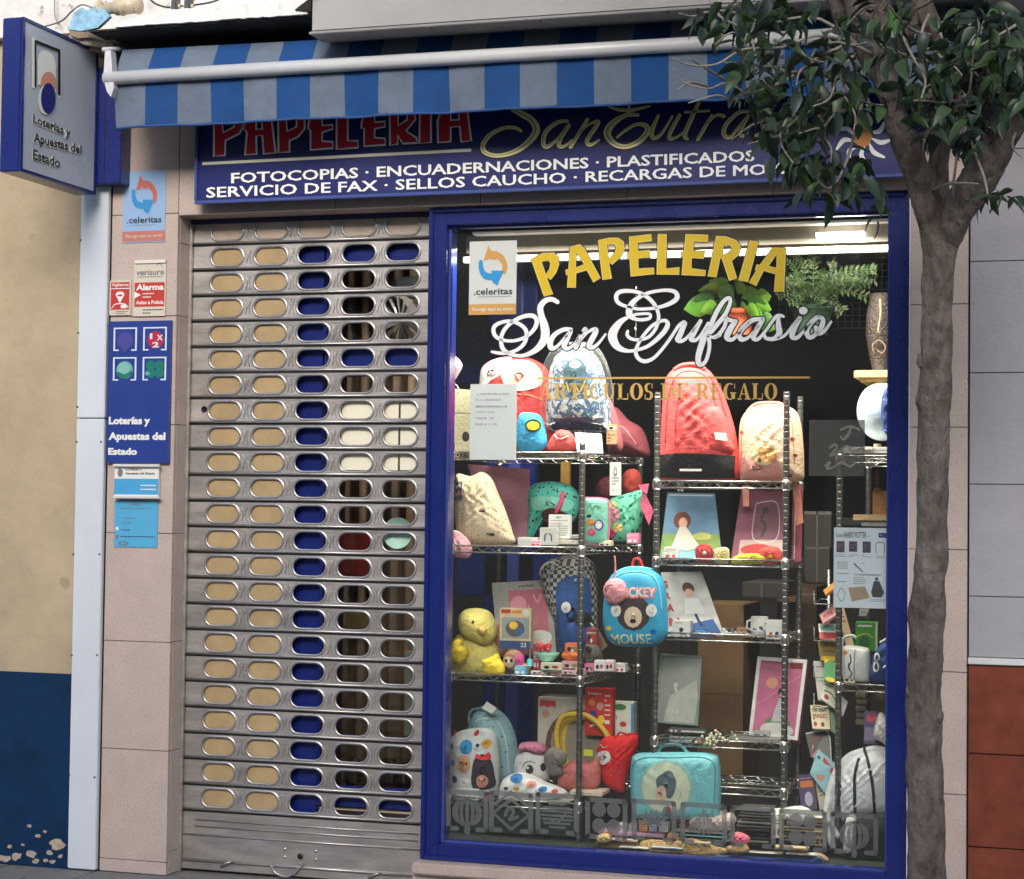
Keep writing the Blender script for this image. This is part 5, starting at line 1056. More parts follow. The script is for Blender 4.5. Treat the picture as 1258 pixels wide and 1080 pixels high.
# --- left unit, third shelf
CH = cl('chick_plush', 222, 210, 120, bump=.8); CF = cl('chick_feet', 245, 215, 60, bump=.8)
t = thing('plush_chick', 'pale yellow plush chick sitting at the left end of the third shelf', 'plush toy', P(585, 833, .45))
g = Soft([(556, 790), (566, 778), (590, 774), (606, 786), (614, 806), (612, 826), (596, 832), (562, 830), (552, 818), (552, 802)], .46, .075, wr=.004, p=2); g.mesh(MB(), CH).build('body', t)
h = Soft([(564, 762), (570, 750), (586, 747), (602, 752), (609, 768), (608, 784), (598, 792), (584, 788), (568, 780)], .41, .075, p=2, wr=.003); h.mesh(MB(), CH).build('head', t)
for (x, y) in ((588, 763), (600, 771)): addp(t, 'eye', lambda m: m.ell(h.mp(x, y, .0), (.006, .005, .007), BLK, 10, 6))
addp(t, 'beak', lambda m: Soft([(586, 772), (592, 768), (598, 773), (595, 779), (588, 778)], .335, .02, p=2).mesh(m, cl('beak', 235, 190, 110)))
for o_, Yf in (([(550, 802), (548, 795), (556, 793), (560, 786), (568, 786), (568, 793), (575, 797), (573, 808), (566, 815), (556, 813), (549, 808)], .36), ([(594, 822), (592, 812), (600, 808), (606, 805), (612, 803), (615, 810), (620, 818), (619, 828), (608, 830), (596, 829)], .34)): addp(t, 'foot', lambda m: Soft(o_, Yf, .035, p=2).mesh(m, CF))
addp(t, 'wing', lambda m: Soft([(556, 790), (562, 782), (572, 784), (578, 800), (572, 812), (560, 806)], .41, .03, p=2).mesh(m, CH))
t, g = soft('plush_toy', 'tan plush toy leaning behind the yellow chick', 'plush toy', [(608, 770), (613, 768), (617, 782), (623, 795), (622, 805), (612, 806), (606, 792)], .52, .04, cl('tan_plush', 185, 135, 95, bump=.8)); addp(t, 'nose', lambda m: g.disc(m, 612, 781, 2, 2, BLK, .003))
panel('framed_box', 'grey box with pink window panel behind the jigsaw box', 'box', (604, 716), (678, 712), (683, 802), (612, 806), .62, .66, .06, cl('silver_card', 158, 155, 150, rough=.4), [('r', (.27, .12, .9, .98), cl('frame_pink', 190, 105, 125, bump=0)), ('e', (.42, .32, .14, .12), PK), ('e', (.75, .78, .2, .1), W_), ('l', [(.68, .2, .03), (.74, .3, .03), (.80, .2, .03)], PK), ('t', 'pinkie', (.45, .05, .7, .09), ink), ('p', [(.52, .45), (.6, .3), (.68, .62)], PK)])
carton('puzzle_box', 'cream and blue picture puzzle box in front of the grey box', 'box', 614, 747, 652, 798, .42, .04, cl('puzzle_cream', 215, 195, 150, bump=0), [('r', (.05, .03, .35, .12), redp), ('r', (.4, .05, .7, .12), cl('orange_print', 225, 130, 60)), ('e', (.85, .1, .1, .08), WH), ('r', (.08, .22, .94, .74), cl('puzzle_sky', 150, 160, 165, bump=0)), ('e', (.5, .5, .3, .2), cl('puzzle_blob', 95, 85, 90, bump=0)), ('e', (.45, .42, .14, .1), YL_, .0016), ('e', (.62, .55, .12, .1), cl('puzzle_blue', 70, 100, 160, bump=0), .0017), ('r', (0, .80, 1, 1), cl('puzzle_navy', 50, 80, 130, bump=0)), ('t', '23', (.68, .84, .86, .95), WH)])
t, g = soft('backpack', 'black and white checked backpack with blue front behind the left post', 'backpack', [(664, 700), (676, 688), (700, 682), (722, 686), (732, 702), (734, 760), (728, 800), (690, 802), (684, 770), (668, 730)], .66, .09, patt('grey_check', C(60, 60, 64), C(190, 190, 185), 60, .5, 'check'))
addp(t, 'blue_front', lambda m: g.patch(m, [(694, 714), (726, 710), (730, 760), (724, 796), (688, 796), (690, 750)], cl('royal_cloth', 45, 85, 150), .004)); addp(t, 'round_print', lambda m: (g.disc(m, 703, 745, 6, 7, W_, .007), g.disc(m, 722, 760, 9, 10, K_, .007))); addp(t, 'side_stripe', lambda m: [g.line(m, [(666, 706+i*0), (672, 694), (684, 690)], .005, W_, .003)])
for x, y, rx, ry, c, n, lb_ in [(631, 811, 13, 13, (165, 125, 100), 'plush_ball', 'round brown plush face with a pink side, right of the chick'), (704, 805, 14, 7, (225, 120, 60), 'plush_fish', 'small orange plush lying on the third shelf'), (646, 821, 6, 6, (225, 150, 110), 'plush_ball', 'tiny peach plush ball on the third shelf'), (745, 735, 0, 0, 0, '', '')]:
    if not rx: continue
    t, g = soft(n, lb_, 'plush toy', [(x+rx*math.cos(k*math.pi/5), y+ry*math.sin(k*math.pi/5)) for k in range(10)], .38, .025, cl(n+str(x), *c, bump=.7), p=2)
    if x == 631:
        addp(t, 'pink_side', lambda m: g.patch(m, [(638, 802), (644, 806), (644, 818), (638, 822), (635, 812)], cl('magenta_plush', 205, 80, 140), .003)); addp(t, 'face', lambda m: g.disc(m, 627, 813, 7, 7, cl('face_cream', 225, 205, 180), .003))
        for ex in (624, 631): addp(t, 'eye', lambda m: g.disc(m, ex, 811, 2, 2.4, BLK, .006))
t = thing('trinket_bowl', 'mint green bowl with a red polka dot bow on its rim', 'bowl', P(672, 815, .38)); c = P(672, 812, .40); addp(t, 'bowl', lambda m: m.lathe((c.x, .40, c.z), [(.025, 0), (.045, .02), (.052, .034), (.048, .034), (.03, .01)], cl('mint_bowl', 150, 205, 185, rough=.3), 20))
addp(t, 'bow', lambda m: (Soft([(660, 788), (668, 792), (668, 800), (659, 800)], .36, .012).mesh(m, patt('polka', C(190, 35, 45), C(235, 225, 220), 160, .25)), Soft([(668, 792), (677, 789), (676, 801), (668, 799)], .36, .012).mesh(m, patt('polka', C(190, 35, 45), C(235, 225, 220), 160, .25))))
t = thing('nail_polish', 'small teal bottle with a tall black cap beside the mint bowl', 'bottle', P(650, 822, .36)); c = P(651, 812, .37)
addp(t, 'bottle', lambda m: m.lathe((c.x, .37, c.z-.02), [(.012, 0), (.013, .022), (.006, .03)], cl('teal_bottle', 90, 190, 190, rough=.3), 14)); addp(t, 'cap', lambda m: m.lathe((c.x, .37, c.z+.0105), [(.007, 0), (.006, .04)], BLK, 12))
SM = [(664, 814, 690, 824, (215, 215, 190), 'green and white packet of little figures under the mint bowl'), (690, 812, 712, 822, (205, 160, 160), 'pink packet with two dark shapes, third shelf'), (652, 824, 668, 829, (235, 225, 215), 'thin white card flat on the third shelf front edge'), (668, 825, 690, 830, (225, 220, 205), 'cream card flat on the third shelf front edge'), (690, 823, 706, 829, (230, 180, 195), 'pale pink card flat on the third shelf'), (730, 811, 743, 825, (235, 235, 230), 'white trinket box with a dark ring picture'), (743, 811, 754, 825, (240, 220, 225), 'pink edged trinket box at the end of the third shelf'), (718, 815, 730, 826, (235, 120, 175), 'bright pink glitter pouch behind the left post'), (706, 822, 718, 830, (235, 190, 205), 'light pink packet beside the glitter pouch'), (720, 772, 733, 792, (150, 60, 60), 'dull red card hanging behind the left post'), (694, 790, 712, 803, (225, 110, 60), 'orange red boxed figure on the third shelf')]
for i, (x0, y0, x1, y1, c, lb_) in enumerate(SM):
    a = [('s', (.1, .15, .9, .4), 1, mat('faint_ink', (.55, .55, .55), .6)), ('e', (.3, .6, .14, .22), BLK), ('e', (.68, .55, .16, .2), [redp, mat('print_olive', (.2, .25, .03), .5), mat('print_rose', (.55, .1, .2), .5)][i % 3]), ('e', (.5, .75, .12, .14), WH)]
    carton('trinket_box', lb_, 'packet', x0, y0, x1, y1, .34+.01*(i % 4), .035, cl('trinket%d' % i, *c, bump=.05), a)
t = thing('key_ring_card', 'grey and red key ring hanging behind the left post', 'key ring', P(738, 785, .5))
addp(t, 'grey_fob', lambda m: m.prism([[P(x, y, .45) for x, y in [(728, 782), (736, 776), (746, 794), (738, 801)]]], (0, .012, 0), cl('fob_grey', 130, 125, 118, rough=.4))); addp(t, 'red_screen', lambda m: m.prism([[P(x, y, .447) for x, y in [(732, 786), (736, 783), (742, 792), (738, 795)]]], (0, .002, 0), cl('fob_red', 180, 80, 60))); addp(t, 'chain', lambda m: m.tube([P(x, y, .45) for x, y in catmull([(725, 765), (730, 772), (733, 780)], 4)], .003, M_chrome, 6))
t, g = soft('plush_toy', 'grey and white plush toy in the shadow behind the left post', 'plush toy', [(718, 800), (722, 788), (732, 790), (740, 804), (738, 818), (722, 818)], .60, .04, cl('ash_plush', 120, 115, 112, bump=.8)); addp(t, 'ear', lambda m: g.disc(m, 726, 797, 4, 4, BLK, .004))
# --- blue hanging backpack
t, g = soft('hard_backpack', 'round topped blue moulded backpack lettered MICKEY MOUSE hanging between shelf units', 'backpack', [(742, 790-20), (742, 740), (748, 712), (762, 700), (784, 697), (806, 702), (817, 720), (820, 750), (820, 778), (808, 792), (780, 795), (752, 790)], .30, .07, cl('cyan_shell', 50, 160, 205, rough=.45, bump=.05), p=4, wr=.001)
addp(t, 'shell_rim', lambda m: g.line(m, [(752, 716), (766, 705), (786, 702), (804, 707), (813, 722), (816, 750)], .004, cl('light_cyan', 120, 205, 230), .001))
addp(t, 'top_band', lambda m: g.line(m, [(757, 705), (770, 698.5), (786, 697.5), (802, 700)], .006, cl('light_cyan', 120, 205, 230), -.004))
GM = lambda x, y, l=0: g.mp(x, y, l)
addp(t, 'lettering', lambda m: (text(m, 'MICKEY', GM, (765, 721, 809, 732), WH, .004, .02), text(m, 'MOUSE', GM, (755, 778, 804, 790), cl('pale_yellow', 215, 225, 190, bump=0), .004, .02)))
addp(t, 'lettering_base', lambda m: text(m, 'MICKEY', GM, (764, 721.5, 810, 733.5), cl('flat_pink', 225, 120, 130), .0022, .10))
addp(t, 'dark_disc', lambda m: g.disc(m, 783, 752, 21, 22, cl('brown_black', 60, 45, 48, bump=0), .0015)); addp(t, 'cream_disc', lambda m: g.disc(m, 783, 757, 11, 13, cl('cream_disc', 225, 205, 175, bump=0), .003)); addp(t, 'black_button', lambda m: g.disc(m, 783, 762, 4, 2.6, BLK, .005))
for x in (762, 805):
    addp(t, 'white_badge', lambda m: g.disc(m, x, 749, 6.5, 8, W_, .004))
addp(t, 'small_badges', lambda m: (g.disc(m, 752, 771, 4, 3, YL_, .002), g.disc(m, 807, 775, 4, 3.4, cl('mid_blue', 30, 95, 190), .002)))
addp(t, 'carry_loop', lambda m: m.tube([P(x, y, .33) for x, y in catmull([(776, 700), (779, 688), (786, 688), (790, 700)], 5)], .006, RD))
t, g = soft('pompom', 'pink fluffy charm hanging in front of the round blue backpack', 'charm', [(741, 726), (746, 714), (756, 710), (766, 714), (770, 724), (768, 736), (758, 742), (746, 739)], .22, .035, cl('pink_fluff', 230, 155, 165, bump=1), p=2); addp(t, 'cord', lambda m: m.tube([P(x, y, .22) for x, y in catmull([(755, 683), (756, 698), (754, 712)], 4)], .0035, cl('cord_pink', 230, 140, 150))); addp(t, 'swirl', lambda m: g.line(m, [(750, 732), (748, 720), (756, 718), (757, 727)], .003, PK, .001)); addp(t, 'dark_bead', lambda m: g.disc(m, 747, 724, 2.5, 3, cl('bead', 110, 40, 50), .003))
# --- left unit, bottom
dots = patt('blue_print', C(150, 185, 195), C(60, 95, 110), 52, .22, 'voronoi', C(140, 178, 190))
t, g = soft('backpack', 'pale blue printed backpack standing behind the dotted one', 'backpack', [(576, 890), (586, 872), (600, 866), (620, 878), (632, 900), (636, 930), (632, 965), (600, 975), (578, 960), (570, 920)], .56, .09, dots)
addp(t, 'swing_label', lambda m: m.prism([[P(x, y, .44) for x, y in [(592, 870), (598, 862), (610, 870), (604, 877)]]], (0, .003, 0), WH)); addp(t, 'loop', lambda m: m.tube([P(x, y, .5) for x, y in catmull([(576, 890), (578, 874), (590, 870), (598, 874)], 4)], .005, cl('blue_loop', 110, 150, 165))); addp(t, 'zip', lambda m: g.line(m, [(590, 884), (612, 880), (626, 905), (630, 950)], .002, W_))
t, g = soft('backpack', 'white backpack with big coloured dots and a printed dark haired girl', 'backpack', [(552, 920), (556, 904), (572, 896), (596, 894), (608, 900), (613, 920), (614, 950), (610, 978), (590, 988), (556, 982), (551, 950)], .42, .08, cl('dot_white', 208, 214, 218), p=3)
addp(t, 'printed_dots', lambda m: [g.disc(m, x, y, r, r*1.1, cl('dot%d' % i, *c, bump=0), .0025) for i, (x, y, r, c) in enumerate([(580, 915, 8, (45, 145, 205)), (603, 912, 5, (210, 160, 60)), (590, 899, 3, (190, 40, 55)), (559, 915, 3.5, (60, 70, 120)), (562, 935, 4, (90, 150, 190)), (594, 913, 2, BLK and (20, 20, 25)), (565, 955, 4, (60, 70, 120)), (556, 965, 4, (120, 130, 90)), (605, 975, 4, (190, 60, 70)), (576, 974, 4, (235, 240, 240)), (560, 900, 2.5, (190, 60, 70))])])
addp(t, 'printed_boy_face', lambda m: (g.disc(m, 577, 936, 9, 11, cl('tan_face', 205, 150, 110, bump=0), .003), g.disc(m, 574, 934, 1.4, 1.8, BLK, .005), g.disc(m, 581, 935, 1.4, 1.8, BLK, .005), g.line(m, [(573, 941), (577, 943), (581, 941)], .001, BLK, .004), g.disc(m, 578, 958, 7, 6, W_, .003)))
addp(t, 'printed_girl', lambda m: (g.patch(m, [(588, 965), (588, 940), (592, 928), (600, 924), (608, 932), (611, 950), (610, 966)], cl('dark_hair', 45, 35, 45, bump=0), .003), g.disc(m, 599, 957, 6.5, 8, cl('tan_face2', 200, 145, 120, bump=0), .005), g.disc(m, 596, 955, 1.1, 1.4, BLK, .007), g.disc(m, 602, 955, 1.1, 1.4, BLK, .007), g.line(m, [(597, 962), (600, 963), (602, 961)], .0009, RD, .006), g.patch(m, [(592, 928), (594, 923), (600, 928), (606, 922), (608, 930), (600, 931)], RD, .006)))
t = thing('plush_unicorn', 'white plush unicorn head with pink mane and a grey bow', 'plush toy', P(655, 975, .4))
g = Soft([(632, 940), (636, 926), (650, 918), (668, 922), (676, 934), (676, 952), (668, 964), (648, 968), (634, 958)], .42, .06, p=2); g.mesh(MB(), cl('plush_white', 225, 225, 225, bump=.8)).build('head', t)
addp(t, 'eye', lambda m: (g.disc(m, 655, 942, 7, 7, W_, .001), g.disc(m, 656, 943, 5, 5.6, BLK, .003), g.disc(m, 654, 941, 1.6, 1.8, WH, .006))); addp(t, 'eye', lambda m: g.disc(m, 671, 941, 3, 5, BLK, .003)); addp(t, 'lashes', lambda m: g.line(m, [(647, 942), (650, 935), (657, 933), (663, 936)], .0012, BLK, .003)); addp(t, 'ear', lambda m: m.prism([[P(x, y, .40) for x, y in [(635, 932), (636, 920), (646, 926)]]], (0, .03, 0), cl('grey_ear', 170, 180, 178)))
addp(t, 'mane', lambda m: Soft([(638, 924), (640, 913), (655, 911), (668, 914), (672, 924), (660, 926), (650, 921)], .40, .05, wr=.012, wf=120).mesh(m, cl('mane_pink', 215, 135, 165, bump=1))); addp(t, 'bow', lambda m: (Soft([(668, 930), (678, 918), (694, 924), (696, 936), (688, 942), (692, 950), (676, 952)], .36, .03, wr=.01, wf=100).mesh(m, cl('grey_bow', 125, 118, 114))))
t, g = soft('pouch', 'white triangular pouch with coloured dots lying at the front of the bottom shelf', 'pouch', [(613, 974), (618, 958), (632, 950), (648, 950), (670, 960), (690, 968), (697, 975), (680, 982), (640, 984), (616, 982)], .34, .04, cl('dot_white2', 225, 226, 226))
addp(t, 'printed_dots', lambda m: [g.disc(m, x, y, r, r*.7, cl('pdot%d' % i, *c, bump=0), .002) for i, (x, y, r, c) in enumerate([(637, 955, 8, (50, 125, 195)), (656, 962, 6, (225, 150, 130)), (638, 968, 4, (205, 160, 60)), (670, 968, 5, (50, 125, 195)), (625, 967, 3, (60, 65, 90)), (684, 971, 4, (200, 90, 80)), (664, 975, 3, (60, 120, 150))])])
carton('toy_box', 'large white toy box with an oval window and red corner label', 'box', 661, 856, 742, 945, .62, .14, cl('box_white', 185, 180, 168, bump=0), [('p', [(.03, .04), (.27, .05), (.27, .15), (.21, .12), (.15, .15), (.09, .12), (.03, .15)], redp), ('e', (.12, .24, .06, .06), mat('peach_ink', (.5, .25, .18), .5)), ('e', (.62, .68, .5, .52), cl('window_dark', 90, 60, 45, bump=0), .001), ('e', (.66, .66, .46, .44), cl('toy_grey', 140, 132, 118, bump=0), .0018), ('l', [(.42, .95, .11), (.36, .62, .11), (.46, .32, .11), (.80, .24, .11)], cl('toy_yellow', 215, 180, 55, bump=0), .0026)])
mb = MB(); ya = cl('toy_yellow_arch', 215, 180, 55, rough=.4); mb.tube([P(x, y, .56) for x, y in catmull([(688, 935), (684, 905), (688, 885), (700, 878), (722, 880), (740, 895), (752, 915)], 5)], .012, ya, 8); tag(mb.build('yellow_arch_toy'), 'yellow plastic arch of the toy in the oval box window', 'toy')
carton('red_toy_box', 'red printed box leaning above the red drawstring bag', 'box', 719, 845, 752, 905, .58, .05, cl('red_box', 200, 48, 38, bump=0), [('t', 'Creativa', (.1, .07, .6, .14), WH), ('e', (.25, .3, .12, .07), cl('orange_print', 225, 130, 60)), ('e', (.55, .38, .13, .08), mat('print_skin', (.55, .3, .25), .5)), ('e', (.3, .55, .14, .09), mat('print_indigo', (.05, .05, .3), .5)), ('e', (.6, .65, .12, .09), YL_), ('l', [(.2, .8, .04), (.5, .75, .04), (.6, .88, .04)], WH), ('s', (.72, .1, .92, .6), 5, WH), ('r', (.72, .66, .9, .74), WH)])
carton('white_green_box', 'white box with a green oval label right of the red box', 'box', 753, 862, 778, 905, .64, .06, cl('box_white2', 215, 215, 205, bump=0), [('e', (.35, .15, .3, .09), mat('label_green', (.05, .2, .04), .5)), ('l', [(.05, .45, .04), (.15, .4, .04), (.2, .5, .04)], ink2), ('e', (.5, .65, .16, .08), redp), ('r', (.88, .05, 1, 1), cl('edge_blue', 60, 140, 190, bump=0))])
t, g = soft('drawstring_bag', 'bright red drawstring bag with a white oval print', 'bag', [(733, 922), (742, 906), (760, 904), (776, 900), (784, 904), (784, 915), (776, 935), (770, 955), (766, 974), (752, 970), (740, 958), (736, 940)], .46, .05, cl('bag_red', 215, 35, 40), wr=.009, wf=60)
addp(t, 'oval_print', lambda m: (g.patch(m, [(731, 930), (738, 923), (750, 921), (754, 930), (748, 937), (738, 937)], W_, .004), g.disc(m, 747, 928, 2.5, 1, BLK, .007))); addp(t, 'writing', lambda m: g.line(m, [(736, 917), (740, 914), (744, 917), (750, 915)], .0012, W_, .003)); addp(t, 'gather', lambda m: g.line(m, [(757, 906), (762, 900), (772, 902), (783, 900)], .004, cl('bag_red2', 190, 28, 35), .003))
t, g = soft('plush_pouch', 'salmon pink plush pouch below the red drawstring bag', 'pouch', [(686, 955), (694, 940), (712, 932), (724, 936), (735, 930), (738, 950), (732, 968), (690, 970)], .40, .045, cl('salmon_plush', 205, 115, 110, bump=.7)); addp(t, 'closed_eyes', lambda m: (g.line(m, [(694, 951), (699, 947), (704, 951)], .0016, cl('wine2', 120, 50, 50), .002), g.line(m, [(712, 952), (716, 949), (720, 952)], .0016, cl('wine2', 120, 50, 50), .002)))
mb = MB(); pxbox(mb, 717, 921, 728, 929, .33, .335, mat('price_yellow', (.70, .68, .05), .5)); tag(mb.build('price_label'), 'small yellow price label above the salmon pouch', 'label')
for i, (x0, y0, x1, y1, c, lb_) in enumerate([(612, 980, 700, 986, (190, 190, 190), 'folded grey cloth flat on the bottom wire shelf'), (700, 971, 740, 979, (230, 215, 195), 'cream packet flat under the salmon pouch'), (560, 968, 588, 984, (205, 208, 212), 'white bundled cloth at the left of the bottom shelf'), (660, 976, 706, 984, (215, 210, 200), 'white packet flat at the middle of the bottom shelf')]):
    carton('flat_pack', lb_, 'packet', x0, y0, x1, y1, .31+.012*i, .12, cl('flat%d' % i, *c), [('s', (.08, .3, .92, .6), 1, ink2)], .003)
# --- blue suitcase on display floor
aq = cl('aqua_case', 120, 195, 205, rough=.45)
t, g = soft('child_suitcase', 'aqua blue child suitcase with a handle and an oval portrait print', 'suitcase', [(776, 935), (782, 926), (800, 924), (850, 924), (876, 926), (884, 934), (886, 965), (884, 998), (872, 1006), (800, 1006), (780, 1002), (775, 970)], .30, .07, aq, p=5, wr=.004)
addp(t, 'handle', lambda m: (m.tube([P(x, y, .33) for x, y in catmull([(806, 929), (812, 918), (822, 915), (836, 916), (844, 924), (850, 928)], 5)], .007, aq), m.tube([P(802, 930, .30), P(856, 929, .30)], .006, cl('aqua_dark', 80, 155, 175))))
addp(t, 'oval_print', lambda m: (g.disc(m, 823, 965, 33, 34, cl('aqua_ring', 150, 190, 180, bump=0), .002), g.disc(m, 823, 965, 30, 31, cl('oval_cream', 205, 215, 190, bump=0), .0035)))
addp(t, 'portrait_hair', lambda m: (g.patch(m, [(814, 970), (811, 956), (818, 948), (830, 948), (836, 958), (832, 974), (826, 978), (820, 970)], cl('slate_hair', 85, 105, 115, bump=0), .005), g.disc(m, 826, 950, 7, 6, cl('slate_hair', 85, 105, 115, bump=0), .006)))
addp(t, 'portrait_face', lambda m: (g.patch(m, [(812, 966), (820, 962), (824, 972), (822, 982), (814, 982), (811, 974)], cl('pale_skin', 215, 185, 165, bump=0), .007), g.disc(m, 824, 996, 6, 9, cl('dress_teal', 90, 140, 150, bump=0), .006), g.disc(m, 815, 971, 1.6, 1.2, BLK, .009)))
addp(t, 'piping', lambda m: g.line(m, [(783, 1000), (780, 960), (786, 932), (830, 929), (876, 932), (881, 965), (878, 1000)], .0022, cl('aqua_dark', 80, 155, 175), .002)); addp(t, 'pink_heart', lambda m: g.disc(m, 826, 992, 2.5, 5, cl('raspberry', 170, 60, 90, bump=0), .009))
# --- middle unit, top shelf
CO = cl('coral_fabric', 238, 88, 88)
t, g = soft('backpack', 'large coral backpack with black base on the middle unit', 'backpack', [(811, 588), (812, 540), (815, 490), (820, 462), (836, 450), (856, 449), (872, 456), (886, 478), (898, 510), (906, 545), (907, 588), (860, 590)], .46, .11, CO, wr=.006, p=3)
addp(t, 'front_pocket', lambda m: Soft([(838, 556), (842, 520), (846, 500), (866, 496), (888, 504), (898, 540), (900, 556)], .40, .045, p=5, wr=.004).mesh(m, CO))
addp(t, 'black_base', lambda m: g.patch(m, [(811, 560), (840, 558), (880, 559), (907, 561), (906, 588), (860, 589), (812, 587)], K_, .030, 1)); addp(t, 'zip', lambda m: (g.line(m, [(822, 545), (826, 490), (838, 462), (858, 458), (874, 470), (890, 520)], .0022, cl('coral_dark', 190, 60, 60)), g.line(m, [(836, 545), (838, 505), (846, 492)], .002, cl('coral_dark', 190, 60, 60))))
addp(t, 'white_label', lambda m: m.prism([[P(x, y, .352) for x, y in [(877, 531), (892, 532), (894, 542), (879, 540)]]], (0, .002, 0), WH)); addp(t, 'grab_loop', lambda m: m.tube([P(x, y, .42) for x, y in catmull([(828, 455), (838, 449), (856, 448), (866, 454)], 5)], .009, CO))
addp(t, 'buckle', lambda m: m.box(tuple(P(835, 576, .34)), tuple(P(862, 579, .345)), WH))
addp(t, 'side_strap', lambda m: g.line(m, [(874, 462), (886, 485), (894, 512)], .005, cl('coral_dark', 190, 60, 60), .002))
BG = cl('blush_fabric', 238, 205, 175); 
t, g = soft('backpack', 'cream and blush backpack with a bear badge beside the coral one', 'backpack', [(909, 585), (908, 540), (911, 515), (922, 502), (942, 496), (964, 498), (980, 508), (986, 535), (988, 575), (984, 591), (950, 594), (915, 591)], .47, .10, BG, p=3, wr=.004)
addp(t, 'pink_pocket', lambda m: g.patch(m, [(912, 560), (920, 566), (940, 568), (960, 566), (962, 588), (930, 591), (912, 586)], cl('blush_pink', 225, 160, 155), .004)); addp(t, 'bear_badge', lambda m: (g.disc(m, 944, 559, 15, 14, cl('badge_cream', 240, 222, 175), .008), g.disc(m, 949, 560, 11, 9, cl('badge_tan', 222, 165, 105), .011), g.disc(m, 941, 555, 4, 5, cl('badge_tan', 222, 165, 105), .0115), g.disc(m, 939, 566, 2, 3, cl('badge_dark', 110, 60, 40), .014)))
addp(t, 'zip', lambda m: (g.line(m, [(914, 560), (916, 525), (926, 510), (946, 504), (966, 507), (976, 520), (979, 570)], .002, cl('blush_seam', 210, 150, 120), .001), g.line(m, [(914, 512), (930, 508), (955, 507), (975, 513)], .0018, cl('blush_seam', 210, 150, 120), .001)))
addp(t, 'grab_loop', lambda m: m.tube([P(x, y, .45) for x, y in catmull([(918, 506), (928, 497), (944, 495), (958, 496), (968, 502)], 5)], .007, cl('rose_loop', 225, 135, 120)))
addp(t, 'side_print', lambda m: [g.disc(m, x, y, 2.6, 2, cl('dark_rose', 150, 60, 60), .003) for x, y in ((914, 532), (977, 540), (980, 560), (974, 585), (915, 570))])
addp(t, 'hanging_strap', lambda m: m.prism([[P(x, y, .42) for x, y in [(912, 597), (920, 597), (920, 622), (913, 622)]]], (0, .006, 0), cl('strap_pink', 238, 160, 140))); addp(t, 'hanging_strap', lambda m: m.prism([[P(x, y, .50) for x, y in [(974, 592), (982, 592), (987, 642), (978, 646)]]], (0, .006, 0), cl('strap_pink', 238, 160, 140)))
# --- middle unit second shelf
panel('picture_album', 'blue album cover with a doll in a white dress', 'album', (820, 605), (878, 606), (887, 687), (810, 687), .38, .48, .015, cl('album_blue', 105, 145, 175, bump=0), [('r', (0, .62, 1, 1), cl('album_green', 130, 160, 90, bump=0)), ('r', (.04, .85, .95, 1), cl('album_aqua', 140, 190, 200, bump=0), .0012), ('e', (.34, .42, .16, .13), cl('doll_hair', 110, 60, 45, bump=0), .002), ('e', (.36, .46, .08, .08), cl('doll_face', 225, 175, 150, bump=0), .0026), ('p', [(.3, .52), (.42, .52), (.66, .82), (.46, .88), (.18, .84)], cl('doll_dress', 228, 220, 205, bump=0), .0028), ('e', (.7, .66, .16, .06), cl('flowers', 190, 195, 110, bump=0), .002), ('l', [(.05, .04, .02), (.95, .04, .02)], WH)])
panel('picture_album', 'wine purple album cover with a sketched figure in a frame', 'album', (911, 600), (966, 600), (968, 686), (898, 686), .40, .52, .015, cl('album_wine', 140, 85, 105, bump=0), [('r', (.36, .22, .80, .72), cl('album_mauve', 125, 85, 100, bump=0)), ('l', [(.36, .22, .012), (.80, .22, .012), (.80, .72, .012), (.36, .72, .012), (.36, .22, .012)], WH), ('l', [(.55, .34, .03), (.5, .45, .04), (.58, .55, .05), (.52, .68, .05)], ink), ('e', (.57, .32, .06, .05), ink, .0018), ('r', (.12, .74, 1, 1), cl('painted_album_sheen', 190, 170, 165, bump=0)), ('e', (.45, .88, .3, .08), redp, .0016)])  # paler band at the album foot is a sheen put into the colour
panel('album_back', 'narrow pink edged album behind the right post of the middle unit', 'album', (974, 598), (986, 598), (984, 690), (972, 692), .50, .60, .02, cl('album_rose', 150, 70, 85, bump=0), [('l', [(.3, .05, .08), (.3, .95, .08)], WH)])
for i, (o_, c, lb_) in enumerate([([(854, 676), (860, 669), (872, 670), (877, 680), (872, 690), (858, 690)], (195, 65, 65), 'red fabric flower at the front of the middle second shelf'), ([(876, 688), (878, 676), (888, 672), (896, 676), (894, 692), (880, 692)], (225, 215, 165), 'cream ribbon bow beside the red flower'), ([(898, 690), (906, 682), (930, 680), (942, 684), (938, 692), (905, 693)], (225, 220, 60), 'yellow and pink sweets packet at the shelf front'), ([(930, 688), (934, 674), (955, 672), (962, 684), (958, 692), (935, 693)], (215, 80, 70), 'red packet with small yellow marks near the right post')]):
    t, g = soft('ribbon_flower', lb_, 'decoration', o_, .34+.01*i, .03, cl('ribbon%d' % i, *c), wr=.012, wf=130); addp(t, 'colour_mark', lambda m: g.disc(m, g.c[0]+2, g.c[1], 3, 2.2, [W_, YL_, PK, YL_][i], .004))  # one small disc in a second colour on each piece
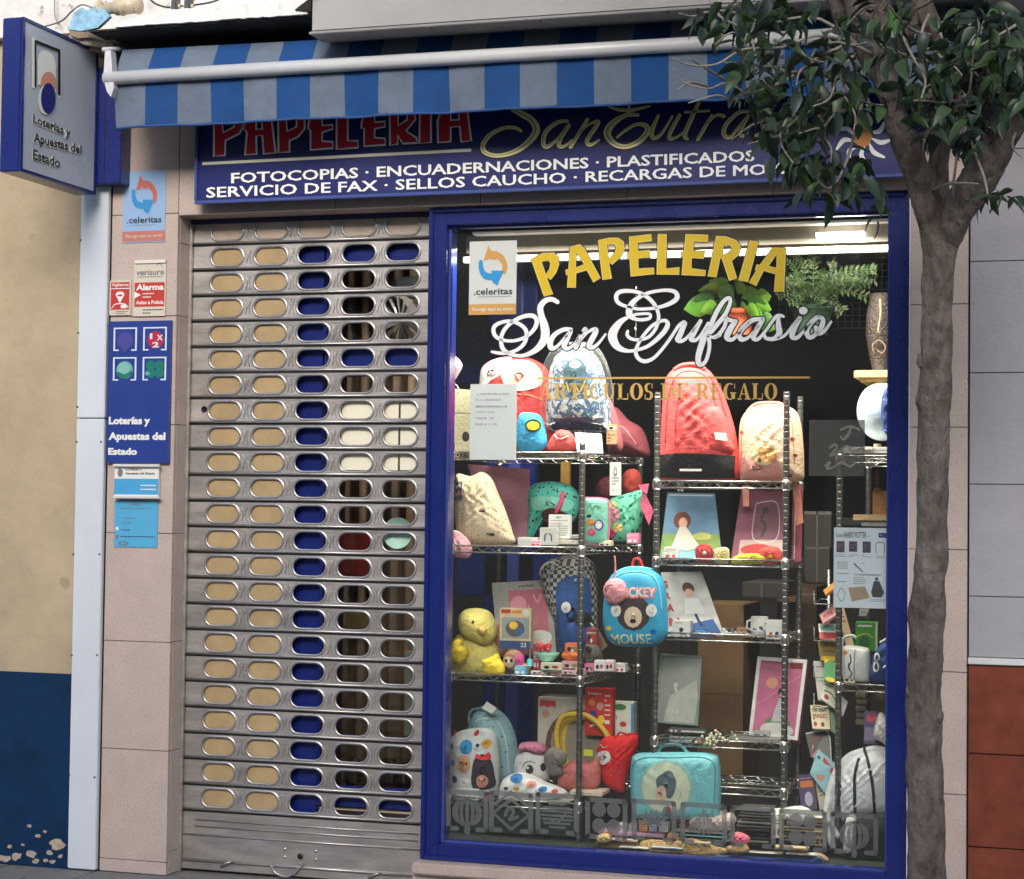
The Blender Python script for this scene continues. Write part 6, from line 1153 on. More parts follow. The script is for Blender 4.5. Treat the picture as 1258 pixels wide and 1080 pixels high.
# --- middle unit third shelf
panel('magazine', 'white magazine in a plastic sleeve with red capitals and a printed figure', 'magazine', (812, 703), (862, 702), (890, 781), (816, 782), .38, .50, .006, cl('mag_white', 200, 200, 198, rough=.3, bump=0), [('t', 'G', (.02, .14, .14, .26), redp, .002, .05), ('t', 'R', (.05, .32, .18, .43), redp, .002, .05), ('t', 'A', (.08, .5, .22, .62), redp, .002, .05), ('t', 'N', (.1, .72, .3, .84), redp, .002, .05), ('e', (.58, .26, .13, .09), cl('mag_hair', 90, 55, 45, bump=0)), ('e', (.58, .33, .09, .06), cl('doll_face', 225, 175, 150, bump=0), .0016), ('p', [(.45, .42), (.72, .42), (.8, .66), (.42, .66)], WH, .0014), ('l', [(.6, .62, .05), (.64, .78, .05), (.72, .92, .05)], cl('mag_navy', 30, 45, 90, bump=0)), ('p', [(.25, .86), (.9, .74), (.97, .98), (.3, .98)], cl('mag_blue', 60, 100, 160, bump=0)), ('s', (.3, .9, .9, .97), 1, YL_)])
carton('mug_box', 'white cube box with a small black cup picture', 'box', 826, 762, 848, 783, .34, .05, WH, [('e', (.5, .55, .12, .12), BLK), ('r', (.44, .66, .56, .85), BLK), ('s', (.15, .1, .8, .2), 1, mat('label_green', (.05, .2, .04), .5))])
t = thing('mug', 'white mug with a dark blue printed design on the middle third shelf', 'mug', P(933, 783, .40)); c = P(933, 781, .41)
addp(t, 'cup', lambda m: m.lathe((c.x, .41, c.z), [(.028, 0), (.033, .004), (.034, .072), (.030, .074), (.029, .01)], cl('mug_white', 222, 222, 218, rough=.25), 24)); addp(t, 'printed_design', lambda m: m.lathe((c.x, .41, c.z+.02), [(.0345, 0), (.0345, .035)], patt('mug_print', C(215, 215, 210), C(50, 70, 120), 60, .4, 'noise'), 24)); addp(t, 'handle', lambda m: m.tube([Vector((c.x-.03, .40, c.z+.06))+Vector(v) for v in [(0, 0, 0), (-.016, 0, -.005), (-.018, 0, -.03), (0, 0, -.04)]], .004, W_))
carton('mug_carton', 'white mug carton with small red and blue motifs right of the mug', 'box', 941, 762, 961, 786, .34, .06, WH, [('e', (.3, .7, .1, .1), redp), ('e', (.68, .68, .12, .1), cl('mag_navy', 30, 45, 90, bump=0)), ('e', (.66, .82, .12, .08), redp), ('s', (.1, .2, .9, .4), 2, mat('faint_ink', (.55, .55, .55), .6))])
mb = MB(); mb.tube([P(848, 780, .33), P(880, 781, .34)], .004, cl('pen_blue', 30, 60, 150, rough=.3)); tag(mb.build('pen'), 'dark blue pen lying at the front of the middle third shelf', 'pen')
mb = MB(); mb.tube([P(896, 780, .36), P(925, 782, .34)], .0055, cl('kraft_roll', 185, 140, 95)); tag(mb.build('wooden_stick'), 'short wooden stick lying left of the mug', 'stick')
mb = MB(); 
for (x, y) in ((887, 780), (892, 777), (889, 774)): mb.ell(P(x, y, .33), (.008, .006, .008), W_, 10, 6)
tag(mb.build('white_bow'), 'small white ribbon bow beside the magazine foot', 'bow')
# --- middle unit lower
panel('glass_frame', 'grey framed glass plate with an etched figure, leaning on the middle unit', 'frame', (812, 803), (863, 806), (858, 892), (804, 888), .42, .50, .012, cl('grey_glass', 128, 134, 128, rough=.25, bump=0), [('p', [(.2, .98), (.3, .6), (.9, .35), (.95, .6), (.9, .98)], cl('painted_glass_sheen', 165, 168, 160, rough=.25, bump=0)), ('l', [(.40, .48, .04), (.46, .56, .06), (.42, .68, .08), (.5, .82, .05)], cl('etch', 195, 195, 188, bump=0)), ('e', (.42, .44, .05, .04), cl('etch', 195, 195, 188, bump=0))], edge=(.04, .03, cl('frame_sage', 110, 128, 118, rough=.3)))  # pale diagonal patch paints light falling on the plate's lower half
panel('doll_box', 'white framed pink doll box leaning behind the right post', 'doll box', (931, 807), (992, 811), (980, 910), (920, 903), .45, .56, .05, cl('doll_pink', 190, 105, 140, bump=0), [('e', (.35, .32, .12, .07), cl('peach_glow', 215, 150, 120, bump=0)), ('e', (.58, .42, .09, .05), cl('doll_hair2', 60, 35, 40, bump=0), .002), ('e', (.58, .455, .05, .03), cl('doll_face', 225, 175, 150, bump=0), .0026), ('p', [(.52, .5), (.64, .5), (.74, .80), (.42, .80)], cl('doll_gown', 190, 190, 195, bump=0), .002), ('e', (.55, .8, .26, .05), mat('label_green', (.05, .2, .04), .5), .0016), ('e', (.55, .9, .34, .09), cl('doll_base', 205, 205, 200, bump=0), .0022), ('r', (.66, .06, .92, .12), cl('wine2', 120, 50, 50), .001), ('l', [(.1, .6, .01), (.9, .2, .01)], PK)], edge=(.07, .045, W_))
carton('flat_game', 'dark flat game box with two pale dots under the grey frame', 'box', 820, 895, 868, 902, .36, .10, cl('game_grey', 90, 90, 88), [('e', (.1, .5, .04, .3), WH), ('e', (.22, .5, .04, .3), WH), ('r', (.35, .3, .95, .7), WH)])
carton('flat_game', 'pale flat box with a dark end at the left of the fourth middle shelf', 'box', 822, 905, 862, 914, .34, .10, cl('game_pale', 165, 170, 172), [('r', (.7, .1, 1, .9), BLK), ('s', (.1, .3, .6, .7), 1, ink2)])
carton('flat_game', 'silver flat box lying behind the white blossoms', 'box', 895, 905, 958, 913, .38, .12, cl('game_silver', 160, 158, 150), [('s', (.1, .3, .9, .6), 1, ink2)])
t = thing('blossom_sprig', 'sprig of small white blossoms lying over the shelf edge', 'flowers', P(885, 910, .3))
mb = MB()
for k in range(34):
    x, y = random.gauss(881, 11), random.gauss(908, 4.5); mb.ell(P(x, y, .27+random.uniform(0, .05)), (.006, .005, .006), cl('petal', 225, 220, 190), 6, 4)
o = mb.build('blossoms', t); o['kind'] = 'stuff'
addp(t, 'stem', lambda m: m.tube([P(x, y, .29) for x, y in catmull([(860, 914), (878, 908), (896, 903), (903, 900)], 4)], .002, cl('stem_green', 90, 110, 60)))
mb = MB(); mb.ell(P(859, 912, .31), (.010, .008, .008), cl('coral_bead', 225, 110, 90), 10, 6); tag(mb.build('coral_bead'), 'small coral bead left of the white blossoms', 'bead')
# dark pieces and cardboard deeper inside
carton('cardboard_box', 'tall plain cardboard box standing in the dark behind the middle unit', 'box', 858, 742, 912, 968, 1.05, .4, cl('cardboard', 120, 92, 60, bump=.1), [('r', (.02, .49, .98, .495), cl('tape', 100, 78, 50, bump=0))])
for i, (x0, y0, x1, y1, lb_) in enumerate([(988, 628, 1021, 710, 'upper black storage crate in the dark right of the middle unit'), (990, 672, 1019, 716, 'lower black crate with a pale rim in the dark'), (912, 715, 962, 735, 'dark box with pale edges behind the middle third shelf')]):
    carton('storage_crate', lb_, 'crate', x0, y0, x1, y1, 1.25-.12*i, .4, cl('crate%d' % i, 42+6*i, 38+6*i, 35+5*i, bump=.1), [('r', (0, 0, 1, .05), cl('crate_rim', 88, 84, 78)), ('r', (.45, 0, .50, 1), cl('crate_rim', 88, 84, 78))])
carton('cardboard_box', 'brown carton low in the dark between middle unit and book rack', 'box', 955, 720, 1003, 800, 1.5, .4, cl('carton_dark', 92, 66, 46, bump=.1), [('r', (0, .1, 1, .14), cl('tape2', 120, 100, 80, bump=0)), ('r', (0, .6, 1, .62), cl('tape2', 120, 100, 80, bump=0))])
# --- book rack
t = thing('book_rack', 'wire book rack filled with slanted books right of the middle unit', 'rack', P(1010, 1000, .6))
mb = MB(); mb.tube([P(1018, 700, .75), P(1018, 1010, .75)], .008, M_chrome); mb.build('pole', t)
for y in (742, 787, 832, 868, 897, 935): addp(t, 'wire_holder', lambda m: (m.tube([P(x, yy, .5) for x, yy in [(1000, y-14), (1000, y), (1028, y+1), (1028, y-10)]], .0024, M_chrome, 6), m.tube([P(1000, y, .5), P(1008, y-6, .72), P(1018, y-6, .75)], .002, M_chrome, 6), m.ell(P(1000, y-15, .5), (.004, .004, .004), M_chrome, 8, 6)))
BK = [((1011, 725), (1024, 715), (1025, 722), (1014, 731), (215, 150, 70), 'small orange book end at the top of the book rack', []),
 ((1006, 755), (1024, 743), (1028, 755), (1011, 766), (222, 160, 160), 'pink book tilted near the top of the book rack', [('t', 'mi libro', (.2, .25, .8, .6), redp, .0016, .01)]),
 ((1005, 766), (1029, 766), (1029, 787), (1007, 785), (235, 230, 220), 'white book with green band and red foot in the rack', [('r', (.1, .15, 1, .45), cl('band_teal', 110, 180, 160, bump=0)), ('r', (0, .55, 1, 1), redp)]),
 ((1004, 787), (1029, 788), (1029, 813), (1008, 812), (150, 120, 45), 'olive gold book in the middle of the rack', [('t', 'LIBRO DEL', (.2, .2, .85, .32), ink), ('s', (.2, .4, .85, .6), 1, ink), ('r', (.1, .75, 1, .95), YL_)]),
 ((999, 812), (1015, 812), (1012, 862), (1005, 860), (215, 212, 205), 'tall white book edge left of the green book', [('s', (.2, .1, .8, .3), 2, ink2)]),
 ((1013, 808), (1030, 813), (1029, 840), (1012, 836), (75, 150, 95), 'green book with a yellow corner in the rack', [('p', [(0, 0), (.5, 0), (0, .25)], YL_), ('e', (.5, .9, .4, .1), YL_)]),
 ((1014, 836), (1031, 846), (1028, 872), (1008, 858), (225, 225, 205), 'white book with a green and black title, tilted', [('s', (.1, .15, .9, .4), 2, mat('label_green', (.05, .2, .04), .5)), ('l', [(.1, .5, .06), (.5, .45, .06), (.8, .6, .06)], ink), ('e', (.3, .75, .15, .12), redp)]),
 ((995, 866), (1018, 866), (1020, 896), (998, 895), (228, 215, 180), 'cream book lettered THE GREAT MAGIC with little red figures', [('t', 'THE GREAT', (.08, .15, .9, .3), ink, .0016, .03), ('t', 'MAGIC', (.12, .38, .88, .55), redp, .0016, .03), ('e', (.2, .8, .1, .1), redp), ('e', (.6, .82, .1, .1), mat('brown_ink', (.2, .1, .05), .6))]),
 ((1019, 864), (1024, 866), (1027, 902), (1021, 898), (110, 150, 110), 'thin green book spine beside the cream book', []),
 ((989, 900), (1018, 897), (1022, 935), (996, 930), (105, 98, 95), 'grey book with a red haired figure low in the rack', [('e', (.5, .4, .25, .2), redp), ('p', [(.2, .5), (.6, .6), (.4, 1), (.1, 1)], PK), ('l', [(.05, .05, .05), (.95, .05, .05), (.97, .95, .05)], WH)]),
 ((1005, 920), (1029, 940), (1014, 975), (995, 950), (140, 190, 205), 'pale blue book tilted far over with a red and white title', [('p', [(.35, .1), (.95, .2), (.95, .38), (.35, .25)], redp), ('s', (.4, .15, .9, .3), 1, WH), ('e', (.45, .65, .25, .25), mat('peach_ink', (.5, .25, .18), .5)), ('e', (.15, .25, .08, .06), ink)]),
 ((980, 952), (1000, 950), (1004, 995), (984, 995), (65, 45, 95), 'dark purple book with an orange banner at the rack foot', [('p', [(.1, .2), (.9, .18), (.9, .36), (.1, .38)], cl('banner', 205, 120, 70, bump=0)), ('e', (.55, .7, .25, .2), cl('moon', 190, 180, 205, bump=0)), ('s', (.1, .08, .9, .15), 1, PK)]),
 ((1000, 951), (1008, 949), (1016, 992), (1007, 996), (228, 215, 190), 'cream book spine beside the purple book', [('s', (.3, .2, .7, .8), 5, ink2)]),
 ((1028, 745), (1036, 745), (1050, 795), (1040, 797), (225, 195, 160), 'tall peach booklet leaning behind the right post', [('s', (.2, .1, .8, .4), 3, redp)]),
 ((1031, 852), (1042, 862), (1036, 880), (1030, 872), (220, 220, 218), 'white folded leaflet beside the right post', [])]
for i, (a, b, c, d, col, lb_, its) in enumerate(BK): panel('book', lb_, 'book', a, b, c, d, .46+.012*(i % 5), .50+.012*(i % 5), .012, cl('book%d' % i, *col, bump=0, rough=.4), its)
# --- right unit and things on it
t = thing('globe', 'pale globe on a cream stand at the right edge of the window', 'globe', P(1083, 555, .5)); c = P(1084, 505, .50)
addp(t, 'ball', lambda m: m.ell(c, (.098, .098, .115), patt('globe_map', C(185, 210, 222), C(205, 195, 150), 14, .40, 'noise', C(200, 218, 226), rough=.35), 28, 20)); addp(t, 'stand', lambda m: m.lathe(tuple(P(1078, 558, .50)), [(.055, 0), (.05, .012), (.015, .02), (.015, .04)], cl('stand_cream', 205, 190, 150), 18))
t, g = soft('pouch', 'navy patterned pouch hanging at the right edge beside the globe', 'pouch', [(1083, 490), (1088, 478), (1096, 476), (1100, 530), (1090, 535), (1083, 520)], .36, .03, patt('navy_paisley', C(45, 65, 130), C(120, 150, 200), 60, .25)); addp(t, 'cuff', lambda m: g.line(m, [(1084, 527), (1090, 530), (1098, 528)], .004, cl('cuff_blue', 60, 95, 180), .001))
mb = MB(); a = P(1049, 455, .45); b = P(1100, 464, .45); mb.box((a.x, .45, b.z), (b.x, .8, a.z), cl('pale_wood', 228, 200, 140, rough=.4), .003); a = P(1056, 464.5, .46); b = P(1100, 469, .46); mb.box((a.x, .46, b.z), (b.x, .8, a.z), cl('pale_wood2', 205, 170, 105, rough=.4), .002); tag(mb.build('wooden_shelf'), 'pale wooden shelf board at the right over the globe', 'shelf')
t = thing('carved_vase', 'dark brown carved vase on the pale wooden shelf', 'vase', P(1080, 455, .6)); addp(t, 'body', lambda m: m.lathe(tuple(P(1083, 455, .62)), [(.035, 0), (.05, .06), (.062, .14), (.06, .22), (.048, .28), (.05, .30), (.04, .30)], cl('vase_brown', 48, 36, 30, bump=1, rough=.5), 22)); addp(t, 'rope_handle', lambda m: m.tube([P(x, y, .53) for x, y in catmull([(1081, 368), (1082, 385), (1079, 405), (1080, 408)], 5)], .004, cl('rope', 150, 130, 105))); addp(t, 'carved_swirl', lambda m: m.tube([P(x, y, .545) for x, y in catmull([(1074, 434), (1072, 424), (1080, 418), (1088, 426), (1084, 434), (1078, 430)], 4)], .003, cl('swirl', 120, 98, 82)))
carton('flat_white_box', 'bright white box stack on the top shelf of the right unit', 'box', 1034, 549, 1096, 557, .40, .25, WH, [('r', (0, .45, 1, .55), cl('stack_line', 150, 150, 150)), ('s', (.3, .1, .7, .3), 1, ink2)])
carton('tan_box', 'plain tan box on the right unit above the poster', 'box', 1072, 603, 1097, 638, .60, .2, cl('tan_card', 175, 130, 80, bump=.1), [('r', (0, .48, 1, .5), cl('tan_tape', 150, 110, 66))])
mb = MB(); pxbox(mb, 1048, 632, 1098, 640, .52, .8, cl('pale_wood', 228, 200, 140, rough=.4), .002); pxbox(mb, 1058, 641, 1098, 647, .54, .8, WH, .002); tag(mb.build('wooden_block'), 'pale wooden slab over a white one just above the poster', 'slab')
mb = MB(); mb.tube([P(1077, 577, .6), P(1078, 602, .6)], .004, cl('red_pen', 130, 50, 35)); mb.lathe(tuple(P(1078, 603, .6)), [(.018, 0), (.012, .01), (.006, .014)], cl('bronze', 110, 80, 50), 12); tag(mb.build('pen_stand'), 'slim red pen upright in a small bronze stand on the tan box', 'pen stand')
mb = MB(); pxbox(mb, 1030, 636, 1100, 646, .85, 1.2, M_dark); tag(mb.build('dark_shelf'), 'dark shelf board behind the right unit', 'shelf')
carton('green_book_box', 'green boxed book standing on the right unit under the poster', 'box', 1051, 764, 1078, 800, .45, .05, cl('leaf_green', 62, 155, 55, bump=0), [('r', (.1, .1, .75, .17), WH), ('e', (.4, .7, .25, .2), mat('label_green2', (.02, .15, .03), .5)), ('r', (.9, 0, 1, 1), cl('page_edge', 215, 220, 195, bump=0)), ('l', [(.1, .5, .03), (.5, .4, .03), (.8, .55, .03)], YL_)])
t, g = soft('lunch_box', 'white rounded lunch box with black writing on the right unit', 'lunch box', [(1035, 800), (1040, 793), (1062, 795), (1069, 801), (1069, 833), (1064, 838), (1040, 836), (1035, 830)], .40, .04, cl('lunch_white', 205, 208, 205, rough=.35, bump=.05), p=5, wr=.001)
addp(t, 'printed_side', lambda m: (band(g, m, 1040, 800, 1050, 834, WH, .002), g.line(m, [(1046, 803), (1047, 812), (1044, 818), (1048, 826), (1045, 832)], .0022, BLK, .003), g.disc(m, 1040, 801, 3, 2.6, cl('orange_print', 225, 130, 60), .003))); addp(t, 'lid_seam', lambda m: g.line(m, [(1052, 797), (1051, 815), (1051, 836)], .0016, cl('seam_grey', 120, 120, 120), .001)); addp(t, 'handle', lambda m: m.tube([P(x, y, .42) for x, y in catmull([(1034, 798), (1036, 785), (1046, 781), (1052, 784)], 4)], .006, W_))
t, g = soft('lunch_bag', 'deep blue bag with a white dial and swoosh at the right edge', 'bag', [(1070, 836), (1072, 812), (1078, 796), (1088, 789), (1104, 788), (1106, 838)], .38, .05, cl('deep_blue', 38, 72, 130), p=4)
addp(t, 'white_dial', lambda m: (g.disc(m, 1079, 806, 4, 5, WH, .002), g.disc(m, 1078, 818, 4, 7, WH, .002), g.disc(m, 1079, 806, 2, 3, NV, .004), g.disc(m, 1078, 818, 2, 4, NV, .004))); addp(t, 'white_swoosh', lambda m: g.line(m, [(1087, 820), (1091, 816), (1098, 816)], .003, W_, .002)); addp(t, 'lid', lambda m: g.line(m, [(1081, 790), (1090, 785), (1102, 784)], .005, W_, .001))
panel('swing_card', 'small white tag hanging below the poster', 'tag', (1056, 748), (1068, 748), (1064, 757), (1055, 757), .35, .35, .002, WH, [('s', (.2, .3, .8, .6), 1, ink)])
for i, (x0, y0, x1, y1) in enumerate([(1051, 851, 1063, 858), (1052, 859, 1064, 866), (1051, 867, 1063, 874), (1052, 875, 1063, 882), (1051, 883, 1064, 891)]): 
    carton('napkin_pack', 'cream folded pack, %s of five stacked under the right unit shelf' % ['topmost', 'second from the top', 'middle one', 'second from the bottom', 'lowest'][i], 'pack', x0, y0, x1, y1, .70, .12, cl('napkin%d' % i, 200-6*i, 190-6*i, 155, bump=.4), [('s', (.1, .3, .9, .6), 1, mat('faint_ink', (.35, .33, .3), .6))], .004)
carton('beige_panel_box', 'dull beige box behind the right unit back post', 'box', 1073, 851, 1098, 892, .95, .12, cl('dull_beige', 140, 135, 112, bump=.4), [('r', (0, .3, 1, .33), ink2)])
panel('purple_box', 'violet box with pink flowers right of the book rack', 'box', (1062, 873), (1079, 874), (1077, 914), (1061, 914), .50, .52, .04, cl('violet_card', 105, 92, 135, bump=0), [('e', (.5, .22, .35, .14), cl('rose_print', 215, 90, 120)), ('e', (.6, .12, .2, .08), redp), ('r', (.05, .5, .95, .9), cl('violet_light', 140, 132, 160, bump=0))])
# striped jacket
JK = cl('jacket_white', 232, 236, 240); 
t = thing('striped_jacket', 'white sports jacket with black stripes hanging at the lower right', 'jacket', P(1050, 1050, .35))
g = Soft([(1062, 918), (1076, 916), (1098, 922), (1106, 940), (1106, 1000), (1080, 1001), (1052, 1002), (1036, 1010), (1026, 1000), (1016, 1020), (1012, 990), (1018, 960), (1028, 940), (1042, 925)], .40, .07, wr=.012, wf=50, p=3); g.mesh(MB(), JK, 14).build('body', t)
addp(t, 'sleeve', lambda m: Soft([(1018, 965), (1024, 945), (1030, 942), (1028, 970), (1021, 1000), (1020, 1020), (1032, 1038), (1046, 1046), (1044, 1050), (1022, 1044), (1012, 1022), (1012, 990)], .36, .03, cen=(1020, 1002), wr=.006).mesh(m, JK))
addp(t, 'dark_stripe', lambda m: g.line(m, [(1029, 948), (1034, 962), (1032, 985), (1028, 1000)], .007, BLK, .001)); addp(t, 'dark_stripe', lambda m: g.line(m, [(1057, 930), (1053, 950), (1053, 975), (1052, 998)], .006, BLK, .002)); addp(t, 'dark_stripe', lambda m: g.line(m, [(1062, 918), (1069, 935), (1075, 965), (1076, 1000)], .006, BLK, .002))
addp(t, 'hood', lambda m: Soft([(1073, 905), (1076, 885), (1082, 875), (1092, 884), (1098, 900), (1092, 918), (1084, 912)], .38, .04, wr=.008, wf=80).mesh(m, W_)); addp(t, 'hood_lining', lambda m: m.prism([[P(x, y, .40) for x, y in [(1072, 918), (1076, 908), (1086, 912), (1088, 922), (1078, 925)]]], (0, .02, 0), cl('lining', 75, 68, 66)))
mb = MB(); q = Soft([(1040, 1003), (1060, 1002), (1106, 1001), (1106, 1070), (1060, 1062), (1030, 1058), (1028, 1040)], .34, .04, wr=.006); q.mesh(mb, cl('black_trousers', 26, 27, 33)); tag(mb.build('black_trousers'), 'black trousers under the white striped jacket at the lower right', 'trousers')
mb = MB(); q = Soft([(1040, 1005), (1052, 1003), (1049, 1022), (1046, 1046), (1036, 1044)], .30, .02, wr=.005); q.mesh(mb, W_); tag(mb.build('white_strap'), 'white cloth end hanging over the black trousers', 'cloth')
# --- floor of the display: bags, kraft sheets, stacks
def sheet(name, label, pts, Y, dep, mt, cat='packet', wr=.006): 
    mb = MB(); q = Soft(pts, Y, dep, wr=wr, wf=90, sm=3, p=3); q.mesh(mb, mt, 8); return tag(mb.build(name), label, cat)
KR = cl('kraft_paper', 215, 180, 125, bump=1); KR2 = cl('kraft_dark', 180, 142, 92, bump=1)
sheet('kraft_bag', 'rumpled kraft paper bag under the blue suitcase', [(732, 1035), (738, 1029), (760, 1032), (790, 1036), (796, 1048), (770, 1046), (740, 1042)], .24, .014, KR2, 'paper bag')
sheet('kraft_bag', 'long kraft paper bag flat along the front of the display', [(786, 1036), (800, 1031), (830, 1034), (850, 1030), (880, 1040), (900, 1045), (870, 1052), (800, 1047)], .22, .014, KR, 'paper bag')
sheet('bread_packet', 'small beige packet at the foot of the left unit post', [(733, 1027), (748, 1024), (752, 1032), (744, 1036), (734, 1034)], .21, .02, cl('bread', 225, 200, 140))
carton('flat_puzzle', 'lilac and pink flat box with an orange end on the display floor', 'box', 735, 1021, 815, 1030, .22, .10, cl('lilac_box', 190, 145, 175, bump=0), [('r', (.1, .1, .22, .8), cl('orange_print', 225, 130, 60)), ('s', (.28, .2, .95, .75), 1, WH)])
for i, (x, y, c, lb_) in enumerate([(758, 1012, (225, 225, 220), 'white bottle cap packet left in the row under the suitcase'), (772, 1012, (170, 175, 185), 'grey packet second in the row under the suitcase'), (785, 1009, (225, 160, 110), 'orange and white packet in the row under the suitcase'), (797, 1010, (130, 140, 170), 'blue grey packet in the row under the suitcase'), (810, 1010, (200, 205, 215), 'pale packet last in the row under the suitcase')]):
    carton('row_packet', lb_, 'packet', x, y, x+10, y+13, .25, .05, cl('rowp%d' % i, *c, bump=0), [('s', (.1, .15, .9, .9), 3, [ink, WH][i % 2])], .003)
for k, (x0, x1, yb_, n, lb_, cols) in enumerate([(830, 892, 1046, 6, 'white edged', [(225, 225, 215), (120, 165, 175), (210, 205, 190)]), (832, 886, 1022, 5, 'pink and white', [(225, 160, 150), (230, 225, 215), (200, 120, 120)]), (915, 945, 1040, 6, 'black edged', [(60, 55, 52), (215, 210, 200), (90, 85, 80)]), (906, 948, 1018, 6, 'grey', [(140, 140, 130), (190, 188, 178), (110, 108, 100)]), (962, 1012, 1035, 8, 'cream', [(215, 200, 165), (225, 222, 210), (175, 150, 120)])]):
    y = yb_
    for i in range(n):
        h_ = random.uniform(3.2, 4.8); dx = random.uniform(-4, 4)
        carton('folded_cloth', '%s folded cloth, number %s from the bottom of its pile' % (lb_, ['one', 'two', 'three', 'four', 'five', 'six', 'seven', 'eight'][i]), 'cloth', x0+dx, y-h_, x1+dx, y, .22+.04*(k % 3)+random.uniform(0, .02), .16, cl('fold%d%d' % (k, i), *cols[i % 3], bump=.6), [('r', (.0, .1, 1, .25), cl('painted_fold_shadow', 110, 105, 98))] if i % 2 else [], .004)  # grey strip on alternate cloths paints the shade of a fold
        y -= h_+.35
sheet('pink_bow', 'pink crumpled bow beside the black edged pile', [(898, 1030), (904, 1022), (914, 1024), (922, 1030), (916, 1038), (902, 1038)], .21, .03, cl('bow_pink', 225, 120, 140), 'bow', .012)
sheet('white_fabric', 'white rumpled cloth on top of the grey folded pile', [(915, 1000), (930, 992), (955, 993), (985, 990), (1002, 1002), (985, 1012), (960, 1006), (935, 1004)], .30, .04, W_, 'cloth', .012)
sheet('white_fabric', 'pale ruffled cloth at the right of the pink and white pile', [(846, 1010), (858, 1002), (878, 1004), (898, 998), (905, 1010), (890, 1020), (860, 1020)], .27, .03, cl('ruffle', 225, 205, 200), 'cloth', .014)
sheet('kraft_bag', 'small kraft piece at the corner beneath the pink bow', [(893, 1040), (915, 1036), (920, 1046), (900, 1049)], .2, .02, KR, 'paper bag')
mb = MB(); mb.tube([P(x, y, .20) for x, y in catmull([(880, 1052), (920, 1057), (970, 1059), (1008, 1061), (1012, 1056), (1004, 1054), (996, 1060)], 5)], .006, cl('blue_cord', 70, 120, 200)); tag(mb.build('looped_cord'), 'blue looped cord lying on the blue bag at the window foot', 'cord')  # loose blue cord, looped on the bag
sheet('blue_bag', 'flat royal blue bag along the foot of the window', [(870, 1050), (930, 1052), (1000, 1056), (1010, 1064), (940, 1062), (875, 1056)], .215, .02, cl('royal_bag', 40, 85, 165), 'bag')
sheet('brown_strap', 'beige and black strap curl at the right of the blue bag', [(998, 1050), (1008, 1048), (1018, 1055), (1016, 1060), (1004, 1055)], .21, .015, cl('strap_beige', 205, 170, 130), 'strap')

# ------------------------------------------------------------------ hanging plants and mesh
t = thing('mesh_panel', 'dark square wire mesh panel behind the plants at the upper right', 'mesh', P(1030, 350, 1.0)); mb = MB(); a = P(958, 312, 1.0); b = P(1120, 402, 1.0)
for i in range(19): x = a.x+(b.x-a.x)*i/18; mb.tube([(x, 1.0, a.z), (x, 1.0, b.z)], .002, cl('mesh_dark', 70, 72, 66), 4)
for i in range(13): z = a.z+(b.z-a.z)*i/12; mb.tube([(a.x, 1.003, z), (b.x, 1.003, z)], .002, cl('mesh_dark', 70, 72, 66), 4)
o = mb.build('mesh_wires', t); o['kind'] = 'stuff'
def leafmesh(L, Wd, droop=.3, n=5, m=None, fold=.15):
    mb = MB(); vs = []; fs = []
    for i in range(n+1):
        u = i/n; w_ = Wd*math.sin(math.pi*min(.999, u**.75))**.9*.5; z = -droop*L*u*u; c = (0, L*u, z)
        vs += [(-w_, L*u, z+fold*w_*2), c, (w_, L*u, z+fold*w_*2)]
    for i in range(n):
        k = i*3; fs += [(k, k+1, k+4, k+3), (k+1, k+2, k+5, k+4)]
    mb.add(vs, fs, m, True); return mb
def orient(o, p, dirv, roll=0):
    q = Vector(dirv).to_track_quat('Y', 'Z'); o.rotation_euler = (q @ Matrix.Rotation(roll, 3, 'Y').to_quaternion()).to_euler(); o.location = p
t = thing('potted_pothos', 'bright green broad leaved plant in a terracotta pot behind the lettering', 'potted plant', P(908, 420, .7)); c = P(908, 412, .72)
addp(t, 'pot', lambda m: m.lathe((c.x, .72, c.z), [(.045, 0), (.062, .085), (.068, .085), (.068, .105), (.055, .105), (.05, .09)], cl('terracotta', 170, 82, 50), 22))
LG = [cl('pothos1', 72, 122, 40, rough=.35, bump=.1), cl('pothos2', 50, 92, 34, rough=.35, bump=.1), cl('pothos3', 95, 140, 48, rough=.35, bump=.1)]
lm = [leafmesh(.085, .078, .25, 5, m).build('leaf', t) for m in LG]
base = [o.data for o in lm]; [bpy.data.objects.remove(o) for o in lm]
for k, (x, y, s) in enumerate([(850, 372, 1.2), (862, 360, 1), (872, 348, 1.1), (885, 342, 1), (895, 352, 1), (905, 344, 1.1), (918, 352, 1.1), (928, 362, 1), (940, 372, .9), (932, 388, 1.1), (945, 398, 1.1), (925, 378, 1), (890, 368, .9), (880, 376, .9), (868, 374, .9), (912, 370, .9), (900, 364, 1), (938, 358, .9)]):
    o = bpy.data.objects.new('leaf', base[k % 3]); COL.objects.link(o); o.parent = t; o.matrix_parent_inverse = Matrix.Translation(-t.location); o.scale = (s,)*3
    p0 = c+Vector((0, -.02, .10)); tip = P(x, y, .62); d = tip-p0; orient(o, tip-d.normalized()*.06*s, (d.x, -.02, d.z*.6-.03), -math.copysign(1.0, d.x)+random.uniform(-.35, .35)); 
addp(t, 'stems', lambda m: [m.tube([c+Vector((0, 0, .1)), (c+Vector((0, 0, .12))+P(x, y, .64))/2+Vector((0, 0, .02)), P(x, y, .64)], .0022, LG[1], 5) for x, y in ((862, 362), (885, 350), (918, 356), (935, 385), (942, 370), (872, 372))])
t = thing('potted_fern', 'tall feathery green plant in a dark green pot at the upper right', 'potted plant', P(1000, 400, .8)); c = P(998, 412, .85)
addp(t, 'pot', lambda m: m.lathe((c.x, .85, c.z), [(.06, 0), (.085, .1), (.09, .1), (.09, .12), (.07, .12)], cl('green_pot', 55, 85, 65), 22))
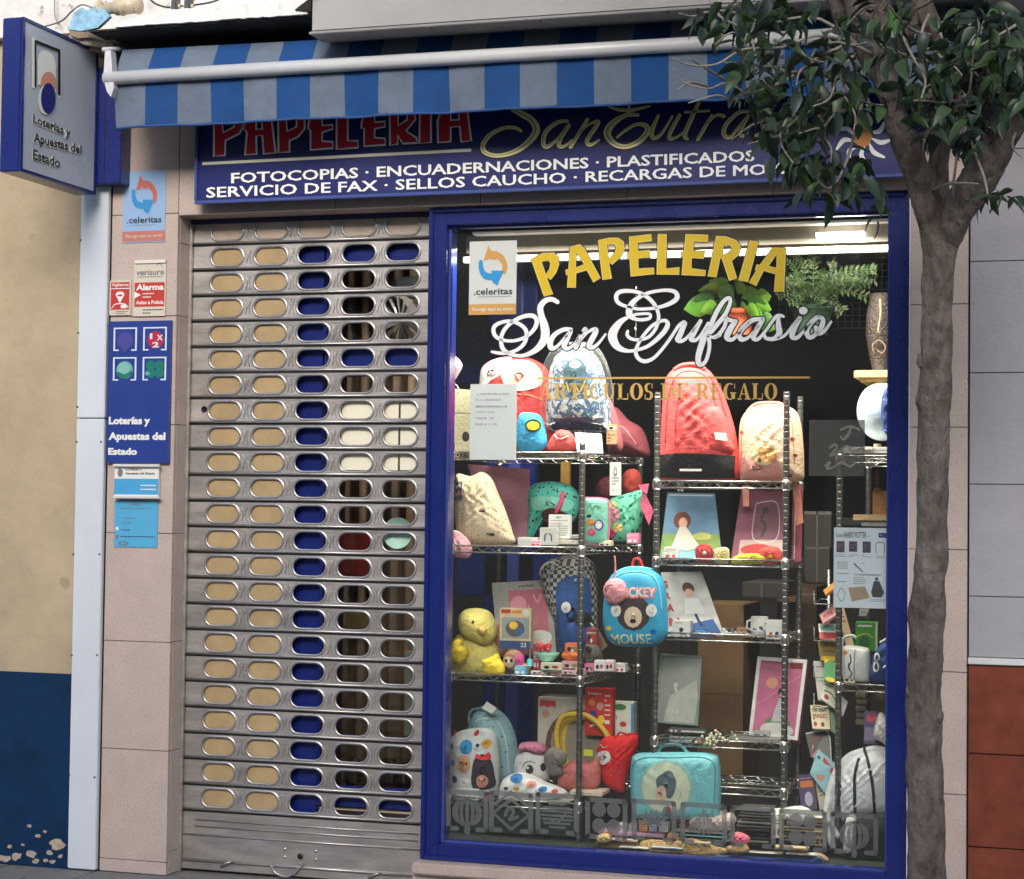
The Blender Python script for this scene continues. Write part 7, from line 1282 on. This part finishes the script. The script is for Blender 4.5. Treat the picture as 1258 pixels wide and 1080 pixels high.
FG = [cl('fern1', 95, 125, 78, rough=.4, bump=.1), cl('fern2', 70, 105, 62, rough=.4, bump=.1), cl('fern3', 130, 155, 105, rough=.4, bump=.1)]
mb = MB(); fr = MB()
for k in range(46):
    x = random.uniform(948, 1082); y = random.uniform(308, 388) if x < 1040 else random.uniform(325, 375); tip = P(x, y, .78+random.uniform(-.06, .12)); p0 = c+Vector((random.uniform(-.05, .05), 0, .12)); mid = (p0+tip)/2+Vector((random.uniform(-.03, .03), 0, .05))
    pts = [Vector(q) for q in catmull([tuple(p0), tuple(mid), tuple(tip)], 7)]; fr.tube(pts, .0014, FG[2], 4)
    for i in range(3, len(pts)-1):
        for s in (-1, 1):
            L = random.uniform(.018, .034); d = (pts[i+1]-pts[i]).normalized(); sd_ = Vector((d.z, random.uniform(-.5, .1), -d.x))*s; e = pts[i]+(sd_+d*.5).normalized()*L; n_ = (sd_.cross(d)).normalized()*.0; wv_ = d*L*.22
            mb.add([pts[i], (pts[i]+e)/2+wv_, e, (pts[i]+e)/2-wv_], [(0, 1, 2, 3)], FG[random.randrange(3)])
o = fr.build('stems', t); o = mb.build('leaflets', t); o['kind'] = 'stuff'

# more small goods: papers on the display floor, odd packets on the shelves
for i, (x0, y0, x1, y1, Y, c, c2, lb_) in enumerate([
 (744, 1030, 782, 1035, .20, (232, 226, 210), (200, 70, 60), 'white card with red marks lying before the lilac flat box'), (800, 1040, 838, 1044, .19, (210, 225, 230), (60, 120, 190), 'pale blue leaflet on the long kraft bag'),
 (846, 1034, 872, 1039, .20, (235, 225, 190), (120, 90, 60), 'cream envelope over the kraft bag'), (905, 1046, 960, 1050, .20, (225, 222, 214), (60, 60, 60), 'white sheet under the black edged pile'),
 (950, 1040, 992, 1046, .19, (228, 205, 160), (180, 60, 50), 'buff envelope right of the black edged pile'), (760, 1040, 796, 1044, .19, (240, 240, 236), (90, 150, 90), 'white slip with a green line near the left kraft bag'),
 (965, 1048, 1004, 1052, .19, (238, 236, 228), (40, 80, 160), 'white paper with a blue line beside the looped cord'), (820, 1024, 834, 1034, .24, (240, 200, 120), (200, 60, 50), 'small yellow box between lilac box and white edged pile'),
 (948, 1002, 960, 1030, .26, (225, 220, 205), (90, 70, 60), 'upright cream pack between the grey and cream piles'), (1000, 1018, 1014, 1040, .28, (210, 190, 150), (50, 40, 40), 'upright tan pack at the right of the cream pile'),
 (853, 775, 868, 783, .36, (90, 160, 200), (240, 240, 240), 'small blue eraser box at the magazine foot'), (872, 772, 884, 782, .40, (240, 215, 90), (40, 40, 40), 'tiny yellow box behind the white ribbon bow'),
 (905, 770, 918, 780, .44, (150, 110, 80), (220, 210, 190), 'small brown box behind the wooden stick'), (816, 672, 832, 688, .36, (240, 240, 235), (210, 90, 120), 'little white card at the foot of the blue album'),
 (652, 664, 664, 671, .33, (245, 205, 215), (200, 60, 100), 'pink eraser box left of the tweezers box'), (736, 664, 750, 671, .34, (250, 240, 200), (90, 60, 140), 'cream eraser box under the mint pencil case'),
 (770, 655, 784, 668, .36, (240, 150, 180), (250, 250, 250), 'pink gift box beside the mint drawstring bag'), (632, 818, 646, 829, .33, (120, 190, 220), (250, 250, 250), 'sky blue packet in front of the brown plush face'),
 (754, 815, 768, 826, .42, (250, 250, 245), (220, 60, 90), 'white packet last in line on the third left shelf'), (655, 803, 663, 822, .44, (230, 90, 120), (255, 240, 240), 'upright pink tube box behind the teal bottle'),
 (875, 903, 893, 914, .42, (60, 60, 64), (200, 200, 200), 'dark box behind the white blossoms'), (925, 898, 945, 905, .42, (200, 200, 196), (80, 80, 120), 'pale case on the silver flat box'),
 (1037, 826, 1050, 839, .37, (235, 225, 200), (60, 60, 60), 'cream card propped before the white lunch box'), (1058, 553, 1072, 549, .38, (240, 238, 230), (120, 120, 120), 'thin white lid on the bright white box stack')]):
    a = [('s', (.08, .12, .92, .42), 1 if y1-y0 < 9 else 2, cl('mark%d' % i, *c2, bump=0)), ('r', (.1, .6, .42, .88), cl('mark%d' % i, *c2, bump=0)), ('e', (.72, .72, .12, .16), cl('mark%d' % i, *c2, bump=0))]
    carton('small_packet', lb_, 'packet', x0, min(y0, y1), x1, max(y0, y1), Y, .05, cl('smallp%d' % i, *c, bump=.2), a, .0015)
# ------------------------------------------------------------------ the street tree
TY = -1.25
tr = thing('street_tree', 'slender street tree with peeling grey brown bark and dark glossy leaves', 'tree', (P(1137, 1080, TY).x, TY, 0))
bark = bpy.data.materials.new('bark'); bark.use_nodes = True; nt_ = bark.node_tree; b_ = nt_.nodes['Principled BSDF']; b_.inputs['Roughness'].default_value = .9
g_ = nt_.nodes.new('ShaderNodeNewGeometry'); mp_ = nt_.nodes.new('ShaderNodeMapping'); mp_.inputs['Scale'].default_value = (1.0, 1, .55); nt_.links.new(g_.outputs['Position'], mp_.inputs[0])
n1 = nt_.nodes.new('ShaderNodeTexNoise'); n1.inputs['Scale'].default_value = 28; n1.inputs['Detail'].default_value = 8; n1.inputs['Roughness'].default_value = .7
n2 = nt_.nodes.new('ShaderNodeTexNoise'); n2.inputs['Scale'].default_value = 7; n2.inputs['Detail'].default_value = 4; n3 = nt_.nodes.new('ShaderNodeTexVoronoi'); n3.inputs['Scale'].default_value = 22; n3.feature = 'DISTANCE_TO_EDGE'
for n in (n1, n2, n3): nt_.links.new(mp_.outputs[0], n.inputs[0])
r1 = nt_.nodes.new('ShaderNodeValToRGB'); E_ = r1.color_ramp.elements; E_[0].position = .32; E_[0].color = (.05, .038, .032, 1); E_[1].position = .75; E_[1].color = (.48, .44, .40, 1)
e = E_.new(.5); e.color = (.15, .12, .105, 1); e = E_.new(.64); e.color = (.22, .185, .165, 1)
m_ = nt_.nodes.new('ShaderNodeMix'); m_.data_type = 'FLOAT'; m_.inputs[0].default_value = .45; nt_.links.new(n1.outputs[0], m_.inputs[2]); nt_.links.new(n2.outputs[0], m_.inputs[3]); nt_.links.new(m_.outputs[0], r1.inputs[0]); nt_.links.new(r1.outputs[0], b_.inputs[0])
a_ = nt_.nodes.new('ShaderNodeMath'); a_.operation = 'ADD'; nt_.links.new(n1.outputs[0], a_.inputs[0]); nt_.links.new(n3.outputs[0], a_.inputs[1]); bp_ = nt_.nodes.new('ShaderNodeBump'); bp_.inputs['Strength'].default_value = .9; bp_.inputs['Distance'].default_value = .03; nt_.links.new(a_.outputs[0], bp_.inputs['Height']); nt_.links.new(bp_.outputs[0], b_.inputs['Normal'])
pxm = lambda w, Y: w/F*(Y+D)*1.02/2
def limb(pts, name, wob=.03, Yo=0, n=20, mt=None):
    """pts: (px, py, width px, dY)"""
    q = catmull(pts, 14 if name == 'trunk' else 8); mb = MB(); P3 = [P(a[0], a[1], TY+Yo+a[3]) for a in q]; rr = [pxm(a[2], TY)*(1+random.uniform(-wob, wob)) for a in q]
    mb.tube(P3, rr, mt or bark, n); vs = mb.v; ph = random.uniform(0, 6)
    for i, v in enumerate(vs):                                    # knobbly section
        ring = i//n; 
        if ring < len(P3):
            c = P3[ring]; d = Vector(v)-c; k = 1+.09*(mnoise.noise(Vector(v)*14)+.5*mnoise.noise(Vector(v)*38))+.03*math.sin(3*math.atan2(d.y, d.x)+v[2]*9+ph)+.03*math.sin(v[2]*40+ph+2*math.atan2(d.y, d.x)); vs[i] = tuple(c+d*k)
    return mb.build(name, tr)
limb([(1137, 1130, 48, 0), (1137, 1080, 45, 0), (1137, 1000, 43, 0), (1136, 930, 42, 0), (1135, 870, 41, 0), (1136, 810, 41, 0), (1138, 750, 41, 0), (1142, 710, 38, 0), (1145, 680, 37, 0), (1146, 600, 36, 0), (1147, 540, 37, 0), (1147, 500, 39, 0), (1148, 465, 39, 0), (1150, 430, 36, 0), (1152, 370, 36, 0), (1153, 330, 37, 0), (1155, 300, 44, 0), (1157, 284, 50, 0), (1159, 268, 44, 0), (1161, 254, 20, 0), (1161, 250, 4, 0)], 'trunk', .012, n=36)
for x, y in ((1131, 443), (1129, 492), (1122, 770), (1118, 850), (1154, 880)):
    mb = MB(); p = P(x, y, TY-.02); mb.ell(p, (.012, .012, .022), bark, 10, 8, jit=.15); mb.build('bark_knot', tr)
LM = [[(1156, 312, 16, 0), (1152, 290, 32, 0), (1143, 265, 34, -.02), (1134, 235, 33, -.04), (1121, 200, 33, -.06), (1108, 165, 31, -.08), (1098, 135, 28, -.1), (1094, 115, 27, -.12), (1088, 85, 24, -.12), (1082, 40, 22, -.1), (1090, -30, 22, -.1)],
 [(1156, 312, 16, 0), (1158, 285, 30, .02), (1156, 250, 26, .05), (1155, 200, 20, .08), (1164, 150, 20, .1), (1168, 100, 20, .1), (1158, 60, 22, .1), (1140, 22, 24, .1), (1118, -30, 24, .1)],
 [(1155, 316, 16, 0), (1162, 292, 38, -.01), (1176, 258, 40, -.04), (1196, 228, 42, -.07), (1216, 196, 42, -.09), (1236, 160, 36, -.12), (1256, 118, 34, -.14), (1290, 50, 30, -.15)],
 [(1092, 108, 20, -.08), (1072, 70, 36, .1), (1062, 25, 40, .15), (1052, -30, 44, .2)], [(1098, 138, 18, -.1), (1084, 96, 22, .02), (1100, 62, 20, .05), (1120, 30, 18, .1), (1140, -10, 18, .1)],
 [(1172, 112, 14, .1), (1190, 88, 14, .12), (1210, 60, 16, .15), (1240, 40, 14, .2), (1275, 20, 12, .2)], [(1148, 262, 20, 0), (1144, 215, 10, -.02), (1148, 170, 9, -.05), (1140, 110, 8, -.05)], [(1050, 40, 20, .2), (1030, 10, 18, .25), (1010, -30, 16, .3)]]
for l in LM: limb(l, 'branch', .03, n=14)
twg = mat('twig_grey', (.25, .225, .20), .85, noise=.3, nscale=40)
TW = [[(1075, 70), (1040, 50), (1000, 45), (960, 58), (915, 62), (880, 78), (850, 80), (826, 72)], [(1040, 52), (1000, 75), (960, 100), (920, 112), (895, 100), (870, 108), (838, 102), (828, 86)], [(920, 112), (900, 122), (880, 118), (845, 128)], [(895, 100), (870, 84), (846, 72)], [(870, 108), (850, 100), (832, 108)],
 [(1060, 60), (1020, 30), (990, 20), (950, 30), (920, 50), (900, 40), (880, 55)], [(960, 100), (930, 80), (890, 78)], [(1050, 65), (1030, 90), (1018, 120), (1000, 130)], [(1040, 60), (1024, 20), (1015, -10)], [(1055, 50), (1080, 20), (1100, -5)], [(1060, 52), (1088, 54)], [(1095, 10), (1110, 50), (1124, 75), (1138, 100), (1132, 120)], [(1190, 230), (1170, 250), (1178, 170), (1192, 110), (1198, 60), (1208, 25)],
 [(1210, 145), (1213, 110), (1212, 66)], [(1248, 130), (1230, 150), (1212, 146), (1200, 138), (1188, 132)], [(1248, 130), (1245, 90), (1240, 45), (1228, 10)], [(1190, 150), (1198, 185), (1208, 220), (1216, 258)], [(1138, 236), (1166, 224), (1200, 227)], [(1030, 118), (1060, 112), (1100, 120), (1130, 124), (1136, 90)], [(1000, 128), (1030, 115), (1050, 140), (1050, 160)], [(985, 140), (960, 160), (930, 150), (900, 170)], [(1258, 25), (1230, 40), (1200, 60)], [(1150, 25), (1158, 50), (1170, 75)], [(1258, 135), (1250, 160), (1244, 182), (1258, 195)], [(1060, 125), (1040, 200), (1020, 230), (1000, 215)], [(1000, 60), (980, 120), (960, 170), (975, 200)], [(940, 10), (925, 40), (930, 70)], [(870, -5), (885, 20), (905, 30)]]
for k in range(26):                                              # more bare shoots through the crown
    x, y = random.choice([(random.uniform(870, 1060), random.uniform(10, 170)), (random.uniform(1100, 1250), random.uniform(0, 150))]); a = random.uniform(0, 6.28); l = [(x, y)]
    for q in range(4): a += random.uniform(-.5, .5); x += 17*math.cos(a); y += 15*math.sin(a); l.append((x, y))
    TW.append(l)
for i, l in enumerate(TW):
    q = catmull([(x+random.uniform(-2, 2), y+random.uniform(-2, 2)) for x, y in l], 4); mb = MB(); dy = random.uniform(-.5, -.1); n = len(q)
    mb.tube([P(x, y, TY+dy*(k/n)) for k, (x, y) in enumerate(q)], [(.0040*(1-k/n)+.0018) for k in range(n)], twg, 6); mb.build('twig', tr)
# leaves
LC = [mat('leaf_dark', (.014, .032, .016), .42, noise=.3, nscale=25, spec=.35), mat('leaf_mid', (.030, .060, .022), .42, noise=.3, nscale=25, spec=.35), mat('leaf_grey', (.018, .032, .026), .45, noise=.3, nscale=25, spec=.35), mat('leaf_bright', (.045, .12, .022), .4, noise=.2, nscale=25)]
shapes = []
for i, (L, W2, dr) in enumerate([(.085, .040, .25), (.075, .036, .55), (.065, .034, .15), (.09, .036, .45)]):
    for j, m in enumerate(LC): shapes.append((leafmesh(L, W2, dr, 5, m, .22), j))
lmesh = []
for s_, j in shapes:
    o = s_.build('leaf', tr); lmesh.append((o.data, j)); bpy.data.objects.remove(o)
CLU = [(975, 60, 80, 55, 90), (938, 95, 46, 42, 46), (918, 60, 42, 32, 34), (1010, 100, 50, 40, 56), (990, 140, 42, 28, 44), (975, 175, 38, 30, 44), (1000, 205, 36, 24, 44), (1035, 205, 32, 24, 34), (1060, 225, 26, 16, 16), (1120, 60, 50, 50, 60), (1215, 50, 55, 50, 120), (1190, 110, 50, 45, 70), (1236, 100, 34, 50, 60), (1195, 160, 24, 36, 34), (1228, 238, 24, 8, 9), (1080, 15, 50, 26, 40), (900, 20, 50, 22, 36), (950, 10, 60, 20, 44), (1050, 120, 34, 36, 34), (945, 145, 22, 30, 22), (1075, 258, 6, 14, 4), (1140, 140, 24, 45, 26), (1005, 240, 40, 8, 9)]
cand = []
for cx, cy, rx, ry, n in CLU:
    for k in range(int(n*(.9 if cx < 1085 else 1.6))):
        a = random.uniform(0, 2*math.pi); r = math.sqrt(random.random()); cand.append((cx+rx*r*math.cos(a), cy+ry*r*math.sin(a), TY+random.uniform(-.4, .35)))
random.shuffle(cand)
def leafpose():
    d = Vector((random.gauss(-.15, .6), random.gauss(-.15, .5), random.uniform(-1.2, .15))); return d, random.uniform(-1.1, 1.1)
extra = []
for i, (x, y, Y) in enumerate(cand):
    d, roll = leafpose(); j = random.choices((0, 1, 2, 3), (36, 32, 28, 4))[0]
    if i < 295:
        o = bpy.data.objects.new('leaf', random.choice([q for q in lmesh if q[1] == j])[0]); COL.objects.link(o); o.parent = tr; o.matrix_parent_inverse = Matrix.Translation(-tr.location); s = random.uniform(.62, 1.05); o.scale = (s, s, s); orient(o, P(x, y, Y), d, roll)
    else: extra.append((P(x, y, Y), d, roll, j, random.uniform(.6, 1.0)))
# the crown goes on above the frame and over the road: it shades the right of the shop front
for k in range(3800):
    x = random.gauss(0, 1); y = random.gauss(0, 1); z = random.gauss(0, 1); p = Vector((tr.location.x+.15+x*.95, TY+.0+y*.75, 4.25+z*.62))
    pz = (p-CAM); zz = pz.dot(FW); px_ = CX+F*pz.dot(RT)/zz; py_ = CY-F*pz.dot(UP)/zz
    if py_ > -25 and px_ < 1290 and px_ > -50 : continue
    if p.y > -.15: continue
    d, roll = leafpose(); extra.append((p, d, roll, random.choices((0, 1, 2, 3), (40, 34, 22, 4))[0], random.uniform(.9, 1.4)))
mb = MB()
proto_l = [(s_.v, s_.f, j) for s_, j in shapes]
for p, d, roll, j, s in extra:
    v_, f_, _j = random.choice([q for q in proto_l if q[2] == j]); R_ = (d.to_track_quat('Y', 'Z') @ Matrix.Rotation(roll, 3, 'Y').to_quaternion()).to_matrix()*s
    mb.add([p+R_ @ Vector(v) for v in v_], f_, LC[j], True)
o = mb.build('foliage', tr); o['kind'] = 'stuff'

# things that repeat share a group
_names = {}
for o in list(SC.objects):
    if 'category' in o.keys(): _names.setdefault(o.name.split('.')[0], []).append(o)
PLU = {'small_packet': 'small packets scattered over the display', 'wire_shelf_unit': 'wire shelf units in the shop window', 'book': 'books in the wire rack', 'backpack': 'backpacks on show in the window', 'folded_cloth': 'folded cloths piled on the display floor', 'row_packet': 'packets in a row under the suitcase', 'trinket_box': 'small packets on the third shelf', 'storage_crate': 'crates in the dark behind the display', 'napkin_pack': 'cream packs stacked at the right'}
for n, L in _names.items():
    if len(L) > 1:
        for o in L: o['group'] = PLU.get(n, n.replace('_', ' ')+'s of the shop front')
